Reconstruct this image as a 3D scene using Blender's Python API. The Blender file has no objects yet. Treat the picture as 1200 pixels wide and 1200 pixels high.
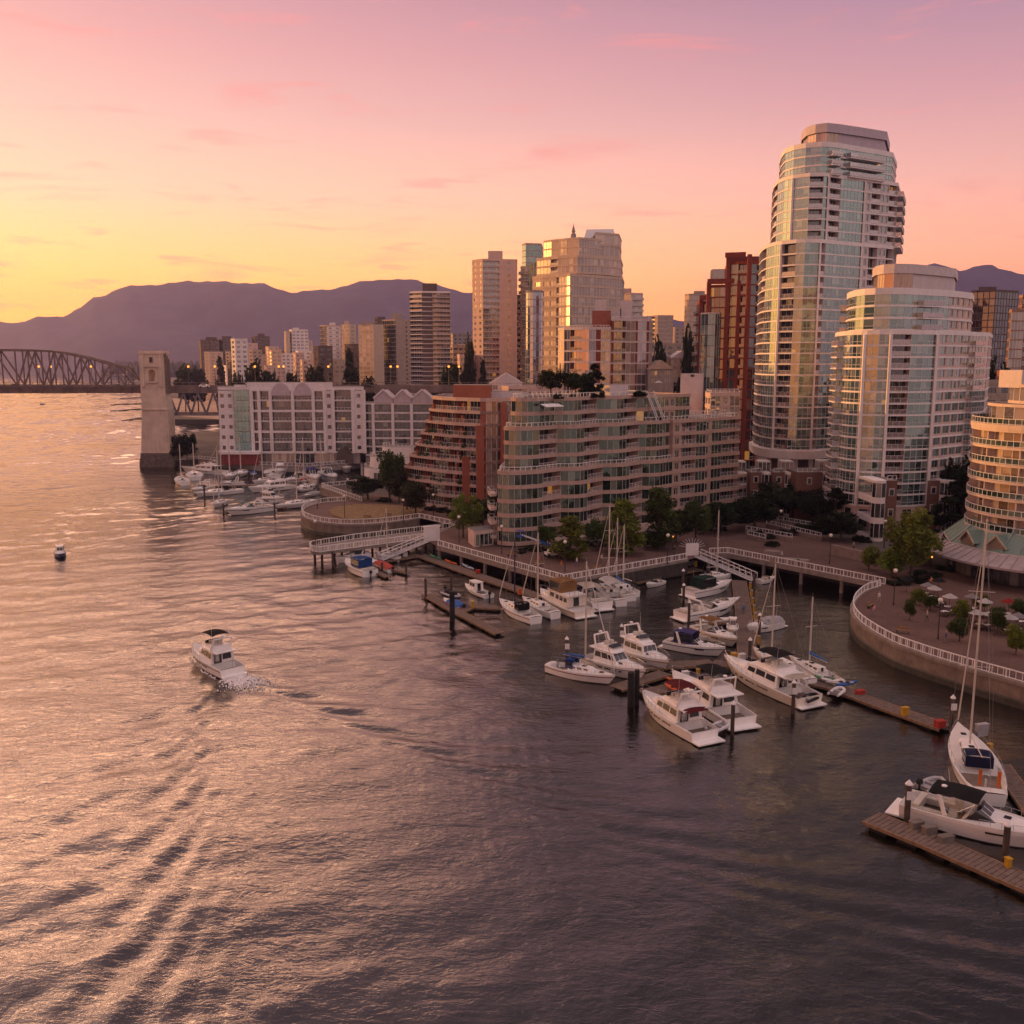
import bpy, math, random
import numpy as np
from mathutils import Vector, Matrix

R = random.Random(11)
S = bpy.context.scene
COL = S.collection

# ------------------------------------------------------------------ camera
CAM_H, FOC = 40.0, 1120.0
PIT = math.atan(176.0 / FOC)
CP, SP = math.cos(PIT), math.sin(PIT)
cam = bpy.data.cameras.new('camera')
cam.sensor_width = 36.0
cam.lens = FOC / 1200.0 * 36.0
cam.clip_start, cam.clip_end = 1.0, 40000.0
cam_o = bpy.data.objects.new('camera', cam)
cam_o.location = (0, 0, CAM_H)
cam_o.rotation_euler = (math.pi / 2 - PIT, 0, 0)
COL.objects.link(cam_o)
S.camera = cam_o

# ------------------------------------------------------------------ sky
SUN_AZ, SUN_EL = math.radians(-72), math.radians(4.6)      # azimuth from +Y towards +X
GLOW_AZ = math.radians(-48)                                  # middle of the afterglow
SUN_DIR = Vector((math.sin(SUN_AZ) * math.cos(SUN_EL), math.cos(SUN_AZ) * math.cos(SUN_EL), math.sin(SUN_EL)))
world = bpy.data.worlds.new('World')
S.world = world
world.use_nodes = True
wt = world.node_tree
for n in list(wt.nodes):
    wt.nodes.remove(n)


class NT:
    """short-hand for writing node trees"""
    def __init__(self, t):
        self.t = t

    def n(self, typ, **kw):
        nd = self.t.nodes.new(typ)
        for k, v in kw.items():
            setattr(nd, k, v)
        return nd

    def put(self, sock, v):
        if hasattr(v, 'is_output'):
            self.t.links.new(v, sock)
        elif v is not None:
            sock.default_value = v

    def m(self, op, a, b=None, c=None, clamp=False):
        nd = self.n('ShaderNodeMath', operation=op, use_clamp=clamp)
        for i, v in enumerate((a, b, c)):
            self.put(nd.inputs[i], v)
        return nd.outputs[0]

    def v(self, op, a, b=None, out=0):
        nd = self.n('ShaderNodeVectorMath', operation=op)
        self.put(nd.inputs[0], a)
        if op == 'SCALE':
            self.put(nd.inputs['Scale'], b)
        else:
            self.put(nd.inputs[1], b)
        return nd.outputs[out]

    def mix(self, f, a, b, mode='MIX'):
        nd = self.n('ShaderNodeMix', data_type='RGBA', blend_type=mode)
        self.put(nd.inputs[0], f)
        self.put(nd.inputs[6], a if hasattr(a, 'is_output') else (*a, 1) if len(a) == 3 else a)
        self.put(nd.inputs[7], b if hasattr(b, 'is_output') else (*b, 1) if len(b) == 3 else b)
        return nd.outputs[2]

    def ramp(self, f, stops, interp='LINEAR'):
        nd = self.n('ShaderNodeValToRGB')
        nd.color_ramp.interpolation = interp
        e = nd.color_ramp.elements
        e[0].position, e[0].color = stops[0][0], (*stops[0][1], 1)
        e[1].position, e[1].color = stops[-1][0], (*stops[-1][1], 1)
        for p, c in stops[1:-1]:
            x = e.new(p)
            x.color = (*c, 1)
        self.put(nd.inputs[0], f)
        return nd.outputs[0]

    def rng(self, x, a, b, c=0.0, d=1.0, smooth=True):
        nd = self.n('ShaderNodeMapRange', interpolation_type='SMOOTHSTEP' if smooth else 'LINEAR')
        for i, v in enumerate((x, a, b, c, d)):
            self.put(nd.inputs[i], v)
        return nd.outputs[0]

    def noise(self, vec, scale, detail=3.0, rough=0.5, dist=0.0, out=0):
        nd = self.n('ShaderNodeTexNoise')
        self.put(nd.inputs['Vector'], vec)
        self.put(nd.inputs['Scale'], scale)
        nd.inputs['Detail'].default_value = detail
        nd.inputs['Roughness'].default_value = rough
        nd.inputs['Distortion'].default_value = dist
        return nd.outputs[out]


w = NT(wt)
wdir = w.v('NORMALIZE', w.n('ShaderNodeTexCoord').outputs['Generated'])
sep = w.n('ShaderNodeSeparateXYZ')
w.put(sep.inputs[0], wdir)
elev = w.m('DIVIDE', w.m('MAXIMUM', w.m('ARCSINE', sep.outputs[2]), 0.0), math.pi / 2)
hx = w.n('ShaderNodeCombineXYZ')
w.put(hx.inputs[0], sep.outputs[0]); w.put(hx.inputs[1], sep.outputs[1])
hdir = w.v('NORMALIZE', hx.outputs[0])
csun = w.v('DOT_PRODUCT', hdir, (math.sin(GLOW_AZ), math.cos(GLOW_AZ), 0), 1)
E = lambda d: d / 90.0
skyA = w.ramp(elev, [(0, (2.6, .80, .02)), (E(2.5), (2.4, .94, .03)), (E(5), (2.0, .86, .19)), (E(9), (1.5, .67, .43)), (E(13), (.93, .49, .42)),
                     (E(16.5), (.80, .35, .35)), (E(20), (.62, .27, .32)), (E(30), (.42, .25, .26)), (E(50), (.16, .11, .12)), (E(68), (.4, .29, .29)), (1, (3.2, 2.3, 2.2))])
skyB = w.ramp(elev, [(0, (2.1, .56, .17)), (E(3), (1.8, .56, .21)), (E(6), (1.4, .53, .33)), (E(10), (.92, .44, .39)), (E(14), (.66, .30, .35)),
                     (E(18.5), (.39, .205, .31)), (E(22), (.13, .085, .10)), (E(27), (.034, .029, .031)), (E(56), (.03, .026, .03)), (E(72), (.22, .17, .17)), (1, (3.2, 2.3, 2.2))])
skyC = w.ramp(elev, [(0, (.50, .30, .27)), (E(8), (.68, .43, .39)), (E(20), (.72, .48, .46)), (E(45), (.72, .52, .51)), (E(68), (.6, .44, .45)), (1, (3.2, 2.3, 2.2))])  # all three ramps end in an unseen bright zenith, added to light decks
wAB = w.rng(csun, 1.0, .15)
wBC = w.rng(csun, -.10, -.72)
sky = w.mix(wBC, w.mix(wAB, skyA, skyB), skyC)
# unseen bright bands added above the frame to brighten the water's reflections
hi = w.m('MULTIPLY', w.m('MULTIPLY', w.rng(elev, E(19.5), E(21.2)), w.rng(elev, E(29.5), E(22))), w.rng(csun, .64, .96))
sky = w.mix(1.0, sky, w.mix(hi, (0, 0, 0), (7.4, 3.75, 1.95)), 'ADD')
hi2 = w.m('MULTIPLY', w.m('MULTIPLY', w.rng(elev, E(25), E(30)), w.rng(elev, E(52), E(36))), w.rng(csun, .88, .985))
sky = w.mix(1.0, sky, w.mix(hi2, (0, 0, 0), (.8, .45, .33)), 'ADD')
# faint stretched clouds
cvec = w.n('ShaderNodeCombineXYZ')
w.put(cvec.inputs[0], w.m('MULTIPLY', w.m('ARCTAN2', sep.outputs[0], sep.outputs[1]), 2.6))
w.put(cvec.inputs[1], w.m('MULTIPLY', w.m('ARCSINE', sep.outputs[2]), 17.0))
cn = w.noise(cvec.outputs[0], 2.3, 6.0, .58, .5)
cl = w.m('MULTIPLY', w.rng(cn, .54, .72), w.rng(elev, E(2.0), E(6)))
sky = w.mix(w.m('MULTIPLY', cl, .5), sky, (.95, .27, .25))
cn2 = w.noise(cvec.outputs[0], 5.1, 4.0, .5, .3)
sky = w.mix(w.m('MULTIPLY', w.m('MULTIPLY', w.rng(cn2, .57, .72), w.rng(elev, E(11), E(5))), .45), sky, (.52, .26, .26))
# glow about the sun, which stands just left of the picture
gl = w.m('POWER', w.m('MAXIMUM', w.v('DOT_PRODUCT', wdir, (math.sin(GLOW_AZ) * .997, math.cos(GLOW_AZ) * .997, .08), 1), 0.0), 14.0)
glow = w.mix(gl, (0, 0, 0), (.36, .18, .02))
sky = w.mix(1.0, sky, glow, 'ADD')
nish = w.n('ShaderNodeTexSky', sky_type='NISHITA', sun_disc=False, sun_elevation=SUN_EL, sun_rotation=SUN_AZ,
           altitude=20.0, air_density=1.4, dust_density=2.5)
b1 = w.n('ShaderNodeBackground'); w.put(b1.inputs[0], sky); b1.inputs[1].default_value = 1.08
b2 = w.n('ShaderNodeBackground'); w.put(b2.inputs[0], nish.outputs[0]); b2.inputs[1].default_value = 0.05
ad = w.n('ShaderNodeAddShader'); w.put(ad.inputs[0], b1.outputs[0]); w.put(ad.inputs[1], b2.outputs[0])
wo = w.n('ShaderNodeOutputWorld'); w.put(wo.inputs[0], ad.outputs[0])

# ------------------------------------------------------------------ sun
sl = bpy.data.lights.new('sun', 'SUN')
sl.energy, sl.angle, sl.color = 5.0, math.radians(0.6), (1.0, .43, .10)
sun = bpy.data.objects.new('sun', sl)
sun.rotation_euler = SUN_DIR.to_track_quat('Z', 'Y').to_euler()
sun.location = (-300, 100, 300)
COL.objects.link(sun)

S.view_settings.view_transform = 'Standard'
S.view_settings.look = 'None'
S.view_settings.gamma = 1.0
S.view_settings.exposure = 0.0
S.render.engine = 'CYCLES'
S.cycles.use_denoising = True
S.cycles.max_bounces = 7
S.cycles.volume_bounces = 1
S.cycles.transparent_max_bounces = 6
S.cycles.sample_clamp_indirect = 6.0
S.cycles.caustics_reflective = False
S.cycles.caustics_refractive = False

# ------------------------------------------------------------------ placing
def ray(u, v):
    dx, dy = (u - 600) / FOC, (600 - v) / FOC
    return dx, CP + SP * dy, -SP + CP * dy

def G(u, v, z=0.0):
    """point of the level z that the photograph shows at (u, v)"""
    a, b, c = ray(u, v)
    t = (z - CAM_H) / c
    return Vector((a * t, b * t, z))

def ZV(v, Y):
    a, b, c = ray(600, v)
    return CAM_H + Y * c / b

def XU(u, Y, z):
    return (u - 600) / FOC * (Y * CP + (CAM_H - z) * SP)

def P(u, v, Y):
    z = ZV(v, Y)
    return Vector((XU(u, Y, z), Y, z))

# ------------------------------------------------------------------ materials
MATS = {}

def mat(name, col, rough=.6, spec=.35, metal=0.0, var=.12, nscale=.8, bump=0.0, bscale=6.0, streak=0.0):
    """painted, stone, wood ... : base colour broken by noise and faint vertical weathering"""
    if name in MATS:
        return MATS[name]
    m = bpy.data.materials.new(name)
    m.use_nodes = True
    t = NT(m.node_tree)
    bs = m.node_tree.nodes['Principled BSDF']
    co = t.n('ShaderNodeNewGeometry').outputs['Position']
    n1 = t.noise(co, nscale, 5.0, .62)
    f = t.rng(n1, .3, .7)
    lo = tuple(c * (1 - var) for c in col)
    hi = tuple(min(1, c * (1 + var)) for c in col)
    c = t.mix(f, lo, hi)
    if streak:
        mp = t.n('ShaderNodeMapping'); t.put(mp.inputs[0], co); mp.inputs['Scale'].default_value = (1.6, 1.6, .12)
        n2 = t.noise(mp.outputs[0], 1.0, 5.0, .65)
        c = t.mix(t.m('MULTIPLY', t.rng(n2, .5, .78), streak), c, tuple(k * .45 for k in col))
    t.put(bs.inputs['Base Color'], c)
    bs.inputs['Roughness'].default_value = rough
    bs.inputs['Metallic'].default_value = metal
    bs.inputs['Specular IOR Level'].default_value = spec
    if bump:
        b = t.n('ShaderNodeBump'); b.inputs['Strength'].default_value = bump; b.inputs['Distance'].default_value = .05
        t.put(b.inputs['Height'], t.noise(co, bscale, 4.0, .6))
        t.put(bs.inputs['Normal'], b.outputs[0])
    MATS[name] = m
    return m


def brick_mat(name, c1, c2, mortar=(.32, .29, .26), su=1.0):
    if name in MATS:
        return MATS[name]
    m = bpy.data.materials.new(name); m.use_nodes = True
    t = NT(m.node_tree); bs = m.node_tree.nodes['Principled BSDF']
    co = t.n('ShaderNodeNewGeometry').outputs['Position']
    sp = t.n('ShaderNodeSeparateXYZ'); t.put(sp.inputs[0], co)
    cb = t.n('ShaderNodeCombineXYZ')
    t.put(cb.inputs[0], t.m('ADD', sp.outputs[0], t.m('MULTIPLY', sp.outputs[1], .83))); t.put(cb.inputs[1], sp.outputs[2])
    bk = t.n('ShaderNodeTexBrick'); t.put(bk.inputs['Vector'], cb.outputs[0])
    bk.inputs['Color1'].default_value = (*c1, 1); bk.inputs['Color2'].default_value = (*c2, 1); bk.inputs['Mortar'].default_value = (*mortar, 1)
    bk.inputs['Scale'].default_value = 1.0
    bk.inputs['Brick Width'].default_value = .6 * su; bk.inputs['Row Height'].default_value = .2 * su; bk.inputs['Mortar Size'].default_value = .018 * su
    n1 = t.noise(co, .35, 5.0, .6)
    t.put(bs.inputs['Base Color'], t.mix(t.m('MULTIPLY', t.rng(n1, .45, .75), .4), bk.outputs[0], tuple(k * .6 for k in c1)))
    bs.inputs['Roughness'].default_value = .85
    MATS[name] = m
    return m


def glass_mat(name, dark, pale, tint, refl=.3,  lit=.012, pale_at=.62, rough=.04, wob=.02):
    """window glass: every pane carries its own number 'rnd', which decides how much blind or room shows behind it"""
    if name in MATS:
        return MATS[name]
    m = bpy.data.materials.new(name); m.use_nodes = True
    t = NT(m.node_tree); bs = m.node_tree.nodes['Principled BSDF']
    at = t.n('ShaderNodeAttribute', attribute_name='rnd')
    r = at.outputs['Fac']
    wn = t.n('ShaderNodeTexWhiteNoise', noise_dimensions='1D'); t.put(wn.inputs['W'], t.m('MULTIPLY', r, 913.7))
    base = t.ramp(r, [(0, dark), (.30, tuple((a * .55 + b * .45) for a, b in zip(dark, tint))), (pale_at, tint), (min(.97, pale_at + .22), tuple((a + b) / 2 for a, b in zip(tint, pale))), (1, pale)])
    t.put(bs.inputs['Base Color'], base)
    geo = t.n('ShaderNodeNewGeometry')
    jit = t.v('SCALE', t.v('SUBTRACT', wn.outputs['Color'], (.5, .5, .5)), wob)
    nz = t.v('SCALE', t.v('SUBTRACT', t.noise(geo.outputs['Position'], .9, 2.0, .5, 0, 1), (.5, .5, .5)), wob * 1.2)
    t.put(bs.inputs['Normal'], t.v('NORMALIZE', t.v('ADD', t.v('ADD', geo.outputs['Normal'], jit), nz)))
    bs.inputs['Roughness'].default_value = rough
    bs.inputs['IOR'].default_value = 1.5
    bs.inputs['Specular IOR Level'].default_value = .6
    gl = t.n('ShaderNodeBsdfGlossy'); gl.inputs['Roughness'].default_value = rough
    mt_ = max(tint); gl.inputs['Color'].default_value = (*[.38 + .57 * c / mt_ for c in tint], 1)
    t.put(gl.inputs['Normal'], t.v('NORMALIZE', t.v('ADD', t.v('ADD', geo.outputs['Normal'], jit), nz)))
    lw = t.n('ShaderNodeLayerWeight'); lw.inputs['Blend'].default_value = .35
    fac = t.m('ADD', refl, t.m('MULTIPLY', lw.outputs['Facing'], min(.5, refl * 1.9)), clamp=True)
    mx = t.n('ShaderNodeMixShader'); t.put(mx.inputs[0], fac); t.put(mx.inputs[1], bs.outputs[0]); t.put(mx.inputs[2], gl.outputs[0])
    # a few rooms have their lamps on
    on = t.m('GREATER_THAN', wn.outputs['Value'], 1.0 - lit)
    em = t.n('ShaderNodeEmission'); em.inputs['Color'].default_value = (1.0, .40, .07, 1); t.put(em.inputs['Strength'], t.m('MULTIPLY', on, .28))
    ads = t.n('ShaderNodeAddShader'); t.put(ads.inputs[0], mx.outputs[0]); t.put(ads.inputs[1], em.outputs[0])
    t.put(m.node_tree.nodes['Material Output'].inputs[0], ads.outputs[0])
    MATS[name] = m
    return m


def glow_mat(name, col, strength):
    if name in MATS:
        return MATS[name]
    m = bpy.data.materials.new(name); m.use_nodes = True
    t = NT(m.node_tree); bs = m.node_tree.nodes['Principled BSDF']
    bs.inputs['Base Color'].default_value = (*col, 1)
    bs.inputs['Emission Color'].default_value = (*col, 1)
    bs.inputs['Emission Strength'].default_value = strength
    MATS[name] = m
    return m


def leaf_mat(name, dark, light):
    if name in MATS:
        return MATS[name]
    m = bpy.data.materials.new(name); m.use_nodes = True
    t = NT(m.node_tree); bs = m.node_tree.nodes['Principled BSDF']
    at = t.n('ShaderNodeAttribute', attribute_name='rnd')
    oi = t.n('ShaderNodeObjectInfo')
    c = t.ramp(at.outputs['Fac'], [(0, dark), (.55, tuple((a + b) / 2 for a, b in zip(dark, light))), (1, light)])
    hs = t.n('ShaderNodeHueSaturation'); t.put(hs.inputs['Color'], c)
    t.put(hs.inputs['Hue'], t.rng(oi.outputs['Random'], 0, 1, .485, .515, False))
    t.put(hs.inputs['Value'], t.rng(oi.outputs['Random'], 0, 1, .75, 1.25, False))
    t.put(bs.inputs['Base Color'], hs.outputs[0])
    bs.inputs['Roughness'].default_value = .6
    bs.inputs['Specular IOR Level'].default_value = .2
    tr = t.n('ShaderNodeBsdfTranslucent'); t.put(tr.inputs[0], hs.outputs[0])
    mx = t.n('ShaderNodeMixShader'); mx.inputs[0].default_value = .3
    t.put(mx.inputs[1], bs.outputs[0]); t.put(mx.inputs[2], tr.outputs[0])
    t.put(m.node_tree.nodes['Material Output'].inputs[0], mx.outputs[0])
    MATS[name] = m
    return m

# ------------------------------------------------------------------ mesh builder
ORG = {}

class MB:
    def __init__(self):
        self.v, self.f, self.mi, self.r = [], [], [], []

    def add(self, vs, fs, mi=0, r=None):
        b = len(self.v)
        self.v.extend([tuple(x) for x in vs])
        for f in fs:
            self.f.append([b + i for i in f]); self.mi.append(mi)
            self.r.append(R.random() if r is None else r)

    def quad(self, a, b, c, d, mi=0, r=None):
        self.add((a, b, c, d), ((0, 1, 2, 3),), mi, r)

    def box(self, c, s, mi=0, rot=0.0, r=None):
        """c = centre of the base, s = sizes"""
        hx, hy, h = s[0] / 2, s[1] / 2, s[2]
        ca, sa = math.cos(rot), math.sin(rot)
        vs = []
        for z in (0, h):
            for x, y in ((-hx, -hy), (hx, -hy), (hx, hy), (-hx, hy)):
                vs.append((c[0] + x * ca - y * sa, c[1] + x * sa + y * ca, c[2] + z))
        self.add(vs, ((3, 2, 1, 0), (4, 5, 6, 7), (0, 1, 5, 4), (1, 2, 6, 5), (2, 3, 7, 6), (3, 0, 4, 7)), mi, r)

    def prism(self, path, z0, z1, mi=0, mi_top=None, bottom=True, r=None):
        n = len(path)
        vs = [(p[0], p[1], z0) for p in path] + [(p[0], p[1], z1) for p in path]
        self.add(vs, [(i, (i + 1) % n, n + (i + 1) % n, n + i) for i in range(n)], mi, r)
        self.add(vs, [tuple(range(n, 2 * n))] + ([tuple(range(n - 1, -1, -1))] if bottom else []), mi if mi_top is None else mi_top, r)

    def bar(self, a, b, wd, ht=None, mi=0, r=None):
        """rectangular bar from a to b"""
        a, b = Vector(a), Vector(b)
        d = b - a
        if d.length < 1e-6:
            return
        d.normalize()
        up = Vector((0, 0, 1)) if abs(d.z) < .99 else Vector((1, 0, 0))
        s = d.cross(up).normalized() * (wd / 2)
        u = s.cross(d).normalized() * ((ht or wd) / 2)
        vs = [a - s - u, a + s - u, a + s + u, a - s + u, b - s - u, b + s - u, b + s + u, b - s + u]
        self.add(vs, ((0, 1, 2, 3), (7, 6, 5, 4), (1, 0, 4, 5), (2, 1, 5, 6), (3, 2, 6, 7), (0, 3, 7, 4)), mi, r)

    def tube(self, pts, rad, n=6, mi=0, r=None, closed=False):
        pts = [Vector(p) for p in pts]
        rads = rad if isinstance(rad, (list, tuple)) else [rad] * len(pts)
        rings = []
        for i, p in enumerate(pts):
            d = (pts[min(i + 1, len(pts) - 1)] - pts[max(i - 1, 0)])
            if closed:
                d = pts[(i + 1) % len(pts)] - pts[i - 1]
            d.normalize()
            up = Vector((0, 0, 1)) if abs(d.z) < .95 else Vector((1, 0, 0))
            s = d.cross(up).normalized(); u = s.cross(d)
            rings.append([p + (s * math.cos(k * 2 * math.pi / n) + u * math.sin(k * 2 * math.pi / n)) * rads[i] for k in range(n)])
        vs = [q for rg in rings for q in rg]
        fs = []
        for i in range(len(rings) if closed else len(rings) - 1):
            j = (i + 1) % len(rings)
            for k in range(n):
                fs.append((i * n + k, j * n + k, j * n + (k + 1) % n, i * n + (k + 1) % n))
        if not closed:
            fs += [tuple(range(n)), tuple(range(len(vs) - 1, len(vs) - n - 1, -1))]
        self.add(vs, fs, mi, r)

    def lathe(self, c, prof, n=12, mi=0, r=None):
        vs = [(c[0] + q * math.cos(k * 2 * math.pi / n), c[1] + q * math.sin(k * 2 * math.pi / n), c[2] + z) for q, z in prof for k in range(n)]
        fs = [(i * n + k, i * n + (k + 1) % n, (i + 1) * n + (k + 1) % n, (i + 1) * n + k) for i in range(len(prof) - 1) for k in range(n)]
        fs += [tuple(range(n - 1, -1, -1)), tuple(range(len(vs) - n, len(vs)))]
        self.add(vs, fs, mi, r)

    def loft(self, rings, mi=0, caps=True, closed=True, r=None):
        n = len(rings[0])
        vs = [p for rg in rings for p in rg]
        fs = [(i * n + k, i * n + (k + 1) % n, (i + 1) * n + (k + 1) % n, (i + 1) * n + k) for i in range(len(rings) - 1) for k in range(n if closed else n - 1)]
        if caps:
            fs += [tuple(range(n - 1, -1, -1)), tuple(range(len(vs) - n, len(vs)))]
        self.add(vs, fs, mi, r)

    def xf(self, M):
        self.v = [tuple(M @ Vector(p)) for p in self.v]
        return self

    def build(self, name, mats, parent=None, smooth=False, local=False, label=None):
        if not self.f:
            return None
        if not isinstance(mats, (list, tuple)):
            mats = [mats]
        o = Vector((0, 0, 0))
        if parent is not None and not local:
            o = ORG.get(parent.name, o)
        me = bpy.data.meshes.new(name)
        vs = self.v if o.length == 0 else [(p[0] - o.x, p[1] - o.y, p[2] - o.z) for p in self.v]
        me.from_pydata(vs, [], self.f)
        for m in mats:
            me.materials.append(m)
        if len(mats) > 1:
            me.polygons.foreach_set('material_index', self.mi)
        a = me.attributes.new('rnd', 'FLOAT', 'FACE')
        a.data.foreach_set('value', self.r)
        if smooth:
            me.polygons.foreach_set('use_smooth', [True] * len(self.f))
            if smooth != 'all':
                me.set_sharp_from_angle(angle=math.radians(38))
        me.update()
        ob = bpy.data.objects.new(name, me)
        COL.objects.link(ob)
        if parent is not None:
            ob.parent = parent
            ORG[ob.name] = o
        if label:
            ob['label'] = label
        return ob


def tag(o, label=None, cat=None, group=None, kind=None):
    if label: o['label'] = label
    if cat: o['category'] = cat
    if group: o['group'] = group
    if kind: o['kind'] = kind
    return o


def thing(name, label, cat, loc=(0, 0, 0), rot=0.0, group=None):
    o = bpy.data.objects.new(name, None)
    o.empty_display_size = .5
    COL.objects.link(o)
    o.location = loc
    o.rotation_euler = (0, 0, rot)
    ORG[o.name] = Vector(loc)
    return tag(o, label, cat, group)


def kids(o):
    return [c for c in bpy.data.objects if c.parent == o]


def copy_tree(o, parent=None, loc=None, rot=None, scale=None, label=None, cache={}):
    c = o.copy(); COL.objects.link(c)
    if parent is not None:
        c.parent = parent
    if loc is not None: c.location = loc
    if rot is not None: c.rotation_euler = (0, 0, rot)
    if scale is not None: c.scale = scale if isinstance(scale, (tuple, list)) else (scale,) * 3
    if label: c['label'] = label
    for ch in o.children:
        copy_tree(ch, c)
    return c
# ------------------------------------------------------------------ water
def water_mat():
    m = bpy.data.materials.new('sea_water'); m.use_nodes = True
    t = NT(m.node_tree); bs = m.node_tree.nodes['Principled BSDF']
    co = t.n('ShaderNodeNewGeometry').outputs['Position']
    n0 = t.noise(co, .05, 3.0, .5)
    t.put(bs.inputs['Base Color'], t.mix(n0, (.005, .005, .003), (.008, .006, .004)))
    bs.inputs['Roughness'].default_value = .06
    bs.inputs['IOR'].default_value = 1.8
    bs.inputs['Specular IOR Level'].default_value = 1.0
    mp = t.n('ShaderNodeMapping'); t.put(mp.inputs[0], co)
    mp.inputs['Rotation'].default_value = (0, 0, math.radians(14)); mp.inputs['Scale'].default_value = (.55, 1.0, 1.0)
    n1 = t.noise(mp.outputs[0], .42, 5.0, .60, .5)
    n2 = t.noise(mp.outputs[0], 1.7, 4.0, .62, .7)
    n3 = t.noise(co, .022, 2.0, .5)
    h = t.m('ADD', t.m('MULTIPLY', n1, .55), t.m('MULTIPLY', n2, .20))
    h = t.m('MULTIPLY', h, t.rng(n3, .3, .7, .65, 1.25))
    sy = t.n('ShaderNodeSeparateXYZ'); t.put(sy.inputs[0], co)
    h = t.m('MULTIPLY', h, t.rng(sy.outputs[1], 150.0, 500.0, 1.0, .55))      # real waves take over from the ripple farther out
    b = t.n('ShaderNodeBump'); b.inputs['Strength'].default_value = 1.0; b.inputs['Distance'].default_value = .27
    t.put(b.inputs['Height'], h)
    t.put(bs.inputs['Normal'], b.outputs[0])
    return m


YST, YBW = G(273, 793), G(227, 769)           # stern and bow of the yacht under way
def kelvin(X, Y, src, head, V, amp, width=70, reach=120.0):
    hx_, hy_ = math.cos(head), math.sin(head)
    s = -((X - src.x) * hx_ + (Y - src.y) * hy_)
    l = -(X - src.x) * hy_ + (Y - src.y) * hx_
    out = np.zeros_like(X)
    sel = (s > -6) & (s < reach * 1.5) & (np.abs(l) < s * .42 + 9)
    ss, ll = s[sel], l[sel]
    acc = np.zeros_like(ss)
    k0 = 9.81 / V ** 2
    ths = np.linspace(-1.28, 1.28, width)
    for th in ths:
        k = k0 / math.cos(th) ** 2
        a = (.02 + min(1, max(0, (abs(th) - .50) / .30)) ** 2) * math.exp(-k * .34)
        acc += a * np.cos(k * (ss * math.cos(th) + ll * math.sin(th)) + .6)
    r = np.hypot(ss, ll)
    acc *= amp / width * 3.2 * np.clip((ss + 4) / 8, 0, 1) * np.clip(1.15 - r / reach, 0, 1) * np.clip((ss * .42 + 9 - np.abs(ll)) / 8, 0, 1) * (1 + .012 * r)
    out[sel] = acc
    return out


def make_water():
    """one sheet; the bay in view is a fine grid of real waves, coarser with distance"""
    y0, y1, nx = 30.0, 3000.0, 560
    ys = [y0]
    while ys[-1] < y1:
        ys.append(ys[-1] + .36 + ys[-1] * .0016)
    ys = np.array(ys); y1 = ys[-1]; ny = len(ys) - 1
    xl, xr = -40 - .62 * ys, 150 - .08 * (ys - y0)
    t = np.linspace(0, 1, nx + 1)
    X = xl[:, None] + (xr - xl)[:, None] * t[None, :]
    Y = np.repeat(ys[:, None], nx + 1, 1)
    dY = (.36 + Y * .0016)
    rs = np.random.RandomState(4)
    Z = np.zeros_like(X)
    for i in range(72):
        lam = 1.6 * (13.0 / 1.6) ** rs.rand()
        th = math.radians(110) + rs.randn() * .75
        k = 2 * math.pi / lam
        ph = rs.rand() * 6.28
        a = .0085 * lam ** .9 * np.clip(lam / (dY * 2.4) - .6, 0, 1)
        Z += a * np.cos(k * (X * math.cos(th) + Y * math.sin(th)) + ph + .7 * np.sin(X * .031 + ph) + .6 * np.sin(Y * .027 - ph))
    env = .75 + .35 * np.sin(X * .037 + Y * .019) * np.sin(Y * .043 - X * .013 + 1.3)
    Z *= WAVE * env * (1 + WFAR * np.clip((Y - 150) / 350, 0, 1))
    # calmer among the moored boats
    Z *= 1 - .6 / (1 + np.exp(-(X - (2 + .12 * (Y - 90))) / 9)) * (1 / (1 + np.exp(-(Y - 88) / 8)))
    hd = math.atan2(YBW.y - YST.y, YBW.x - YST.x)
    mid = YBW.lerp(YST, .25)
    Z += kelvin(X, Y, mid, math.radians(121.5), 3.6, .30, 170, 170.0)
    b2 = G(71, 652)
    Z += kelvin(X, Y, b2, math.radians(-84), 3.6, .30, 70, 110.0)
    fx = np.clip(np.minimum(X - xl[:, None], xr[:, None] - X) / 10, 0, 1); fy = np.clip(np.minimum(Y - y0, (y1 - Y) / 6) / 12, 0, 1)
    Z *= fx * fy
    vs = np.stack([X.ravel(), Y.ravel(), Z.ravel()], 1)
    i = np.arange(nx)[None, :] + (nx + 1) * np.arange(ny)[:, None]
    fs = np.stack([i, i + 1, i + nx + 2, i + nx + 1], -1).reshape(-1, 4)
    big = [(-5600, -900), (5600, -900), (5600, 9250), (-5600, 9250)]
    b = len(vs)
    vs = np.vstack([vs, np.array([(p[0], p[1], 0) for p in big] + [(xl[0], y0, 0), (xr[0], y0, 0), (xr[-1], y1, 0), (xl[-1], y1, 0)])])
    ring = np.array([(b, b + 1, b + 5, b + 4), (b + 1, b + 2, b + 6, b + 5), (b + 2, b + 3, b + 7, b + 6), (b + 3, b, b + 4, b + 7)])
    fs = np.vstack([fs, ring])
    me = bpy.data.meshes.new('water')
    me.vertices.add(len(vs)); me.vertices.foreach_set('co', vs.ravel())
    me.loops.add(fs.size); me.loops.foreach_set('vertex_index', fs.ravel().astype(np.int32))
    me.polygons.add(len(fs)); me.polygons.foreach_set('loop_start', np.arange(0, fs.size, 4, dtype=np.int32))
    me.polygons.foreach_set('use_smooth', np.ones(len(fs), dtype=bool))
    me.update(calc_edges=True); me.validate()
    me.materials.append(water_mat())
    o = bpy.data.objects.new('water', me); COL.objects.link(o)
    tag(o, kind='structure')

WAVE, WFAR = .23, 1.1
make_water()

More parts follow.
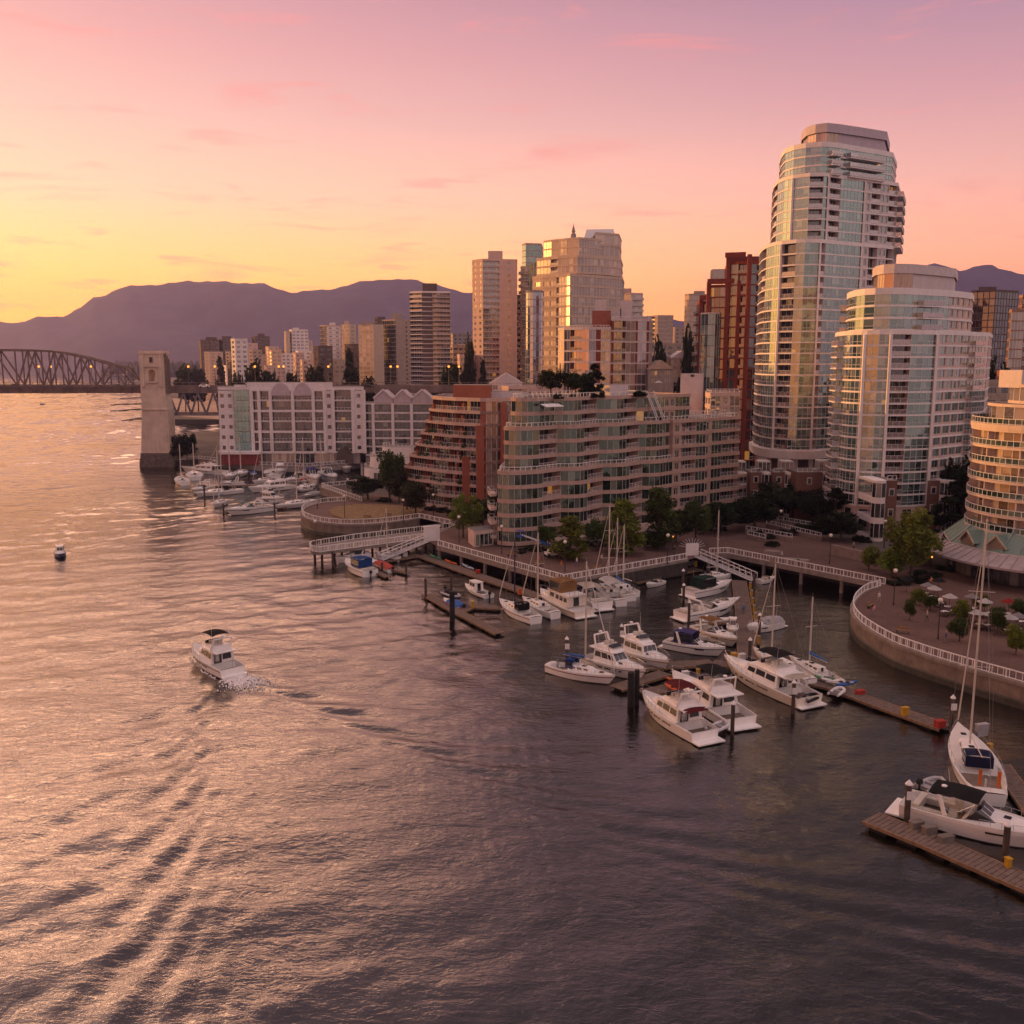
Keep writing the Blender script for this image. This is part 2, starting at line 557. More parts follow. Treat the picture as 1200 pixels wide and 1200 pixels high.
# ------------------------------------------------------------------ hills and haze
M_HILL = mat('forest_hill', (.026, .036, .042), .95, .1, var=.5, nscale=.006)

def hills(name, prof, Yr, depth, base_z=0.5, seed=0):
    """a ridge whose crest passes the given (u, v) points at distance Yr, falling to the shore in front and behind"""
    rs = random.Random(seed)
    us = np.linspace(prof[0][0], prof[-1][0], 230)
    vs_ = np.interp(us, [p[0] for p in prof], [p[1] for p in prof])
    rows = []
    nr = 22
    verts, faces = [], []
    ph = [rs.random() * 6.28 for _ in range(8)]
    for j in range(nr + 1):
        s = j / nr                     # 0 shore .. .55 crest .. 1 behind
        for i, u in enumerate(us):
            crest = ZV(vs_[i], Yr) + 5.0 * math.sin(i * .9 + ph[0]) + 4.0 * math.sin(i * 2.1 + ph[1])
            xc = XU(u, Yr, 300)
            y = Yr + depth * (s - .6)
            if s < .6:
                k = s / .6
                h = crest * (k ** 1.15)
                h += crest * .17 * math.sin(xc * .0031 + 5 * k + ph[2]) * math.sin(xc * .0013 + ph[3]) * math.sin(math.pi * k)
                h += crest * .09 * math.sin(xc * .009 + 9 * k + ph[4]) * math.sin(math.pi * k)
            else:
                h = crest * (1 - ((s - .6) / .4) ** 1.5)
            verts.append((xc * (y / Yr), y, max(h, 0) + base_z - .6))
    n = len(us)
    for j in range(nr):
        for i in range(n - 1):
            faces.append((j * n + i, j * n + i + 1, (j + 1) * n + i + 1, (j + 1) * n + i))
    b = MB(); b.add(verts, faces)
    o = b.build(name, M_HILL, smooth='all')
    tag(o, kind='structure')
    return o

hills('mountains', [(-260, 424), (-180, 404), (-120, 392), (-60, 383), (0, 378), (22, 377), (40, 371), (72, 370), (95, 360), (110, 349), (128, 343), (142, 336), (170, 332), (205, 331), (225, 328),
      (250, 330), (280, 330), (308, 331), (330, 338), (347, 342), (380, 338), (405, 334), (430, 326), (450, 325), (465, 327), (485, 325), (500, 330), (530, 338), (580, 345), (640, 356), (700, 366), (740, 371),
      (770, 369), (800, 376), (860, 366), (930, 348), (1000, 330), (1060, 316), (1078, 310), (1095, 307), (1112, 312), (1125, 316), (1145, 309), (1158, 308), (1175, 314), (1200, 321), (1260, 330), (1340, 350), (1440, 424)],
      6200, 2400, seed=3)
# unseen ridge added left of the frame to shade water and lower storeys
ridge = []
for k in range(60):
    u_ = k / 59
    c = Vector((-1290, -300, 0)).lerp(Vector((-1700, 1500, 0)), u_)
    ridge.append(c)
bh = MB(); vsr = []
for k, c in enumerate(ridge):
    hgt = (1 if 3 < k < 57 else .2) * ((158 if c.y < 840 else max(30, 158 - (c.y - 840) * .6)) + 4 * math.sin(k * .7) + 3 * math.sin(k * 1.9))
    vsr += [(c.x + 120, c.y + 40, .3), (c.x + 40, c.y + 10, hgt * .75), (c.x, c.y, hgt), (c.x - 60, c.y - 20, hgt * .7), (c.x - 170, c.y - 60, .3)]
bh.add(vsr, [(k * 5 + i, k * 5 + i + 1, k * 5 + 6 + i, k * 5 + 5 + i) for k in range(59) for i in range(4)])
tag(bh.build('shade_ridge', M_HILL, smooth='all'), kind='structure')

hz = bpy.data.materials.new('haze_air'); hz.use_nodes = True
ht = hz.node_tree
for n in list(ht.nodes):
    if n.type != 'OUTPUT_MATERIAL':
        ht.nodes.remove(n)
pv = ht.nodes.new('ShaderNodeVolumePrincipled')
pv.inputs['Color'].default_value = (.49, .49, 1.0, 1)
pv.inputs['Density'].default_value = 0.85e-4
pv.inputs['Anisotropy'].default_value = .55
ht.links.new(pv.outputs[0], ht.nodes['Material Output'].inputs['Volume'])
bb = MB(); bb.box((0, 4150, -2.2), (11400, 10300, 640))
hob = bb.build('haze', hz)
tag(hob, kind='stuff')
hob['label'] = 'thin evening haze between the towers and the far mountains'
# ------------------------------------------------------------------ facade kit
ZP = 3.0                                                     # level of promenade and city ground

G_TEAL = glass_mat('glass_teal', (.010, .022, .024), (.26, .30, .28), (.060, .118, .115), .22, .004)
G_PALE = glass_mat('glass_pale', (.03, .03, .035), (.50, .42, .38), (.22, .20, .19), .22, .006, .5)
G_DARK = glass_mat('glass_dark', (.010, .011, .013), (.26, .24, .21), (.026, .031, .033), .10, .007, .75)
G_WARM = glass_mat('glass_warm', (.02, .018, .016), (.48, .38, .28), (.14, .105, .08), .24, .006, .6, .42)
G_GREY = glass_mat('glass_grey', (.025, .026, .030), (.36, .32, .32), (.13, .125, .13), .22, .006, .55)
G_BOAT = glass_mat('boat_glass', (.010, .011, .013), (.03, .03, .032), (.013, .014, .016), .035, 0.0, .7, .12)
G_GREEN = glass_mat('glass_green', (.006, .010, .009), (.19, .21, .17), (.026, .048, .038), .12, .006, .66)

M_WHITE = mat('white_render', (.80, .75, .74), .6, var=.06, streak=.25)
M_PINK = mat('pink_concrete', (.60, .45, .40), .75, var=.08, streak=.3)
M_PANEL = mat('pale_panel', (.60, .53, .54), .6, var=.07, streak=.25)
M_BEIGE = mat('beige_concrete', (.58, .46, .36), .8, var=.1, streak=.35)
M_TAN = mat('tan_concrete', (.42, .33, .27), .85, var=.12, streak=.4)
M_GREYC = mat('grey_concrete', (.30, .27, .26), .85, var=.14, streak=.4)
M_BROWNC = mat('brown_concrete', (.13, .095, .085), .85, var=.15, streak=.3)
M_FRAME = mat('white_frame', (.62, .60, .60), .45, var=.04)
M_DFRAME = mat('dark_frame', (.05, .05, .055), .5, var=.1)
M_RAILW = mat('white_rail', (.74, .72, .72), .5, var=.05)
M_BRICK = brick_mat('red_brick', (.34, .085, .040), (.26, .062, .032), (.30, .2, .16))
M_BRICK2 = brick_mat('brown_brick', (.19, .085, .055), (.14, .062, .045), (.22, .17, .14))
M_REDP = mat('red_panel', (.21, .042, .024), .7, var=.12, streak=.2)
M_ROOF = mat('gravel_roof', (.20, .18, .175), .95, var=.2, nscale=1.5)
M_MAUVE = mat('mauve_panel', (.50, .44, .50), .6, var=.06, streak=.2)
M_SHADE = mat('interior_shade', (.11, .085, .08), .9, var=.2)  # dark colour standing in for shade inside the archway and niche


def F2(u, Y, z):
    return (XU(u, Y, z), Y)

def offset(path, d):
    """closed CCW path moved outward by d"""
    n = len(path); out = []
    for i in range(n):
        p0, p1, p2 = Vector(path[i - 1][:2]), Vector(path[i][:2]), Vector(path[(i + 1) % n][:2])
        a, b = (p1 - p0).normalized(), (p2 - p1).normalized()
        na, nb = Vector((a.y, -a.x)), Vector((b.y, -b.x))
        m = na + nb
        if m.length < .2:
            m = na
        m.normalize()
        out.append(tuple(p1 + m * min(d / max(.45, m.dot(na)), abs(d) * 2.2) if d >= 0 else p1 + m * max(d / max(.45, m.dot(na)), -abs(d) * 2.2)))
    return out

def arc(cx, cy, r, a0, a1, n):
    return [(cx + r * math.cos(math.radians(a0 + (a1 - a0) * i / n)), cy + r * math.sin(math.radians(a0 + (a1 - a0) * i / n))) for i in range(n + 1)]


class Parts:
    """counts the parts of one kind on a thing: a hundred of their own, the rest in one"""
    def __init__(self, root, name, mats, cap=100):
        self.root, self.name, self.mats, self.cap, self.n, self.rest = root, name, mats, cap, 0, MB()

    def put(self, mb):
        if not mb.f:
            return
        if self.n < self.cap:
            mb.build(self.name, self.mats, self.root); self.n += 1
        else:
            self.rest.add(mb.v, mb.f)
            k = len(mb.f)
            self.rest.mi[-k:] = mb.mi; self.rest.r[-k:] = mb.r

    def done(self):
        if self.rest.f:
            o = self.rest.build(self.name, self.mats, self.root); o['kind'] = 'stuff'


def panes(mb, p, q, z0, z1, w=1.35, fr=.07, proud=.05, midrail=None, inset=0.0, gi=0, fi=1, bias=None):
    """a run of glazing between two plan points: single panes, mullions, a transom"""
    p, q = Vector(p[:2]), Vector(q[:2])
    L = (q - p).length
    if L < .05:
        return
    a = (q - p) / L; n = Vector((a.y, -a.x))
    p = p - n * inset; q = q - n * inset
    k = max(1, round(L / w))
    for i in range(k):
        s, e = p + a * (L * i / k), p + a * (L * (i + 1) / k)
        r = R.random() if bias is None else min(.999, max(0, R.gauss(bias, .2)))
        if midrail:
            zm = z0 + (z1 - z0) * midrail
            mb.quad((s.x, s.y, z0), (e.x, e.y, z0), (e.x, e.y, zm), (s.x, s.y, zm), gi, min(.999, r * .5 + R.random() * .3))
            mb.quad((s.x, s.y, zm), (e.x, e.y, zm), (e.x, e.y, z1), (s.x, s.y, z1), gi, r)
        else:
            mb.quad((s.x, s.y, z0), (e.x, e.y, z0), (e.x, e.y, z1), (s.x, s.y, z1), gi, r)
    if fr:
        for i in range(k + 1):
            c = p + a * (L * i / k) + n * proud
            s, e = c - a * fr / 2, c + a * fr / 2
            si, ei = s - n * proud, e - n * proud
            mb.add([(s.x, s.y, z0), (e.x, e.y, z0), (e.x, e.y, z1), (s.x, s.y, z1), (si.x, si.y, z0), (ei.x, ei.y, z0), (ei.x, ei.y, z1), (si.x, si.y, z1)],
                   ((0, 1, 2, 3), (4, 0, 3, 7), (1, 5, 6, 2)), fi)
        if midrail:
            s, e = p + n * proud * .8, q + n * proud * .8
            mb.bar((s.x, s.y, zm), (e.x, e.y, zm), .06, .07, fi)


def railing(mb, pts, z, h=1.05, post=1.3, glass=None, top=.07, ri=0, gi=1, pick=0.0, closed=False):
    """posts, a top and a bottom rail along plan points, optionally glazed or with pickets"""
    m = len(pts)
    for i in range(m if closed else m - 1):
        p, q = Vector(pts[i][:2]), Vector(pts[(i + 1) % m][:2])
        L = (q - p).length
        if L < .05:
            continue
        mb.bar((p.x, p.y, z + h), (q.x, q.y, z + h), top, top, ri)
        mb.bar((p.x, p.y, z + .12), (q.x, q.y, z + .12), top * .7, top * .7, ri)
        k = max(1, round(L / post))
        for j in range(k + (1 if (i == m - 2 and not closed) else 0)):
            c = p.lerp(q, j / k)
            mb.box((c.x, c.y, z), (top * .9, top * .9, h), ri, math.atan2(q.y - p.y, q.x - p.x))
        if pick:
            kk = max(1, round(L / pick))
            for j in range(kk):
                c = p.lerp(q, (j + .5) / kk)
                mb.box((c.x, c.y, z + .12), (top * .45, top * .45, h - .15), ri, math.atan2(q.y - p.y, q.x - p.x))
        if glass is not None:
            mb.quad((p.x, p.y, z + .14), (q.x, q.y, z + .14), (q.x, q.y, z + h - .04), (p.x, p.y, z + h - .04), glass, R.uniform(.3, .9))


def punched(wall, wins, p, q, z0, z1, bay=3.0, ww=1.6, wh=1.5, sill=.9, rec=.16, split=2, skip=()):
    p, q = Vector(p[:2]), Vector(q[:2]); L = (q - p).length
    if L < .3:
        return
    a = (q - p) / L; n = Vector((a.y, -a.x))
    k = max(1, round(L / bay)); b = L / k; ww = min(ww, b * .86)
    at = lambda s, d=0.0: p + a * s - n * d
    def Q(s0, s1, za, zb, d0=0.0, d1=0.0, mi=0):
        A, B = at(s0, d0), at(s1, d1)
        wall.quad((A.x, A.y, za), (B.x, B.y, za), (B.x, B.y, zb), (A.x, A.y, zb), mi)
    Q(0, L, z0, z0 + sill); Q(0, L, z0 + sill + wh, z1)
    za, zb = z0 + sill, z0 + sill + wh
    last = 0.0
    for i in range(k):
        s0, s1 = b * (i + .5) - ww / 2, b * (i + .5) + ww / 2
        Q(last, s0, za, zb); last = s1
        Q(s0, s0, za, zb, 0, rec); Q(s1, s1, za, zb, rec, 0)
        A, B, A2, B2 = at(s0), at(s1), at(s0, rec), at(s1, rec)
        wall.quad((A.x, A.y, za), (B.x, B.y, za), (B2.x, B2.y, za), (A2.x, A2.y, za))
        wall.quad((A2.x, A2.y, zb), (B2.x, B2.y, zb), (B.x, B.y, zb), (A.x, A.y, zb))
        wb = MB()
        panes(wb, (A2.x, A2.y), (B2.x, B2.y), za, zb, ww / split, .06, .04)
        wins.put(wb)
    Q(last, L, za, zb)


def block(root, path, z0, nfl, fh, sty, M, slab=.38, out=.10, pane=1.35, bd=1.5, roof=True, parapet=.55, mid=None, fr=.07, top_rail=False,
          bay=3.0, ww=1.6, wh=1.5, sill=.9, hold=None, opn=1.0, bpost=1.3, bias=None, slabname='floor_slab', wallpan=None):
    """one massing block. sty: a letter for each edge of the CCW plan path
       g glazing  b balcony recess  B glazing with a projecting balcony  w wall with windows  s plain wall  p glazing on a half wall"""
    n = len(path)
    own = hold is None
    hold = hold or {}
    bal = hold.setdefault('b', Parts(root, 'balcony', [M['slab'], M['rail'], M['rglass'], M['wall']]))
    bwin = hold.setdefault('bw', Parts(root, 'balcony_door', [M.get('shade_glass', M['glass']), M['frame']]))  # optional darker glass puts the recess shade into the door colour
    bnd = hold.setdefault('wb', Parts(root, 'window_band', [M['glass'], M['frame']]))
    win = hold.setdefault('w', Parts(root, 'window', [M['glass'], M['frame']]))
    wall = MB()
    outer = offset(path, out)
    for k in range(nfl):
        z = z0 + k * fh; zt = z + fh
        sl = MB(); sl.prism(outer, z - .02, z + slab, 0)
        sl.build(slabname, M['slab'], root)
        runs = []; prev = ''
        za, zb = z + slab, zt - .02
        for i in range(n):
            p, q = path[i], path[(i + 1) % n]
            s = sty[i % len(sty)]
            pv, qv = Vector(p[:2]), Vector(q[:2]); L = (qv - pv).length
            if L < .05: continue
            a = (qv - pv) / L; nn = Vector((a.y, -a.x))
            if s in 'gBp' and not (prev and prev in 'gBp'):
                runs.append(MB())
            prev = s
            if s in 'gB':
                panes(runs[-1], p, q, za, zb, pane, fr, .05, mid, bias=bias)
            elif s == 'p':
                zc = za + .55
                wall.quad((p[0], p[1], za), (q[0], q[1], za), (q[0], q[1], zc), (p[0], p[1], zc))
                panes(runs[-1], p, q, zc, zb, pane, fr, .05, None, .05)
            elif s == 'w':
                punched(wall, win, p, q, za, zb, bay, ww, min(wh, zb - za - .5), max(.15, sill - slab), split=2)
            elif s == 's':
                wall.quad((p[0], p[1], za), (q[0], q[1], za), (q[0], q[1], zb), (p[0], p[1], zb))
            elif s == 'b':
                pi, qi = pv - nn * bd, qv - nn * bd
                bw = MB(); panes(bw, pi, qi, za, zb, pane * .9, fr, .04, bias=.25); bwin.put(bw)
                wall.quad((p[0], p[1], za), (pi.x, pi.y, za), (pi.x, pi.y, zb), (p[0], p[1], zb))
                wall.quad((qi.x, qi.y, za), (q[0], q[1], za), (q[0], q[1], zb), (qi.x, qi.y, zb))
                bm = MB(); A, B = pv - nn * .06 + a * .05, qv - nn * .06 - a * .05
                railing(bm, [A, B], za, 1.0, bpost, None if M.get('open') else 2, .06, 1, pick=.35 if M.get('open') else 0)
                if R.random() < .55:
                    c = A.lerp(B, R.uniform(.25, .75)) - nn * R.uniform(.5, .9)
                    bm.box((c.x, c.y, za), (R.uniform(.4, .9), .5, R.uniform(.5, .8)), 3, R.random())
                bal.put(bm)
            if s == 'B':
                bm = MB(); o = bd
                A, B, Cc, D = pv + nn * out, qv + nn * out, qv + nn * o, pv + nn * o
                bm.prism([(D.x, D.y), (Cc.x, Cc.y), (B.x, B.y), (A.x, A.y)], z + .02, z + slab * .72, 0)
                railing(bm, [A, D, Cc, B], z + slab * .72, 1.05, bpost, 2, .06, 1)
                bal.put(bm)
        for band in runs: bnd.put(band)
    wall.build('wall', M['wall'], root)
    zr = z0 + nfl * fh
    if roof:
        rf = MB()
        rf.prism(outer, zr - .02, zr + .36, 0, 1)
        if parapet:
            inn = offset(path, -.18)
            for i in range(n):
                p, q, p2, q2 = outer[i], outer[(i + 1) % n], inn[i], inn[(i + 1) % n]
                h0, h1 = zr + .36, zr + .36 + parapet
                rf.quad((p[0], p[1], h0), (q[0], q[1], h0), (q[0], q[1], h1), (p[0], p[1], h1), 0)
                rf.quad((q2[0], q2[1], h0), (p2[0], p2[1], h0), (p2[0], p2[1], h1), (q2[0], q2[1], h1), 0)
                rf.quad((p[0], p[1], h1), (q[0], q[1], h1), (q2[0], q2[1], h1), (p2[0], p2[1], h1), 0)
        rf.build('roof', [M['slab'], M_ROOF], root)
        if top_rail:
            rr = MB(); railing(rr, offset(path, -.3), zr + .36 + parapet * .2, 1.05, 1.2, None, .12, 0, closed=True)
            rr.build('roof_railing', M['rail'], root)
    if own:
        finish(hold)
    return zr

def finish(hold):
    for p in hold.values(): p.done()

def mats(slab, frame, glass, wall, rail=None, rglass=None):
    return dict(slab=slab, frame=frame, glass=glass, wall=wall, rail=rail or M_RAILW, rglass=rglass or G_GREY)

def house(root, path, z0, z1, m_wall, name='wall', m_top=None):
    b = MB(); b.prism(path, z0, z1, 0, 1); return b.build(name, [m_wall, m_top or M_ROOF], root)

def plan(us, z):
    return [F2(u, Y, z) for u, Y in us]

# ================================================================== tall curved glass tower
MT = mats(M_WHITE, M_FRAME, G_TEAL, M_PANEL); MT['shade_glass'] = G_DARK
Y0 = 252.0
root = thing('glass_tower', 'tallest tower, pale teal glass with curved setback crown, white slabs and stacked balconies', 'tower', (XU(960, Y0, 40), Y0, ZP))
hold = {}
zt1, zt2, zt3 = ZV(286, 255), ZV(208, 255), ZV(172, 255)
zb = ZV(527, 255)
def tp(l, sx=0):
    return [F2(u, y, 45) for u, y in l]
p1 = tp([(886, 282), (889, 271), (894, 264), (902, 259), (911, 255.8), (928, 252.8), (938, 251.9), (956, 252), (962, 253.5), (976, 256), (1004, 260.5), (1012, 262), (1022, 263.6), (1032, 265.2), (1040, 267), (1044, 284), (905, 288)])
st1 = 'ggbggbg' + 'Bggw' + 'bwgb' + 'ss'
n1 = 19
fh1 = (zt1 - zb) / n1
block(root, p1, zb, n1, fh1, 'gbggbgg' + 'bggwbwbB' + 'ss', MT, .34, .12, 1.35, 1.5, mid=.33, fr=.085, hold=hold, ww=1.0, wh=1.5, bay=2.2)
p2 = tp([(898, 280), (900, 270), (904, 264), (911, 259.5), (921, 256.5), (940, 253.6), (956, 253.3), (962, 254.2), (976, 256.8), (1004, 261), (1012, 262.4), (1022, 264), (1032, 265.6), (1041, 267.5), (1045, 284), (912, 288)])
n2 = 6
block(root, p2, zt1 + .5, n2, (zt2 - zt1 - .5) / n2, 'gbgggbg' + 'bgwbwbB' + 'ss', MT, .34, .14, 1.35, 1.5, mid=.33, fr=.085, hold=hold, ww=1.0, wh=1.5, bay=2.2)
p3 = tp([(905, 278), (907, 269), (911, 263), (921, 259), (934, 256.5), (952, 254.9), (960, 255.2), (972, 256.6), (980, 258.2), (988, 259.6), (1020, 265), (1033, 268), (1038, 282), (915, 286)])
n3 = 3
block(root, p3, zt2 + .5, n3, (zt3 - zt2 - .5) / n3, 'gggggg' + 'BgBB' + 'gs' + 'ss', MT, .42, .16, 1.3, 1.6, mid=.4, hold=hold, parapet=.9)
finish(hold)
pl = MB()
for (u, y), za_, zb_ in (((910.5, 255.8), zb, zt1), ((956, 251.8), zb, zt1), ((1004, 260.3), zb, zt1), ((921, 256.3), zt1, zt2), ((962, 254.0), zt1, zt2), ((1004, 260.8), zt1, zt2)):
    pl.box((*F2(u, y, 45), za_), (.5, .5, zb_ - za_), 0)
pl.build('pilaster', M_WHITE, root)
zc = zt3 + 1.2
pc = tp([(928, 276), (929, 267), (934, 262), (944, 259), (957, 257.5), (972, 259), (1000, 263), (1025, 267), (1029, 281), (936, 284)])
crown = MB(); crown.prism(pc, zc - .8, zc + .3, 0, 1)
inn = offset(pc, -.45)
for i in range(len(pc)):
    j = (i + 1) % len(pc)
    if i >= 5:
        crown.quad((*inn[i], zc + .3), (*inn[j], zc + .3), (*inn[j], zc + 3.0), (*inn[i], zc + 3.0), 0)
crown.prism(offset(pc, .05), zc + 3.0, zc + 5.2, 0, 1)
crown.build('penthouse', [M_MAUVE, M_ROOF], root)
wbn = MB()
for i in range(5):
    panes(wbn, inn[i], inn[i + 1], zc + .3, zc + 3.0, 1.2, .08)
wbn.build('penthouse_window', [glass_mat('glass_bronze', (.10, .06, .04), (.35, .22, .14), (.20, .12, .08), .18, 0), M_FRAME], root)
# open ground level on columns
pod = MB(); pod.prism(offset(p1, .9), zb - 2.2, zb - .03, 0)
pod.build('podium_slab', M_WHITE, root)
for u, y in ((900, 258), (915, 255), (932, 254), (950, 254.4), (972, 258), (1000, 264)):
    c = MB(); c.box((*F2(u, y, 14), ZP), (1.1, 1.1, zb - 2.2 - ZP), 0); c.build('column', M_WHITE, root)
co = MB(); co.prism(offset(p1, -4), ZP, zb - 2.2, 0); co.build('lobby_wall', M_BROWNC, root)

# ================================================================== drum-shaped glass tower, right
MD = mats(M_WHITE, M_FRAME, G_TEAL, M_PINK); MD['shade_glass'] = G_DARK
root = thing('drum_tower', 'rounded white framed glass tower with drum penthouse, standing right of the tallest tower', 'tower', (XU(1060, 206, 30), 206, ZP))
hold = {}
zd0, zd1, zd2, zd3 = ZV(593, 206), ZV(392, 206), ZV(344, 206), ZV(315, 208)
pd = [F2(u, y, 22) for u, y in [(974, 240), (973, 226), (976, 219), (983, 213), (993, 209), (1003, 207), (1009, 206.2), (1023, 205), (1037, 204.4), (1060, 204.6), (1074, 205.4), (1088, 206.6), (1092, 207.4), (1112, 212), (1128, 216), (1142, 220), (1150, 222.5), (1154, 240), (1000, 246)]]
nd = 15
fhd = (zd1 - zd0) / nd
MDs = 'ggBggg' + 'gg' + 'b' + 'gg' + 'g' + 'w' + 'w' + 'B' + 'g' + 'sss'
block(root, pd, zd0, nd, fhd, MDs, MD, .36, .12, 1.5, 1.4, mid=.30, hold=hold, bay=4.2, ww=2.8, wh=1.6, sill=.85, fr=.09)
# pilaster that runs up the drum
pl = MB()
for u, y in ((1006.5, 206.0), (1036.5, 203.9), (1090, 206.4)):
    pl.box((*F2(u, y, 22), zd0), (.55, .5, zd1 - zd0), 0)
pl.build('pilaster', M_WHITE, root)
pu = [F2(u, y, 42) for u, y in [(990, 238), (990, 226), (993, 220), (1000, 214.5), (1010, 211), (1022, 209), (1040, 208), (1057, 208.6), (1066, 209.6), (1072, 210.4), (1096, 213.5), (1108, 216), (1120, 219), (1134, 224), (1136, 238), (1000, 244)]]
nu = 3
block(root, pu, zd1 + .8, nu, (zd2 - zd1 - .8) / nu, 'Bggggggg' + 'g' + 'B' + 'g' + 'ww' + 'sss', MD, .45, .2, 2.0, 1.5, mid=.3, hold=hold, parapet=1.0, bias=.7, bay=3, ww=1.9)
finish(hold)
zc = zd2 + 1.2
pc = [F2(u, y, 48) for u, y in [(1019, 236), (1019, 224), (1023, 218), (1032, 214.4), (1044, 213), (1056, 213), (1068, 214), (1090, 218), (1116, 224), (1118, 236)]]
inn = offset(pc, -.35)
crown = MB(); crown.prism(pc, zc - .9, zc + .6, 0, 1)
for i in range(len(pc)):
    j = (i + 1) % len(pc)
    if i >= 6:
        crown.quad((*inn[i], zc + .6), (*inn[j], zc + .6), (*inn[j], zc + 3.6), (*inn[i], zc + 3.6), 0)
crown.prism(offset(pc, .05), zc + 3.6, zc + 5.6, 0, 1)
crown.build('penthouse', [M_PANEL, M_ROOF], root)
wbn = MB()
for i in range(6):
    panes(wbn, inn[i], inn[i + 1], zc + .6, zc + 3.6, 1.3, .1)
wbn.build('penthouse_window', [MATS['glass_bronze'], M_FRAME], root)
bs = MB(); bs.prism(offset(pd, -.05), ZP, zd0 - .03, 0); bs.build('base_wall', M_PINK, root)
hold = {}
for i in (4, 6, 9, 12):
    wbm = MB(); a_, b_ = Vector(pd[i]), Vector(pd[i + 1])
    nn = (b_ - a_).normalized(); nn = Vector((nn.y, -nn.x)) * .06
    panes(wbm, a_.lerp(b_, .12) + nn, a_.lerp(b_, .88) + nn, ZP + .4, zd0 - .6, 1.3, .1)
    wbm.build('ground_window', [G_DARK, M_FRAME], root)

# ================================================================== round beige tower at the right edge
MR = mats(mat('cream_render', (.62, .50, .43), .7, var=.06, streak=.2), M_FRAME, glass_mat('glass_cream', (.05, .035, .03), (.52, .38, .28), (.26, .18, .135), .15, .006, .5), mat('cream_wall', (.54, .42, .35), .75, var=.08), M_RAILW, G_GREEN)
ry = 166.0
rx = XU(1240, ry, 20)
root = thing('round_tower', 'round cream tower ringed by continuous railed balconies, cut by the right edge', 'tower', (rx, ry, ZP))
rad = (rx - XU(1141, ry - 4, 25)) * .84
zr0 = ZV(664, 160)
zr1 = ZV(505, 160)
nr_ = 8
fr_ = (zr1 - zr0) / nr_
ring = arc(rx, ry, rad, 0, 360, 40)[:-1]
rin = arc(rx, ry, rad - 1.6, 0, 360, 40)[:-1]
for k in range(nr_ + 1):
    z = zr0 + k * fr_
    sl = MB(); sl.prism(ring, z - .25, z + .2, 0); sl.build('floor_slab', MR['slab'], root)
    if k < nr_:
        rl = MB(); railing(rl, ring, z + .2, 1.05, 1.4, 1, .10, 0, closed=True)
        rl.build('balcony_railing', [M_RAILW, G_GREEN], root)
        wd = MB()
        for i in range(40):
            if i % 3 == 0:
                p, q = rin[i], rin[(i + 1) % 40]
                wd.quad((*p, z + .2), (*q, z + .2), (*q, z + fr_ - .25), (*p, z + fr_ - .25), 2)
            else:
                panes(wd, rin[i], rin[(i + 1) % 40], z + .2, z + fr_ - .25, 1.5, .12)
        wd.build('window_band', [MR['glass'], M_FRAME, MR['wall']], root)
for i in range(0, 40, 3):
    ft = MB(); c = Vector(ring[i]).lerp(Vector(rin[i]), .5); ft.box((c.x, c.y, zr0), (1.2, .22, zr1 - zr0), 0, math.radians(i * 9)); ft.build('party_fin', MR['slab'], root)
pr = MB(); pr.prism(arc(rx, ry, rad + .1, 0, 360, 40)[:-1], zr1 + .2, zr1 + 1.0, 0, 1); pr.build('parapet', [MR['slab'], M_ROOF], root)
rl = MB(); railing(rl, ring, zr1 + 1.0, 1.0, 1.4, 1, .1, 0, closed=True); rl.build('roof_railing', [M_RAILW, G_GREEN], root)
for k, (dr, h0, h1) in enumerate(((3.2, 0.5, 4.3), (6.0, 4.0, 7.6))):
    up = arc(rx, ry + 1, rad - dr, 0, 360, 32)[:-1]
    b = MB(); b.prism(up, zr1 + h0, zr1 + h0 + .8, 0, 1); b.prism(offset(up, .4), zr1 + h1 - .5, zr1 + h1, 0, 1)
    b.build('setback_slab', [MR['slab'], M_ROOF], root)
    wd = MB()
    for i in range(32):
        panes(wd, up[i], up[(i + 1) % 32], zr1 + h0 + .8, zr1 + h1 - .5, 1.5, .14)
    wd.build('setback_window', [G_PALE, M_FRAME], root)
b = MB(); b.box((XU(1199, 168, 40), 168, zr1 + 7), (5, 5, 3.0), 0, .3); b.build('penthouse', M_PANEL, root)
b = MB(); b.prism(arc(rx, ry, rad - 1.2, 0, 360, 32)[:-1], ZP, zr0 - .25, 0); b.build('base_wall', MR['wall'], root)

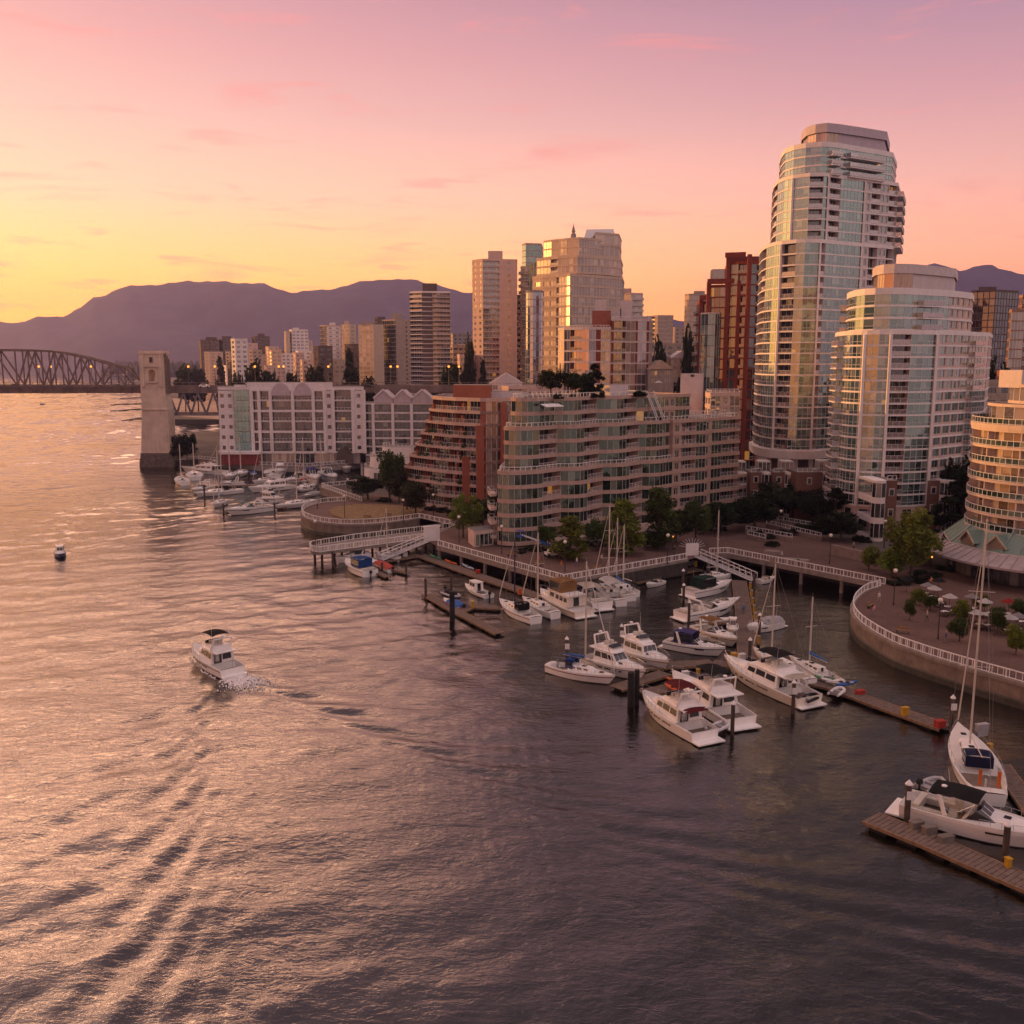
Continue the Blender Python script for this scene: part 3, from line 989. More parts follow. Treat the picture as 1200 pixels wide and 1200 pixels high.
# ================================================================== serpentine midrise by the promenade
M_TPINK = mat('tan_pink_concrete', (.47, .335, .285), .78, var=.09, streak=.4)
MM = mats(M_TPINK, M_FRAME, G_GREEN, M_TPINK, M_RAILW, G_DARK); MM['shade_glass'] = G_DARK; MM['open'] = True
root = thing('serpentine_midrise', 'ten storey pink banded apartment block with wavy glazed bays and three railed roof terraces', 'apartment block', (2, 192, ZP))
hold = {}
A0, B0 = Vector(G(598, 643, ZP)).to_2d(), Vector(G(852, 606, ZP)).to_2d()
ax = (B0 - A0).normalized(); an = Vector((ax.y, -ax.x))
LM = (B0 - A0).length
def mp(s, d):                                   # s along the front, d outward
    q = A0 + ax * s + an * d
    return (q.x, q.y)
def serp(s0, s1, dep, back):
    """rounded left end, then bays that swing in and out"""
    pts, st = [], ''
    r = 4.0
    for k in range(6):
        a_ = math.radians(180 + 90 * k / 5)
        pts.append(mp(s0 + r + r * math.cos(a_), -r - r * math.sin(a_) * 1.0 - 2 * r * 0)); 
    pts = [mp(s0 + r + r * math.cos(math.radians(180 + 18 * k)), dep - r - r * math.sin(math.radians(180 + 18 * k))) for k in range(6)]
    st += 'ggggg'
    wave = [(6.6, .5, 'g'), (8.2, .1, 'b'), (13.8, -.9, 'g'), (15.0, .2, 'g'), (17.2, 1.3, 'g'), (19.6, .9, 'b'), (25.4, -.8, 'g'), (26.8, .3, 'g'),
            (29.4, 1.2, 'g'), (31.8, .8, 'b'), (37.2, -.7, 'g'), (38.4, .3, 'g'), (41.0, 1.0, 'g'), (44.6, .2, 'g')]
    for s, d, c in wave:
        if s0 + 4.6 < s < s1 - .5:
            pts.append(mp(s, d + dep)); st += c
    return pts, 'g' + st
zM = [ZP + .3]
fm = 2.88
S1 = 46.0
tiers = [(0.0, S1, 5, 0, 0), (2.6, S1, 3, 5, -1.3), (5.0, 40.0, 2, 8, -2.2)]
for s0, s1, nf, k0, dd in tiers:
    pts, st = serp(s0, s1, dd, 0)
    pts.append(mp(s1, dd)); st += 's'
    pts += [mp(s1, -15), mp(s0 + 10, -14), mp(s0 + 4.6, -9)]
    st += 'sgg'
    assert len(st) == len(pts)
    zz = block(root, pts, ZP + .3 + k0 * fm, nf, fm, st, MM, .78, .22, 1.45, 2.4, hold=hold, parapet=.35, top_rail=True, fr=.05)
# flatter right wing with punched windows and balconies
S2 = LM + 4.0
def wing(s0, s1, nf, k0, sty='wbwgbw', d=0.0, back=-15, tr=True):
    n_ = len(sty)
    cuts = [s0]
    for c in sty:
        cuts.append(cuts[-1] + dict(w=2.2, b=4.2, g=2.6, s=1.2)[c])
    sc = (s1 - s0) / (cuts[-1] - s0)
    pts = [mp(s0 + (c - s0) * sc, d + (.25 if i % 2 else 0)) for i, c in enumerate(cuts)]
    pts += [mp(s1, back), mp(s0, back)]
    return block(root, pts, ZP + .3 + k0 * fm, nf, fm, sty + 'sss', MM, .80, .2, 1.2, 1.4, hold=hold, parapet=.35, top_rail=tr, bay=2.2, ww=1.2, wh=1.45)
wing(46.25, 57.0, 8, 0, 'wbg', -.3)
wing(57.25, S2 + 1, 8, 0, 'wgb', -1.6)
wing(40.25, 53.0, 2, 8, 'gwg', -2.0, tr=False)
wing(S2 + 1.25, S2 + 12, 3, 0, 'bww', -2.5, -12, tr=False)
# balcony stack on the rounded left end
for k in range(4):
    b = MB(); z = ZP + .3 + k * fm + 1.6
    q = [mp(.3, -5), mp(-1.1, -5.2), mp(.9, -9.0), mp(2.4, -8.8)]
    b.prism(q[::-1], z - .5, z, 0); railing(b, q, z, 1.0, 1.3, None, .08, 1)
    b.build('end_balcony', [M_PINK, M_RAILW], root)
# rooftop garden house and awning
zr = ZP + .3 + 10 * fm
b = MB(); b.prism([mp(31, -5), mp(36.5, -5), mp(36.5, -10), mp(31, -10)], zr + .36, zr + 2.8, 0, 1); b.build('roof_house', [M_PANEL, M_ROOF], root)
b = MB(); a_, b_ = mp(8.3, -1.0), mp(13, -1.0); c_, d_ = mp(13, .9), mp(8.3, .9)
b.add([(*a_, zr - .5), (*b_, zr - .5), (*c_, zr - 1.0), (*d_, zr - 1.0), (*a_, zr - .6), (*b_, zr - .6), (*c_, zr - 1.1), (*d_, zr - 1.1)], ((0, 3, 2, 1), (4, 5, 6, 7), (3, 7, 6, 2)))
b.build('awning', mat('awning_cloth', (.75, .72, .70), .8), root)
b = MB()
for s_, k_ in ((41.5, 8), (43.5, 8)):
    p_, q_ = Vector((*mp(s_, -.6), zr - 5.2)), Vector((*mp(s_ - 3.4, -.6), zr + .6))
    for dd in (0, .9):
        b.bar(p_ + Vector((0, 0, dd)), q_ + Vector((0, 0, dd)), .18, .18)
b.build('outside_stair', M_RAILW, root)
finish(hold)
# base retail and terrace walls
b = MB(); b.prism([mp(-5.0, -5.5), mp(-.2, -5.5), mp(2.6, -10.5), mp(-3.0, -10.5)], ZP, ZP + 3.2, 0, 1); b.build('entrance_pavilion', [M_PINK, M_ROOF], root)
wbm = MB(); panes(wbm, mp(-4.7, -5.42), mp(-.5, -5.42), ZP + .3, ZP + 2.5, 1.2, .12); wbm.build('pavilion_window', [G_GREEN, M_FRAME], root)
b = MB()
for i_ in range(6):
    s_ = 8 + i_ * 8.2
    b.prism([mp(s_, 1.8), mp(s_ + 6.4, 1.8), mp(s_ + 6.4, 1.2), mp(s_, 1.2)], ZP, ZP + 1.7, 0)
b.build('terrace_wall', M_PINK, root)

# ================================================================== stepped brick terrace building
MK = mats(mat('blush_band', (.50, .37, .34), .75, var=.07, streak=.3), M_FRAME, G_GREY, M_BRICK, M_RAILW, G_DARK); MK['shade_glass'] = G_DARK; MK['open'] = True
root = thing('terraced_brick_block', 'red brick block with pale bands stepping back in planted terraces toward the marina', 'apartment block', (-14, 238, ZP))
hold = {}
fk = 3.02
steps = [470, 472, 474, 480, 487, 494, 500, 504, 508]
cor = F2(563, 233, 16)
for k, ul in enumerate(steps):
    z = ZP + .3 + k * fk
    yl = 252 - (ul - 470) * .10
    L_ = F2(ul, yl, 16); m1 = Vector(L_).lerp(Vector(cor), .30); m2 = Vector(L_).lerp(Vector(cor), .62)
    ud = Vector((cor[0] - L_[0], cor[1] - L_[1])).normalized(); un = Vector((ud.y, -ud.x))
    m1 = m1 + un * 1.3; m2 = m2 + un * 1.6
    R1, R2, R3, R4 = F2(570, 232.6, 16), F2(588, 234.5, 16), F2(604, 238, 16), F2(622, 243, 16)
    pts = [L_, tuple(m1), tuple(m2), cor, R1, R2, R3, R4, F2(645, 262, 16), F2(ul + 14, 268, 16)]
    top = k == len(steps) - 1
    block(root, pts, z, 1, fk, 'bbb' + 's' + 'gggg' + 'ss', MK, .62, .16, 1.2, 1.6, hold=hold, roof=True, parapet=.3 if not top else .5, fr=.08)
    # planter and brick pier on the terrace edge
    if 0 < k:
        pz = z
        for t_ in (.05, .36, .70):
            b = MB(); c = Vector(L_).lerp(Vector(cor), t_) + un * .4
            b.box((c.x, c.y, pz - .1), (.8, .8, 1.9 if t_ < .6 else 2.6), 0, math.atan2(ud.y, ud.x))
            b.build('brick_pier', M_BRICK, root)
b = MB()
for u_, y_ in ((562.5, 232.3), (546, 235.2), (590, 234.2)):
    zh = ZP + fk * (7.2 if u_ < 570 else 9)
    if u_ == 546: zh = ZP + fk * 4.6
    b.box((*F2(u_, y_, 16), ZP), (1.9 if u_ != 590 else 1.5, 1.3, zh - ZP), 0, .1)
b.build('brick_stair_tower', M_BRICK, root)
zr = ZP + .3 + 9 * fk
b = MB(); b.prism([F2(531, 246, 32), F2(575, 242, 32), F2(577, 254, 32), F2(533, 256, 32)], zr + .3, zr + 3.7, 0, 1); b.build('roof_house', [M_BRICK, M_ROOF], root)
b = MB(); b.prism([F2(574, 246, 32), F2(612, 246, 32), F2(612, 254, 32), F2(574, 254, 32)], zr + .3, zr + 2.0, 0, 1); b.build('roof_plant_room', [M_PANEL, M_ROOF], root)
b = MB()
for k in (2, 4, 5, 6):
    ul = steps[k]
    for t_ in (.15, .25, .45, .55, .8):
        c = Vector(F2(ul, 252 - (ul - 470) * .1, 16)).lerp(Vector(cor), t_)
        for _ in range(26):
            o = Vector((R.gauss(0, .5), R.gauss(0, .5), abs(R.gauss(.4, .4))))
            q = Vector((c.x + un.x * 1.3, c.y + un.y * 1.3, ZP + k * fk + 1.0)) + o
            d1, d2 = Vector((R.uniform(-1, 1), R.uniform(-1, 1), R.uniform(-1, 1))) * .3, Vector((R.uniform(-1, 1), R.uniform(-1, 1), R.uniform(-1, 1))) * .3
            b.quad(q - d1, q - d2, q + d1, q + d2)
o = b.build('terrace_plants', leaf_mat('planter_leaf', (.02, .035, .012), (.06, .09, .02)), root); o['kind'] = 'stuff'
finish(hold)

# ================================================================== long white waterfront building
MW = mats(mat('white_grid', (.74, .68, .68), .7, var=.07, streak=.3), M_FRAME, G_DARK, M_WHITE, M_RAILW, G_DARK)
root = thing('white_waterfront_block', 'long white grid fronted waterfront block with teal glass corner and small gables', 'apartment block', (-60, 350, ZP))
zw0, zw1 = ZP, ZV(457, 350)
zg = ZP + 4.2
nw = 6
fw = (zw1 - zg) / nw
hold = {}
yb = 350.0
U = lambda u, y=yb, z=18: F2(u, y, z)
# parts of the front from left to right: white edge, glass corner, grid bays ...
segs = [(257, 275, 'w', 3), (275, 296, 'G', 0), (296, 304, 'B', 1), (304, 318, 'B', 2), (318, 344, 'B', 3), (344, 368, 'B', 3), (368, 381, 'B', 2), (381, 391, 'w', 0), (391, 414, 'D', 3), (414, 427, 'w', 0)]
wl = MB(); fsl = []
win = Parts(root, 'window', [G_DARK, M_DFRAME]); gl = Parts(root, 'window_bay', [G_DARK, mat('grey_frame', (.24, .22, .23), .5)]); glc = Parts(root, 'corner_window', [glass_mat('glass_corner', (.02, .07, .075), (.14, .27, .27), (.05, .17, .175), .25, 0), MATS['grey_frame']])
for k in range(nw):
    z = zg + k * fw
    s_ = MB(); s_.prism([U(257), U(427), U(427, 366), U(257, 366)], z - .25, z + .25, 0); s_.build('floor_slab', MW['slab'], root)
    for (a_, b_, t_, nb) in segs:
        p, q = U(a_, yb + .15), U(b_, yb + .15)
        if t_ == 'w':
            punched(wl, win, U(a_), U(b_), z + .25, z + fw - .25, 3.0 if nb else 3.4, 1.3, 1.35, .8)
        elif t_ == 'G':
            c = MB(); panes(c, U(a_, yb - .8), U(b_, yb - .8), z + .1, z + fw - .1, 1.2, .1, .05, .4, bias=.75); glc.put(c)
        else:
            c = MB(); panes(c, U(a_, yb + (1.2 if t_ == 'D' else .5)), U(b_, yb + (1.2 if t_ == 'D' else .5)), z + .25, z + fw - .25, 1.5, .08, .05, .35); gl.put(c)
            if t_ == 'D' or (k % 2 and nb > 1):
                rl = MB(); railing(rl, [U(a_ + .6, yb - .05), U(b_ - .6, yb - .05)], z + .25, 1.0, 1.4, None, .09); rl.build('balcony_railing', M_RAILW, root)
for p in (win, gl, glc): p.done()
wl.build('wall', MW['slab'], root)
fr_m = MB()
zz1 = zw1
for u_ in (296, 304.5, 318, 344, 368, 381, 391, 414, 427):
    fr_m.box((*U(u_, yb - .35), zg - .3), (1.1, 1.0, zz1 - zg + .3), 0)
for k in (0, 2, 4, 6):
    z = zg + k * fw
    for a_, b_ in ((296, 304.5), (304.5, 318), (318, 344), (344, 368), (368, 381)):
        p, q = U(a_, yb - .30), U(b_, yb - .30)
        fr_m.bar((p[0] + .55, p[1], z), (q[0] - .55, q[1], z), .9, .8)
fr_m.build('front_frame', MW['slab'], root)
rf = MB(); rf.prism([U(257), U(427), U(427, 366), U(257, 366)], zw1, zw1 + 1.0, 0, 1)
rf.prism([U(291), U(391), U(391, 364), U(291, 364)], zw1 + 1.0, zw1 + 2.6, 0, 1)
rf.prism([U(276, yb + 2), U(290, yb + 2), U(290, 362), U(276, 362)], zw1 + 1.0, zw1 + 1.7, 0, 1)
rf.build('roof', [MW['slab'], M_ROOF], root)
for ua, ub in ((320, 342), (346, 367)):
    g_ = MB(); x0, x1 = U(ua)[0], U(ub)[0]; xm = (x0 + x1) / 2; w_ = (x1 - x0) / 2
    prof = [(xm + w_ * math.cos(math.pi * t / 10), zw1 - 2.0 + 4.6 * math.sin(math.pi * t / 10)) for t in range(11)]
    ya, yb2 = yb - .95, yb + 9
    g_.loft([[(x, ya, z) for x, z in prof], [(x, yb2, z) for x, z in prof]], 0)
    g_.build('arched_gable', mat('lilac_panel', (.50, .42, .46), .6), root)
gb = MB(); gb.box((*U(342, yb + 8), ZP), (U(427)[0] - U(257)[0] - .5, 15.0, 4.0), 0); gb.build('ground_wall', M_GREYC, root)
for i_, (a_, b_) in enumerate(((296, 304), (305, 317.5), (319, 343.5), (345, 367.5), (368.5, 381), (382, 390))):
    c = MB(); panes(c, U(a_, yb + .3), U(b_, yb + .3), ZP + .3, ZP + 3.8, 1.6, .15); c.build('shop_window', [G_WARM if i_ != 3 else G_DARK, M_FRAME], root)
c = MB(); xa, xb = U(393)[0], U(413)[0]; xm, w_ = (xa + xb) / 2, (xb - xa) / 2
prof = [(xm + w_ * math.cos(math.pi * t / 12), ZP + 1.5 + 4.6 * math.sin(math.pi * t / 12)) for t in range(13)] + [(xa, ZP), (xb, ZP)]
c.loft([[(x, yb - .12, z) for x, z in prof], [(x, yb + .05, z) for x, z in prof]], 0); c.build('archway', M_SHADE, root)
# low red-paned restaurant under the glass corner
c = MB(); c.prism([U(256, yb - 6), U(304, yb - 6), U(306, yb - .5), U(254, yb - .5)], ZP + 4.0, ZP + 4.9, 0); c.build('canopy', MW['slab'], root)
c = MB(); panes(c, U(258, yb - 5), U(303, yb - 5), ZP + .2, ZP + 4.0, 1.4, .15)
c.build('restaurant_window', [mat('red_pane', (.22, .035, .03), .6), M_DFRAME], root)
finish(hold)

root = thing('gabled_white_block', 'lower white block with a row of three pitched gables, right of the long white block', 'apartment block', (-45, 352, ZP))
gl = Parts(root, 'window_bay', [G_DARK, MATS['grey_frame']]); fr_m = MB(); wl = MB()
ng = 6; zg2 = ZP + 3; zg3 = ZV(474, 352); fg = (zg3 - zg2) / ng
for k in range(ng):
    z = zg2 + k * fg
    s_ = MB(); s_.prism([U(427.6, 352), U(512, 352), U(512, 366), U(427.6, 366)], z - .25, z + .3, 0); s_.build('floor_slab', MW['slab'], root)
    for a_, b_ in ((428, 437), (438, 460), (461, 482), (483, 511)):
        c = MB(); panes(c, U(a_, 352.5), U(b_, 352.5), z + .3, z + fg - .25, 1.6, .09, .05, .35); gl.put(c)
gl.done()
for u_ in (437.5, 460.5, 482.5):
    fr_m.box((*U(u_, 351.7), ZP), (1.0, 1.0, zg3 - ZP), 0)
fr_m.build('front_frame', MW['slab'], root)
rf = MB(); rf.prism([U(427.6, 352), U(512, 352), U(512, 366), U(427.6, 366)], zg3, zg3 + .6, 0, 1); rf.build('roof', [MW['slab'], M_ROOF], root)
for a_, b_ in ((438, 460), (461, 482), (483, 506)):
    x0, x1 = U(a_)[0], U(b_)[0]; xm = (x0 + x1) / 2
    g_ = MB(); pr_ = [(x0, zg3 + .6), (x1, zg3 + .6), (x1, zg3 + 2.2), (xm, zg3 + 5.2), (x0, zg3 + 2.2)]
    g_.loft([[(x, 351.6, z) for x, z in pr_], [(x, 365, z) for x, z in pr_]], 0)
    go_ = g_.build('gable', MATS['lilac_panel'], root)
    f_ = MB(); f_.bar((x0 - .2, 351.5, zg3 + 2.3), (xm, 351.5, zg3 + 5.5), .7, .5); f_.bar((xm, 351.5, zg3 + 5.5), (x1 + .2, 351.5, zg3 + 2.3), .7, .5)
    f_.build('bargeboard', MW['slab'], go_)
gb = MB(); gb.prism([U(427.6, 352.5), U(512, 352.5), U(512, 366), U(427.6, 366)], ZP, zg2 - .25, 0); gb.build('ground_wall', M_GREYC, root)

# white low restaurant with rounded ends in front of it
root = thing('white_pavilion', 'low white stepped pavilion with rounded end beside the marina walkway', 'pavilion', (-47, 285, ZP))
def rnd_end(u0, u1, Y, dep, z):
    x0, x1 = XU(u0, Y, z), XU(u1, Y, z)
    r = dep / 2
    return [(x0 + r + r * math.cos(math.radians(90 + 18 * k)), Y + r + r * math.sin(math.radians(90 + 18 * k))) for k in range(11)] + [(x1, Y), (x1, Y + dep)]
for (u0, u1, Y, dep, za, zb_) in ((424, 474, 284, 11, ZP, ZP + 5.4), (431, 480, 286, 10, ZP + 5.4, ZP + 8.6), (446, 482, 288, 8, ZP + 8.6, ZP + 11.5)):
    b = MB(); pth = rnd_end(u0, u1, Y, dep, za)
    b.prism(pth, za, zb_, 0, 1)
    b.build('wall', [M_WHITE, M_ROOF], root)
    rl = MB(); railing(rl, offset(pth, -.2)[:12], zb_, 1.0, 1.2, None, .1); rl.build('roof_railing', M_RAILW, root)
for u0, u1, za in ((438, 446, ZP + 2.2), (448, 458, ZP + 2.2), (460, 470, ZP + 2.2), (452, 462, ZP + 6.2), (464, 474, ZP + 6.2)):
    c = MB(); y_ = 283.9 if za < ZP + 5 else 285.9
    panes(c, F2(u0, y_, za), F2(u1, y_, za), za, za + 2.0, 1.2, .12); c.build('window', [G_DARK, M_FRAME], root)
# ================================================================== other towers
def tower(label, u0, us, u1, vt, Y, d0, d1, dep, sl, sr, M, fh=3.0, zbase=ZP, top=None, cat='tower', name='apartment_tower', cuts_l=None, cuts_r=None, group=None, **kw):
    """two visible faces: u0-us (left, recedes by d0) and us-u1 (right, recedes by d1); letters per strip of each face"""
    zt = ZV(vt, Y); zm = (zt + 20) / 2
    A, B, C_ = F2(u0, Y + d0, zm), F2(us, Y, zm), F2(u1, Y + d1, zm)
    def cut(p, q, s, cu):
        n = len(s); cu = cu or [i / n for i in range(n)]
        return [tuple(Vector(p).lerp(Vector(q), c)) for c in cu]
    pts, st = [], ''
    if us - u0 > .5:
        pts += cut(A, B, sl, cuts_l); st += sl
    else:
        B = A if us <= u0 else B
    pts += cut(B, C_, sr, cuts_r) + [C_]; st += sr
    k = Y / 300
    AA = A if us - u0 > .5 else B
    pts += [(C_[0] * (1 + dep / C_[1]), C_[1] + dep), (AA[0] * (1 + dep / AA[1]), AA[1] + dep)]
    st += 'sss'
    root = thing(name, label, cat, (B[0], B[1], zbase), 0, group)
    nf = max(1, int(round((zt - zbase - 1.0) / fh))); f = (zt - zbase - 1.0) / nf
    kw.setdefault('parapet', .6)
    block(root, pts, zbase, nf, f, st, M, **kw)
    for (ua, ub, va, vb_, m_) in top or []:
        ya = Y + 3
        za, zb_ = ZV(vt, Y) - .6, ZV(va, ya)
        b = MB(); b.prism([F2(ua, ya, zb_), F2(ub, ya, zb_), F2(ub, ya + 7, zb_), F2(ua, ya + 7, zb_)], za, zb_, 0, 1)
        b.build('roof_house', [m_, M_ROOF], root)
    return root, pts

M_W1 = mats(M_BEIGE, M_FRAME, G_WARM, M_BEIGE)
M_W2 = mats(M_TAN, M_DFRAME, G_DARK, M_TAN)
M_W3 = mats(M_PINK, M_FRAME, G_PALE, M_PINK)
M_W4 = mats(M_WHITE, M_FRAME, G_DARK, M_BROWNC)
M_W5 = mats(M_GREYC, M_DFRAME, G_GREY, M_GREYC)
M_W6 = mats(M_BROWNC, M_DFRAME, G_DARK, M_BROWNC)
M_W7 = mats(M_WHITE, M_FRAME, G_GREY, M_WHITE)
M_W8 = mats(M_REDP, M_FRAME, G_GREY, M_REDP)
M_W9 = mats(M_PINK, M_FRAME, G_GREY, M_REDP)

# stepped warm stone tower in the middle
zs = ZP
root = thing('stepped_stone_tower', 'tall stepped beige tower with gridded windows, gabled glass rooftop and small spire', 'tower', (XU(668, 425, 60), 425, ZP))
hold = {}
Yc = 425.0
def cp(l, z=70): return [F2(u, y, z) for u, y in l]
zA, zB, zC, zD = ZV(322, Yc), ZV(300, Yc + 2), ZV(278, Yc + 4), ZV(266, Yc + 9)
block(root, cp([(624, 441), (636, 436), (652, 431), (655, 430), (664, 427), (668, 425), (692, 431), (706, 435), (707, 436), (729, 444), (731, 470), (630, 470)]), ZP, 17, (zA - ZP - .6) / 17, 'wwbggggg' + 'gggs'[:2] + 'ss', M_W1, .75, .2, 1.7, 1.3, hold=hold, fr=.22, bay=4.5, ww=3.2, wh=2.0, sill=.8, parapet=.8, mid=.4)
block(root, cp([(629, 443), (645, 437), (654, 434), (676, 428.5), (692, 432), (707, 436), (716, 440), (727, 446), (729, 470), (634, 470)]), zA + .9, 2, (zB - zA - 1.4) / 2, 'gbgggggsss', M_W1, .8, .2, 2.0, 1.2, hold=hold, fr=.28, parapet=.8)
block(root, cp([(637, 446), (646, 442), (656, 439), (664, 436.5), (678, 433), (690, 436), (705, 442), (708, 466), (640, 466)]), zB + .9, 2, (zC - zB - 1.2) / 2, 'gsgsgg' + 'sss', M_W1, .6, .15, 1.6, 1, hold=hold, fr=.2, mid=.4, parapet=.5)
block(root, cp([(697, 440), (724, 446), (727, 470), (699, 470)]), zB + .9, 2, (ZV(273, Yc + 14) - zB - 1.2) / 2, 'ggss', M_W1, .9, .2, 2.4, 1, hold=hold, fr=.35, parapet=.5)
finish(hold)
zz = zC + .6
b = MB(); x0, x1 = XU(684, 440, zz), XU(717, 446, zz)
b.loft([[(x0, 440, zz), (x0 + 3, 447, zz), (x0 + 1.5, 443.5, zz + 4.6)], [(x1, 446, zz + .5), (x1 + 3, 453, zz + .5), (x1 + 1.0, 449.5, zz + 5.6)]], 0)
b.build('glass_gable', G_PALE, root)
b = MB(); sx = XU(672, 436, zz)
b.lathe((sx, 436, zz), [(1.3, 0), (1.1, 1.6), (.5, 2.2), (.9, 2.6), (.12, 5.4), (.05, 6.4)], 8); b.build('spire', M_GREYC, root)

# glass shafts beside it
root = thing('slim_glass_tower', 'slim flat topped glass tower behind the stepped beige tower', 'tower', (XU(614, 520, 70), 520, ZP))
zt = ZV(285, 520)
block(root, [F2(u, y, 70) for u, y in [(612, 524), (616, 520), (634, 522), (636, 540), (614, 540)]], ZP, 32, (zt - ZP - .8) / 32, 'gggss', mats(M_TAN, M_FRAME, G_TEAL, M_TAN), .4, .12, 2.2, 1, fr=.12, bias=.55)
root = thing('glass_cylinder', 'blue grey glass cylinder with gold lit flank beside the stepped beige tower', 'tower', (XU(626, 412, 40), 412, ZP))
zt = ZV(341, 412); r_ = 3.7; xc = XU(626, 412, 40)
block(root, arc(xc, 412, r_, 0, 360, 18)[:-1], ZP, 22, (zt - ZP - .8) / 22, 'g', mats(M_GREYC, M_FRAME, glass_mat('glass_blue', (.03, .05, .07), (.25, .30, .36), (.10, .15, .20), .32, 0), M_TAN), .25, .05, 1.2, 1, fr=.05)
root = thing('slim_balcony_tower', 'narrow tower with small stacked balconies left of the glass cylinder', 'tower', (XU(612, 500, 60), 500, ZP))
zt = ZV(312, 500)
block(root, [F2(u, y, 60) for u, y in [(610, 503), (611.5, 500), (618, 501), (618, 512), (611, 512)]], ZP, 26, (zt - ZP - .8) / 26, 'BBgss', M_W1, .5, .1, 1.8, 1.1, fr=.1)

tower('tall pinkish concrete tower with dark balcony stack and blank right flank', 554, 566, 606, 303, 480, 6, 3, 22, 'ww', 'bsws', M_W3, 2.9, bay=3.4, ww=1.5, wh=1.3, fr=.12, cuts_r=[0, .48, .72, .82], pane=2, top=[(572, 589, 294, 0, M_PINK)], bd=1.2)
tower('narrow dark tower peeking out right of the pinkish concrete tower', 604, 604, 611, 345, 540, 0, 2, 18, '', 'b', M_W6, 2.9, fr=.1)
tower('brown tower with glowing left balconies and white slab balconies on its right', 481, 495, 528, 341, 600, 5, 3, 20, 'b', 'sB', M_W4, 2.85, cuts_r=[0, .38], top=[(495, 512, 332, 0, M_BROWNC)], fr=.1, pane=2.2)
tower('broad tan tower with sunlit gridded left face and plain right face', 449, 464, 481, 374, 680, 8, 4, 24, 'gg', 'sw', M_W2, 3.0, fr=.5, pane=2.4, bay=3.6, ww=1.2, wh=1.1, top=[(459, 471, 367, 0, M_TAN)])
tower('dark tower half hidden behind the broad tan tower', 440, 443, 452, 371, 730, 2, 2, 20, 'w', 'w', M_W6, 3.0, bay=4, ww=2, wh=1.3)
tower('beige tower with orange lit windows and dark flank left of the broad tan tower', 421, 438, 450, 380, 660, 6, 4, 22, 'pp', 's', M_W1, 3.0, fr=.4, pane=2.6, top=[(424, 436, 377, 0, M_TAN)])
tower('slim tower with lit left edge among the far towers', 401, 410, 418, 380, 780, 4, 3, 20, 'p', 'w', M_W1, 3.0, bay=4, ww=2.2, wh=1.4, top=[(403, 409, 376, 0, M_BEIGE)])
tower('pale tower with golden balcony edge and white right wall', 376, 384, 400, 381, 740, 4, 3, 20, 'b', 'ww', mats(M_BEIGE, M_FRAME, G_WARM, M_WHITE), 3.0, bay=4.2, ww=2.2, wh=1.4, top=[(386, 393, 378, 0, M_WHITE)])
tower('far white gridded slab tower with stepped left shoulder', 340, 343, 362, 386, 900, 3, 2, 20, 'w', 'ww', M_W7, 3.0, bay=4.5, ww=2.6, wh=1.5, top=[(343, 350, 384, 0, M_WHITE)])
tower('slim pale shaft at the shoulder of the far white slab tower', 334, 336, 340.5, 388, 895, 2, 1, 16, 's', 's', M_W1, 3.0)
tower('dark brick tower standing alone above the treetops', 296, 300, 317, 394, 1000, 4, 2, 24, 'w', 'ww', M_W6, 3.0, bay=4.5, ww=2.4, wh=1.4, top=[(302, 310, 391, 0, M_BROWNC)])
tower('dark tower, left one of the far pair near the bridge pier', 234, 236, 257, 398, 1000, 4, 2, 24, 'w', 'ww', M_W6, 3.0, bay=4.5, ww=2.4, wh=1.4, top=[(241, 254, 395, 0, M_BROWNC)])
tower('dark tower, right one of the far pair near the bridge pier', 257.5, 262, 278, 397, 1010, 4, 2, 24, 'w', 'ww', M_W6, 3.0, bay=4.5, ww=2.4, wh=1.4, top=[(260, 271, 394, 0, M_BROWNC)])
tower('lower beige block with lit left face before the far dark pair', 240, 246, 262, 412, 920, 3, 2, 24, 'w', 'ww', M_W1, 3.0, bay=4.5, ww=2.4, wh=1.4)
tower('beige tower on the skyline between the red and white block and the red tower', 763, 770, 788, 369, 700, 6, 3, 22, 'bs', 'sw', mats(M_BEIGE, M_FRAME, G_WARM, M_TAN), 3.0, bay=4, ww=1.4, wh=1.2)
tower('tall tan ribbed tower close behind the red tower', 801, 806, 827, 344, 560, 4, 3, 22, 's', 'sws', mats(M_TAN, M_FRAME, G_GREY, M_BEIGE), 3.0, bay=4, ww=1.4, wh=1.2, top=[(813, 826, 341, 0, M_TAN)])
tower('stepped pale tower with small corner balconies behind the red and white block', 728, 738, 752, 343, 500, 3, 2, 20, 'g', 'B', M_W3, 3.0, fr=.2, top=[(731, 740, 338, 0, M_PINK)])
tower('distant grey block low beside the tan ribbed tower', 787, 790, 815, 383, 760, 3, 2, 20, 's', 'ww', M_W2, 3.0, bay=4, ww=1.6, wh=1.2)
tower('grey tower with dark window grid left of the pinkish concrete tower', 528, 531, 553, 390, 820, 3, 2, 20, 'w', 'ww', M_W5, 3.0, bay=4, ww=2, wh=1.3)
tower('dark gridded tower with flat roof behind the drum tower', 1134, 1162, 1188, 339, 420, 6, 8, 24, 'gg', 'gg', mats(M_BROWNC, M_DFRAME, G_DARK, M_BROWNC), 3.0, fr=.35, pane=2.2, top=[(1147, 1168, 336, 0, M_BROWNC)])
root, _ = tower('brick tower with cream window bands at the right edge above the round tower', 1178, 1181, 1240, 362, 330, 6, 6, 30, 'w', 'gwgw', mats(mat('cream_band', (.34, .20, .13), .8), M_FRAME, G_WARM, M_BRICK2), 3.1, fr=.3, bay=2.6, ww=1.9, wh=1.7)
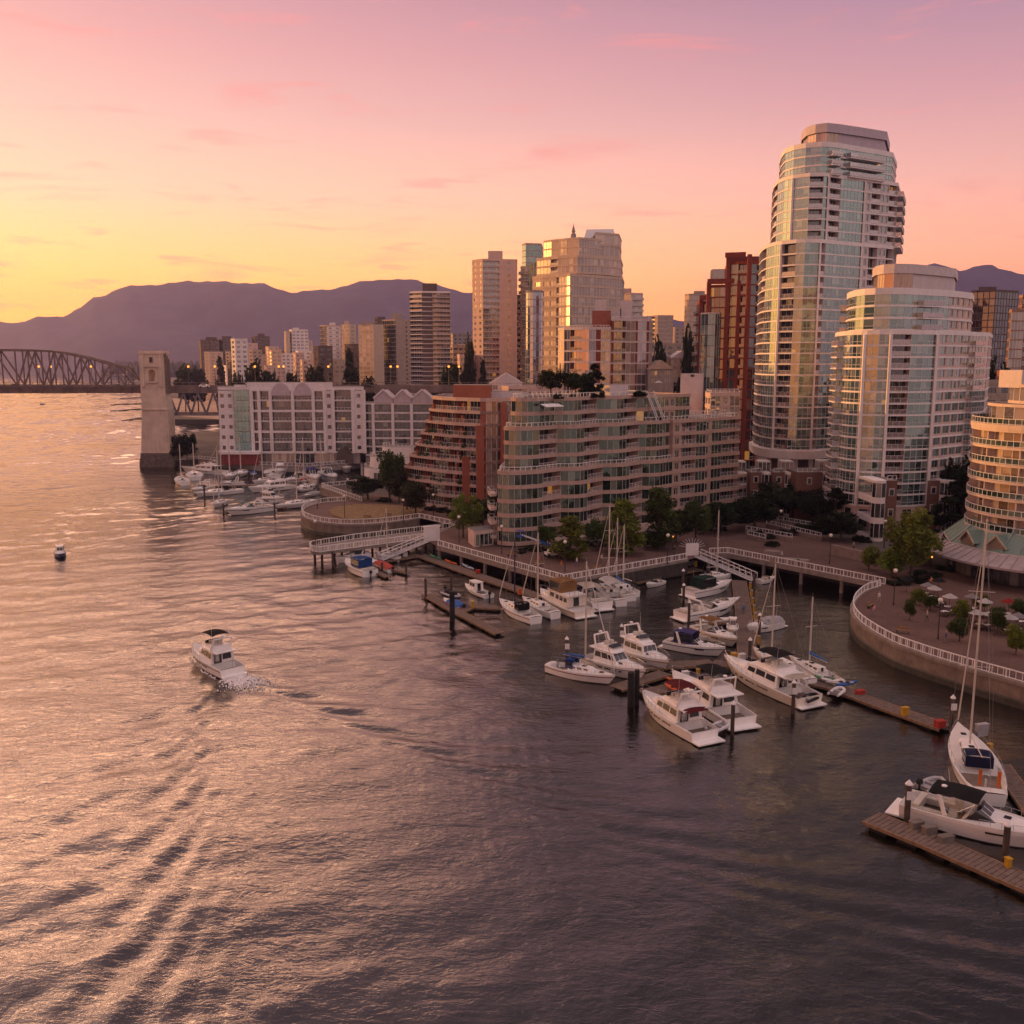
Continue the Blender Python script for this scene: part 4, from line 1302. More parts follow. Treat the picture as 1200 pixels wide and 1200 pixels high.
tower('taller brick tower with cream bands behind the one at the right edge', 1189, 1193, 1250, 345, 348, 5, 5, 20, 'w', 'wgwgw', mats(MATS['cream_band'], M_FRAME, G_WARM, M_BRICK2), 3.1, fr=.3, bay=2.6, ww=1.5, wh=1.6)

# red and white block in front of the stepped tower
root = thing('red_and_white_block', 'red brick and white banded apartment block with pink penthouses before the stepped beige tower', 'apartment block', (XU(690, 330, 40), 330, ZP))
hold = {}
zr_, zl_ = ZV(373, 334), ZV(383, 330)
nl = 13
MRW = mats(M_PANEL, M_FRAME, G_GREY, M_REDP, M_RAILW, G_DARK)
block(root, [F2(u, y, 42) for u, y in [(654, 338), (661, 333), (668, 331.5), (682, 329), (690, 328), (698, 328), (704, 328.3), (715, 329.5), (715.5, 350), (658, 352)]], ZP, nl, (zl_ - ZP - 1) / nl, 'ggbggsgsss', MRW, .5, .14, 1.5, 1.4, hold=hold, fr=.1, top_rail=True)
nr2 = 14
block(root, [F2(u, y, 42) for u, y in [(716, 329.7), (719, 330), (733, 331.3), (744, 332.5), (747, 333), (757, 334.5), (760, 335), (764, 352), (716, 352)]], ZP, nr2, (zr_ - ZP - 1) / nr2, 'sbgsgsgss', MRW, .5, .14, 1.5, 1.4, hold=hold, fr=.1, top_rail=True)
finish(hold)
for ua, ub, va, y_, m_ in ((697, 711, 351, 338, M_PANEL), (711, 728, 362, 340, M_PANEL), (727, 741, 352, 340, M_PANEL), (694, 716, 364, 334, M_BRICK)):
    b = MB(); zt = ZV(va, y_); b.prism([F2(ua, y_, zt), F2(ub, y_, zt), F2(ub, y_ + 7, zt), F2(ua, y_ + 7, zt)], zl_ - .4, zt, 0, 1); b.build('penthouse', [m_, M_ROOF], root)

# red tower with stepped frames
root = thing('red_stepped_tower', 'deep red stepped tower with projecting frames and teal glass bay', 'tower', (XU(870, 325, 40), 325, ZP))
hold = {}
def rt(l, z=45): return [F2(u, y, z) for u, y in l]
MRT = mats(M_REDP, MATS['grey_frame'], G_DARK, M_REDP, M_RAILW, G_DARK)
z1, z2, z3 = ZV(352, 330), ZV(333, 328), ZV(306, 326)
block(root, rt([(815, 342), (818, 334), (841, 331), (847, 330.2), (850, 346), (822, 350)]), ZP, 16, (z1 - ZP - 1) / 16, 'BgggsS'.replace('S','s'), MRT, .45, .1, 1.8, 1.2, hold=hold, fr=.14)
block(root, rt([(827, 344), (829, 330.8), (848, 328.4), (852, 328), (862, 327), (863, 327), (866, 346)]), ZP, 18, (z2 - ZP - 1) / 18, 'sggbgsss', MRT, .45, .12, 1.8, 1.2, hold=hold, fr=.14)
block(root, rt([(847, 346), (849, 328.8), (862, 326.2), (872, 325), (876, 325), (883, 326), (890, 327.5), (893, 346)]), ZP, 20, (z3 - ZP - 1) / 20, 'sgbggbsss', MRT, .45, .12, 1.8, 1.2, hold=hold, fr=.14)
finish(hold)
b = MB()
for u_, y_, zt in ((847.5, 329.5, z1 + 1), (828, 330.4, z2 + 1), (862.8, 326.4, z2 + 1), (849.5, 328.2, z3 + 2), (874, 324.3, z3 + 2), (819.5, 333, z1 + 1)):
    b.box((*F2(u_, y_, 40), ZP), (1.3, 1.2, zt - ZP), 0)
for ua, ub, y_, zt in ((820, 847, 331.5, z1 + 1), (829, 862, 328.6, z2 + 1), (850, 874, 326, z3 + 2)):
    p, q = F2(ua, y_ + 1, zt), F2(ub, y_ - 1, zt); b.bar((*p, zt), (*q, zt), 1.4, 1.6)
b.build('projecting_frame', M_REDP, root)
b = MB(); b.prism(rt([(851, 331), (885, 330), (888, 342), (853, 343)]), z3 + .3, ZV(301, 332), 0, 1); b.build('roof_house', [M_REDP, M_ROOF], root)
b = MB(); xg = XU(843, 332, 70)
b.prism([(xg - 2.4, 331), (xg + 2.0, 330.4), (xg + 2.0, 335), (xg - 2.4, 335)], z2 + .5, z2 + 5.2, 0); b.build('corner_conservatory', G_PALE, root)
zbay = ZV(368, 328)
bay_ = rt([(818, 334), (820, 329.5), (828, 327.2), (836, 326.8), (841, 328), (842, 333)], 35)
hold = {}
gb_ = Parts(root, 'bay_window', [G_TEAL, M_FRAME])
fb = (zbay - ZP) / 15
for k in range(15):
    c = MB()
    for i in range(5): panes(c, bay_[i], bay_[i + 1], ZP + k * fb + .1, ZP + (k + 1) * fb - .05, 1.2, .09)
    gb_.put(c)
gb_.done()
b = MB(); b.prism(bay_, zbay, zbay + .5, 0); b.build('bay_roof', M_PANEL, root)

# low blocks and houses behind the midrise
tower('pinkish low block with many windows right behind the midrise', 826, 832, 866, 460, 248, 4, 4, 10, 'w', 'gwg', M_W3, 2.9, fr=.12, bay=2.4, ww=1.4, wh=1.5, name='low_block', cat='apartment block', top_rail=True)
root = thing('plant_room', 'plain pink windowless box at the foot of the red tower', 'building', (XU(812, 262, 30), 262, ZP))
house(root, [F2(797, 262, 32), F2(824, 262, 32), F2(824, 274, 32), F2(799, 274, 32)], ZP, ZV(438, 262), M_PANEL)
c = MB(); c.box((XU(811, 261.9, 33), 261.85, ZV(441.5, 262)), (1.0, .1, .6), 0); c.build('vent', M_DFRAME, root)
def gable_house(label, ua, ub, vt, Y, dep, mw, mr, wins=2, z0=ZP, grp=None):
    zr_ = ZV(vt, Y); x0, x1 = XU(ua, Y, zr_), XU(ub, Y, zr_)
    hr = min(3.2, (x1 - x0) * .35)
    r_ = thing('gabled_house', label, 'house', (x0, Y, z0), 0, grp)
    house(r_, [(x0, Y), (x1, Y), (x1, Y + dep), (x0, Y + dep)], z0, zr_ - hr, mw)
    xm = (x0 + x1) / 2
    g_ = MB(); g_.loft([[(x0 - .3, Y - .4, zr_ - hr), (x1 + .3, Y - .4, zr_ - hr), (xm, Y - .4, zr_)], [(x0 - .3, Y + dep, zr_ - hr), (x1 + .3, Y + dep, zr_ - hr), (xm, Y + dep, zr_)]], 0)
    g_.build('roof', mr, r_)
    for k in range(wins):
        for zz_ in (zr_ - hr - 2.0, zr_ - hr - 4.6):
            c = MB(); xw = x0 + (x1 - x0) * (k + .5) / wins
            panes(c, (xw - .8, Y - .05), (xw + .8, Y - .05), zz_, zz_ + 1.4, .8, .1); c.build('window', [G_WARM, M_FRAME], r_)
gable_house('peach gabled house, left of two on the hillside behind the midrise', 763, 786, 410, 400, 12, M_BEIGE, M_PANEL, 3)
gable_house('peach gabled house, right of two on the hillside behind the midrise', 787, 812, 411, 396, 12, M_BEIGE, M_PANEL, 3)
gable_house('grey gabled house lower before the peach gabled houses', 760, 790, 422, 330, 14, M_GREYC, M_TAN, 2)
gable_house('white gabled building with dark windows just above the brick terraces', 574, 612, 437, 300, 14, M_WHITE, M_PANEL, 3)
tower('flat roofed pale block between the brick terraces and the midrise', 588, 596, 660, 452, 290, 3, 2, 14, 'w', 'gww', M_W3, 3.0, name='low_block', cat='building', bay=3, ww=1.8, wh=1.4)
low = [(262, 291, 428, 820, M_W7, 'white low block with stepped top beyond the bridge deck'), (300, 322, 417, 900, M_W1, 'small beige block under the lone dark brick tower'), (322, 346, 414, 860, M_W7, 'pale block below the far white slab tower'),
       (347, 366, 411, 800, M_W7, 'white block with balconies right below the far white slab tower'), (364, 378, 414, 690, M_W1, 'short golden block before the pale tower with golden edge'), (375, 405, 421, 640, M_W1, 'low peach block above the dark trees by the bridge'),
       (404, 424, 409, 850, M_W3, 'pinkish block between the slim lit tower and the trees'), (310, 335, 428, 720, M_W3, 'low pink block left of centre beyond the bridge trees'), (528, 556, 404, 560, M_W2, 'stepped tan block left of the pinkish concrete tower'),
       (536, 556, 415, 470, M_W3, 'lower pale block at the foot of the pinkish concrete tower'), (755, 800, 402, 520, M_W2, 'dim tan block low on the skyline left of the red tower'), (1146, 1180, 372, 480, M_W6, 'small dark block behind the dark gridded tower'),
       (1150, 1215, 446, 250, M_W2, 'low brown flat block behind the round tower'), (1166, 1200, 434, 285, mats(M_BRICK, M_FRAME, G_DARK, M_BRICK), 'low red brick block under the brick tower at the edge'), (850, 884, 405, 380, M_W6, 'dark block half hidden behind the red tower')]
for u0, u1, vt, Y, M_, lab in low:
    tower(lab, u0, u0 + 3, u1, vt, Y, 3, 2, 14, 'w', 'ww', M_, 3.0, name='low_block', cat='apartment block', bay=4.0, ww=2.2, wh=1.4)

kinds = [(M_W7, 'white'), (M_W1, 'beige'), (M_W3, 'pinkish'), (M_W2, 'tan'), (M_W6, 'dark brown')]
fill = random.Random(3)
for k in range(52):
    u0 = fill.uniform(264, 480) if k < 42 else fill.choice((fill.uniform(752, 812), fill.uniform(530, 552)))
    M_, cn_ = kinds[fill.choice((0, 1, 1, 2, 2, 3, 3, 4))]
    Y_ = fill.uniform(560, 1150); w_ = fill.uniform(9, 22) * 700 / Y_
    tower('small %s block among the crowded rooftops beyond the bridge' % cn_, u0, u0 + w_ * .25, u0 + w_, fill.uniform(402, 424) - (6 if fill.random() < .25 else 0), Y_, 3, 2, 14, 'w', 'w', M_, 3.0, name='low_block', cat='apartment block', bay=4.2, ww=2.2, wh=1.4, group='%s blocks among the rooftops beyond the bridge' % cn_)
# ================================================================== townhouses under the towers
M_TH = mats(M_WHITE, M_FRAME, G_GREY, M_WHITE)
def townhouse(label, ub0, ub1, uw0, uw1, Y, vb, cube=True, vt=None):
    """brick half (ub0-ub1) and white bow-fronted half (uw0-uw1)"""
    zt = ZV(vt or 556, Y)
    xb0, xb1, x0, x1 = XU(ub0, Y, 10), XU(ub1, Y, 10), XU(uw0, Y, 10), XU(uw1, Y, 10)
    r_ = thing('townhouse', label, 'house', ((xb0 + x1) / 2, Y, ZP), 0, 'brick and white townhouses below the towers')
    house(r_, [(xb0, Y), (xb1, Y), (xb1, Y + 8), (xb0, Y + 8)], ZP, zt + .5, M_BRICK2, 'brick_wall')
    w_ = x1 - x0
    bow = [(x0, Y + 8), (x0, Y), (x0 + w_ * .15, Y - .9), (x0 + w_ * .5, Y - 1.3), (x1 - w_ * .15, Y - .9), (x1, Y), (x1, Y + 8)]
    n_ = 3; f = (zt + .6 - ZP) / n_
    for k in range(n_):
        z = ZP + k * f
        b = MB()
        b.prism(bow, z, z + .75, 0); b.prism(bow, z + f - .55, z + f - .002, 0)
        b.build('bow_front', M_WHITE, r_)
        c = MB()
        for i in range(1, 5): panes(c, bow[i], bow[i + 1], z + .75, z + f - .55, .8, .1, .06)
        c.build('bow_window', [G_DARK, M_FRAME], r_)
        if k:
            c = MB(); xm = (xb0 + xb1) / 2; c.box((xm, Y - .03, z + .9), (1.15, .12, 1.6), 1); panes(c, (xm - .45, Y - .1), (xm + .45, Y - .1), z + 1.0, z + 2.3, .9, .06); c.build('window', [G_DARK, M_FRAME], r_)
    if cube:
        c = MB(); q = [(x0 - .6, Y + 1.5), (x1 - .3, Y + 1.2), (x1 - .2, Y + 5.2), (x0 - .4, Y + 5.4)]
        for i in range(4): panes(c, q[i], q[(i + 1) % 4], zt + .8, zt + 2.8, .9, .12)
        c.prism(q, zt + 2.8, zt + 3.1, 1); c.build('roof_conservatory', [G_PALE, M_FRAME], r_)
    rl = MB(); railing(rl, [(xb0 + .2, Y + .2), (xb1 - .2, Y + .2)], zt + .5, 1.0, 1.2, None, .1); rl.build('roof_railing', M_RAILW, r_)
townhouse('brick and white townhouse, leftmost of the row under the tall glass tower', 852, 862, 863, 876, 236, 590)
townhouse('brick and white townhouse, second of the row from the midrise', 879, 892, 892.5, 905, 232, 590)
townhouse('brick and white townhouse in the middle of the row under the tall glass tower', 905.5, 919, 919.5, 932, 229, 590)
townhouse('brick townhouse with rooftop greenhouse before the drum tower, widest brick front', 933, 963, 964, 978, 223, 590)
townhouse('brick and white townhouse standing at the foot of the drum tower', 1037.5, 1050, 1021, 1037, 197, 600, False, 566)
townhouse('brick and white townhouse between dark trees right of the drum tower', 1086, 1100, 1100.5, 1120, 206, 600, False, 566)

# ================================================================== restaurant with the green roof
rx0, ry0 = rx, ry
root = thing('green_roof_restaurant', 'round restaurant with green metal roof, dormer gables and grey awning skirt below the round tower', 'restaurant', (rx0, ry0, ZP))
M_GR = mat('green_metal_roof', (.17, .25, .215), .5, var=.08)
M_AWN = mat('grey_awning', (.36, .31, .32), .8, var=.12)
Rr = rad + 7.0
ze = ZV(712, ry0 - Rr * .75)
ze = ZP + 3.9
def ring_at(r, n=36): return arc(rx0, ry0, r, 0, 360, n)[:-1]
prof = [(Rr, ze), (Rr - 3.6, ze + 1.5)]
b = MB(); a_, b_ = ring_at(Rr), ring_at(Rr - 3.6)
for i in range(36):
    j = (i + 1) % 36
    b.quad((*a_[i], ze), (*a_[j], ze), (*b_[j], ze + 1.5), (*b_[i], ze + 1.5))
    b.bar((*a_[i], ze + .05), (*b_[i], ze + 1.56), .16, .12, 1)
    m0, m1 = Vector(a_[i]).lerp(Vector(a_[j]), .5), Vector(b_[i]).lerp(Vector(b_[j]), .5)
    b.bar((*m0, ze + .05), (*m1, ze + 1.56), .08, .08, 1)
    b.quad((*a_[j], ze), (*a_[i], ze), (*a_[i], ze - .35), (*a_[j], ze - .35))
b.build('awning', [M_AWN, M_GREYC], root)
b = MB(); n8 = 10
a_, c_ = arc(rx0, ry0, Rr - 3.4, 0, 360, n8)[:-1], arc(rx0, ry0, rad - 1.0, 0, 360, n8)[:-1]
zra, zrb = ze + 1.7, ze + 5.6
for i in range(n8):
    j = (i + 1) % n8
    b.quad((*a_[i], zra), (*a_[j], zra), (*c_[j], zrb), (*c_[i], zrb), 0)
    b.bar((*a_[i], zra + .08), (*c_[i], zrb + .08), .25, .12, 1)
    for t_ in (.25, .5, .75):
        p_, q_ = Vector(a_[i]).lerp(Vector(a_[j]), t_), Vector(c_[i]).lerp(Vector(c_[j]), t_)
        b.bar((*p_, zra + .04), (*q_, zrb + .04), .07, .07, 1)
    b.quad((*a_[j], zra), (*a_[i], zra), (*a_[i], zra - .5), (*a_[j], zra - .5), 2)
b.build('metal_roof', [M_GR, mat('roof_rib', (.22, .29, .26), .5), M_FRAME], root)
for ang in (192, 212, 234, 256):
    d = Vector((math.cos(math.radians(ang)), math.sin(math.radians(ang)))); t_ = Vector((-d.y, d.x))
    c = Vector((rx0, ry0)) + d * (Rr - 3.9)
    g_ = MB(); zz = zra + .2
    F_ = [c - t_ * 2.0, c + t_ * 2.0]; Bk = [c - t_ * 2.0 - d * 4.4, c + t_ * 2.0 - d * 4.4]; mf, mb_ = c, c - d * 5.2
    top = zz + 2.5
    g_.add([(*F_[0], zz + .5), (*F_[1], zz + .5), (*mf, top), (*Bk[0], zz + .5), (*Bk[1], zz + .5), (*mb_, top)], ((0, 3, 5, 2), (1, 2, 5, 4)), 0)
    go = g_.build('dormer_roof', M_GR, root)
    g_ = MB(); e = d * -.35
    g_.add([(*(F_[0] + e + t_ * .2), zz), (*(F_[1] + e - t_ * .2), zz), (*(F_[1] + e - t_ * .2), zz + .6), (*(mf + e), top - .15), (*(F_[0] + e + t_ * .2), zz + .6)], ((0, 1, 2, 3, 4),), 0)
    for s_, q_ in ((F_[0], 0), (F_[1], 0)):
        g_.bar((*s_, zz + .5), (*mf, top + .02), .18, .22, 1)
    g_.build('dormer_window', [G_WARM, mat('cream_trim', (.50, .42, .30), .7)], go)
b = MB(); w8 = ring_at(Rr - 4.6)
for i in range(36):
    panes(b, w8[i], w8[(i + 1) % 36], ZP + .3, ze + 1.2, 1.5, .12)
b.build('window_band', [G_DARK, M_DFRAME], root)
# ================================================================== land, seawalls, promenade
def paver_mat(name, c1, c2, sc):
    m = bpy.data.materials.new(name); m.use_nodes = True
    t = NT(m.node_tree); bs = m.node_tree.nodes['Principled BSDF']
    co = t.n('ShaderNodeNewGeometry').outputs['Position']
    bk = t.n('ShaderNodeTexBrick'); t.put(bk.inputs['Vector'], co)
    bk.inputs['Color1'].default_value = (*c1, 1); bk.inputs['Color2'].default_value = (*c2, 1)
    bk.inputs['Mortar'].default_value = (*[k * .6 for k in c1], 1); bk.inputs['Scale'].default_value = sc
    bk.inputs['Mortar Size'].default_value = .012
    n1 = t.noise(co, .12, 5.0, .6); n2 = t.noise(co, 1.3, 4.0, .6)
    c = t.mix(t.m('MULTIPLY', t.rng(n1, .42, .62), .5), bk.outputs[0], tuple(k * .55 for k in c1))
    c = t.mix(t.m('MULTIPLY', t.rng(n2, .5, .7), .3), c, tuple(k * 1.35 for k in c2))
    t.put(bs.inputs['Base Color'], c); bs.inputs['Roughness'].default_value = .85
    MATS[name] = m
    return m
M_PAVE = paver_mat('brick_paving', (.115, .062, .050), (.150, .082, .066), .9)
M_GROUND = mat('city_ground', (.10, .085, .075), .95, var=.4, nscale=.05)
M_STONE = mat('seawall_stone', (.21, .165, .14), .9, var=.25, nscale=.6, streak=.5, bump=.4, bscale=2.5)
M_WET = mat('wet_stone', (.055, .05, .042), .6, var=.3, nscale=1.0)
M_PILE = mat('pile_timber', (.075, .055, .045), .85, var=.3, nscale=2)
M_DECKC = mat('deck_concrete', (.24, .20, .18), .9, var=.2, streak=.4)
M_PLANK = mat('dock_plank', (.16, .115, .095), .85, var=.25, nscale=2.0)
M_PLANKE = mat('dock_edge', (.22, .14, .085), .8, var=.25, nscale=2.0)

g3 = lambda l, z=ZP: [tuple(G(u, v, z).to_2d()) for u, v in l]
shore = g3([(232, 538), (300, 545), (360, 547), (423, 542), (424, 566), (376, 571), (423, 588)])
pc_, pr_ = G(440, 597, ZP).to_2d(), 0
plaza_px = [(405, 587.5), (384, 588.5), (367, 591.5), (356, 596), (352.5, 601), (356, 606), (366, 610), (385, 613.5), (412, 615), (440, 614), (468, 611), (492, 607.5)]
plaza = g3(plaza_px)
notch = g3([(533, 616.5)])
pier = g3([(527, 619), (414, 632.5), (366, 640.5), (363, 643.5), (366, 646.5), (375, 647.5), (498, 631.5)])
prom = g3([(512, 640), (661, 682), (806, 656)])
prom2 = g3([(832, 650), (852, 649), (1036, 686)])
curve_px = [(1030, 687.5), (1015, 692), (1004, 700), (998.5, 708), (998, 717), (1004, 727), (1018, 738), (1044, 753), (1070, 763), (1100, 773), (1140, 785), (1200, 802), (1290, 830)]
curve = g3(curve_px)
edge = shore + plaza + notch + [pier[0], pier[-1]] + prom + prom2 + curve
back = [(260, 75), (900, 60), (2600, 2600), (1200, 5200), (-900, 5200)]
fp = g3([(122, 437.5)], 1.0)[0]
leftside = [(fp[0] * .98, 3300), fp, tuple(G(168, 441, 1).to_2d()), tuple(G(150, 452, 1).to_2d()), tuple(G(176, 468, 1).to_2d()), tuple(G(172, 486, 1).to_2d()), tuple(G(205, 495, 1).to_2d()), tuple(G(262, 495, 1).to_2d()), tuple(G(262, 511, 1).to_2d()), tuple(G(222, 510, 1).to_2d()), tuple(G(196, 516, 1).to_2d()), tuple(G(192, 540, 1).to_2d()), tuple(G(215, 545, 1).to_2d())]
land = edge + back + leftside
b = MB()
b.add([(*p, ZP) for p in land], (tuple(range(len(land))),))
tag(b.build('ground', M_GROUND), kind='structure')
# banks below the natural shore
b = MB()
for i in range(len(leftside) - 1):
    p, q = leftside[i], leftside[i + 1]
    b.quad((*p, ZP), (*q, ZP), (*q, -1), (*p, -1))
b.quad((*leftside[-1], ZP), (*shore[0], ZP), (*shore[0], -1), (*leftside[-1], -1))
tag(b.build('bank', M_WET), kind='structure')
# paved promenade sheets just above the ground
inner = g3([(1300, 700), (1200, 690), (1100, 665), (1000, 640), (940, 618), (880, 606), (850, 612), (790, 626), (720, 636), (640, 640), (600, 636), (596, 612), (560, 598), (520, 590), (470, 582), (440, 579)])
strip = plaza + notch + [pier[0], pier[-1]] + prom + prom2 + curve + inner
b = MB(); b.add([(*p, ZP + .02) for p in strip], (tuple(range(len(strip))),))
tag(b.build('promenade', M_PAVE), kind='structure')
cc = Vector((0, 0))
for p in plaza: cc += Vector(p)
cc /= len(plaza)
gpx = g3([(385, 600), (393, 595), (415, 592.5), (445, 592), (475, 594), (497, 599), (489, 604), (462, 608), (430, 610), (404, 609), (390, 605)])
b = MB(); b.prism(gpx, ZP + .03, ZP + .32, 0)
tag(b.build('dry_lawn', mat('dry_grass', (.21, .135, .065), .95, var=.35, nscale=.9, bump=.3)), kind='structure')

# seawalls
def wall_thing(name, label, pts, z0, z1, m, th=.7, cap=True, cat='seawall', wet=True):
    """a wall under the edge line, thickness inland"""
    r_ = thing(name, label, cat, (*pts[0], 0))
    P_ = [Vector(p) for p in pts]
    N_ = []
    for i in range(len(P_)):
        a = (P_[min(i + 1, len(P_) - 1)] - P_[max(0, i - 1)]).normalized(); N_.append(Vector((-a.y, a.x)))
    b = MB()
    rings = [[(p.x, p.y, z0 + .9), (p.x, p.y, z1), (p.x + n.x * th, p.y + n.y * th, z1), (p.x + n.x * th, p.y + n.y * th, z0)] for p, n in zip(P_, N_)]
    b.loft(rings, 0); b.build('wall_face', m, r_)
    if wet:
        b = MB()
        rings = [[(p.x - n.x * .12, p.y - n.y * .12, z0), (p.x - n.x * .12, p.y - n.y * .12, z0 + 1.35), (p.x, p.y, z0 + 1.55), (p.x + n.x * th * .5, p.y + n.y * th * .5, z0)] for p, n in zip(P_, N_)]
        b.loft(rings, 0); b.build('tide_band', M_WET, r_)
    if cap:
        b = MB()
        rings = [[(p.x - n.x * .18, p.y - n.y * .18, z1 - .35), (p.x - n.x * .18, p.y - n.y * .18, z1 + .10), (p.x + n.x * .5, p.y + n.y * .5, z1 + .10), (p.x + n.x * .5, p.y + n.y * .5, z1 - .35)] for p, n in zip(P_, N_)]
        b.loft(rings, 0); b.build('coping', M_DECKC, r_)
    return r_
def smooth(pts, n=4):
    out = []
    P_ = [Vector(p) for p in pts]
    for i in range(len(P_) - 1):
        p0, p1, p2, p3 = P_[max(0, i - 1)], P_[i], P_[i + 1], P_[min(i + 2, len(P_) - 1)]
        for k in range(n):
            t = k / n
            out.append(tuple(.5 * ((2 * p1) + (p2 - p0) * t + (2 * p0 - 5 * p1 + 4 * p2 - p3) * t * t + (3 * p1 - p0 - 3 * p2 + p3) * t ** 3)))
    out.append(tuple(P_[-1]))
    return out
wall_thing('plaza_seawall', 'curved stone seawall round the plaza with dry lawn', smooth(plaza), -.6, ZP, M_STONE)
wall_thing('curved_seawall', 'long curving stone seawall below the restaurant terrace', smooth(curve), -.6, ZP, M_STONE)
wall_thing('marina_seawall', 'dark seawall below the long white block', shore[:4], -.6, ZP, M_GREYC)
wall_thing('walkway_seawall', 'short concrete wall beside the white pavilion walkway', shore[3:], -.6, ZP, M_DECKC)
# stretches that stand on piles, with a dark bank well behind
def pile_deck(name, label, pts, inland=5.5, every=7.0, cat='promenade deck'):
    r_ = thing(name, label, cat, (*pts[0], 0))
    for i in range(len(pts) - 1):
        p, q = Vector(pts[i]), Vector(pts[i + 1]); a = (q - p).normalized(); n = Vector((-a.y, a.x)); L = (q - p).length
        b = MB(); b.bar((*(p + n * .2), ZP - .32), (*(q + n * .2), ZP - .32), .5, .84); b.build('edge_beam', M_DECKC, r_)
        k = max(2, int(L / every))
        for j in range(k + 1):
            c = p.lerp(q, j / k) + n * .6
            m_ = MB(); m_.tube([(c.x, c.y, -1.0), (c.x, c.y, ZP - .7)], .34, 8); m_.build('pile', M_DECKC, r_)
    return r_
pile_deck('pile_promenade', 'promenade edge on concrete piles before the serpentine midrise', prom[:2])
wall_thing('inner_seawall', 'dark seawall below the promenade between the two gangways', prom[1:], -.6, ZP, M_WET, cap=True, wet=False)
pile_deck('pile_walkway', 'straight walkway edge on piles joining the far gangway and curved terrace', prom2)
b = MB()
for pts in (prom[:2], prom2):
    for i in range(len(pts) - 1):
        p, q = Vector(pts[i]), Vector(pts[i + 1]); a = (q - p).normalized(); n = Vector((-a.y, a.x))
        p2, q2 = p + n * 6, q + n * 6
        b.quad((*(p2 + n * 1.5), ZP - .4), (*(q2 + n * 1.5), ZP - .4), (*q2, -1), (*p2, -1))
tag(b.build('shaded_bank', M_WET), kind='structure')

# cut the ground away under the piled stretches: the ground sheet is thin, the deck needs a slab
r_ = thing('fishing_pier', 'narrow timber pier with white railings reaching out from the promenade over the water', 'pier', (*pier[0], 0))
b = MB(); b.prism(pier, ZP - .55, ZP + .03, 0); b.build('pier_deck', M_DECKC, r_)
b = MB(); railing(b, smooth(pier[:2], 1) + smooth(pier[2:6], 2) + [pier[-1]], ZP + .03, 1.15, 1.9, None, .13, pick=.63); b.build('railing', M_RAILW, r_)
mid = Vector(pier[3]); root_ = (Vector(pier[0]) + Vector(pier[-1])) / 2
for j in range(7):
    c = mid.lerp(root_, .06 + j * .145); n = (root_ - mid).normalized(); n = Vector((-n.y, n.x))
    for s_ in (-1.7, 1.7):
        m_ = MB(); q = c + n * s_; m_.tube([(q.x, q.y, -1), (q.x, q.y, ZP - .5)], .26, 8); m_.build('pile', M_PILE, r_)
# railings along the edges
def rail_thing(label, pts, **kw):
    b = MB(); railing(b, pts, ZP + .12, 1.1, 2.0, None, .13, pick=.68)
    o = b.build('railing', M_RAILW)
    return tag(o, label, 'railing')
ins = lambda pts, d: [tuple(Vector(p) + (Vector((-(Vector(pts[min(i + 1, len(pts) - 1)]) - Vector(pts[max(0, i - 1)])).y, (Vector(pts[min(i + 1, len(pts) - 1)]) - Vector(pts[max(0, i - 1)])).x)).normalized() * d)) for i, p in enumerate(pts)]
rail_thing('white railing curving round the plaza with dry lawn', ins(smooth(plaza, 2), .25))
rail_thing('white railing closing the inner corner between plaza and pier', [plaza[-1], notch[0], pier[0]])
rail_thing('white railing along the piled promenade before the midrise', ins(prom, .25)[:2])
rail_thing('white railing above the dark inner seawall up to the far gangway', ins(prom[1:], .25))
rail_thing('white railing on the straight piled walkway', ins(prom2, .25))
rail_thing('white railing following the curved seawall by the restaurant', ins(smooth(curve, 3), .25))
rail_thing('white railing in front of the long white block', ins(shore[:4], .25))
rail_thing('white railing on the sloping walkway by the white pavilion', ins(shore[4:], .25))

# terraces, planter walls and steps behind the walkway
M_CW = mat('plaza_concrete', (.26, .205, .18), .9, var=.15, streak=.35)
for lab, l, h in (('low terrace wall, upper of three beside dark shrubs', [(905, 612), (958, 622)], .9), ('low terrace wall, middle of three beside dark shrubs', [(898, 618), (962, 634)], .9), ('low terrace wall, lowest of three beside dark shrubs', [(874, 625), (928, 635)], .9),
                  ('short low terrace wall left end of the steps', [(876, 631), (897, 636)], .9)):
    p, q = [G(u, v, ZP) for u, v in l]
    b = MB(); b.bar((p.x, p.y, ZP + h / 2), (q.x, q.y, ZP + h / 2), .5, h); o = b.build('terrace_wall', M_CW); tag(o, lab, 'wall')
    b = MB(); railing(b, [p, q], ZP + h, .8, 1.6, None, .1, pick=.8); b.build('railing', M_RAILW, o)
p, q, s_ = G(975, 650, ZP), G(1054, 668, ZP), G(1090, 660, ZP)
b = MB(); b.bar((p.x, p.y, ZP + 1.0), (q.x, q.y, ZP + 1.0), .6, 2.0); b.bar((q.x, q.y, ZP + 1.0), (s_.x, s_.y, ZP + 1.0), .6, 2.0)
tag(b.build('retaining_wall', M_CW), 'tall grey concrete retaining wall behind the straight walkway', 'wall')
for lab, (u, v), sz in (('flat concrete planter block by the straight walkway', (925, 660), (7, 2.2, .8)), ('square stone planter by the brick paved steps', (905, 650), (3, 2, .7))):
    b = MB(); c = G(u, v, ZP); b.box((c.x, c.y, ZP + .02), sz, 0, -.45); b.box((c.x, c.y, ZP + sz[2] + .02), (sz[0] - .4, sz[1] - .4, .1), 0, -.45)
    tag(b.build('planter', M_CW), lab, 'planter')

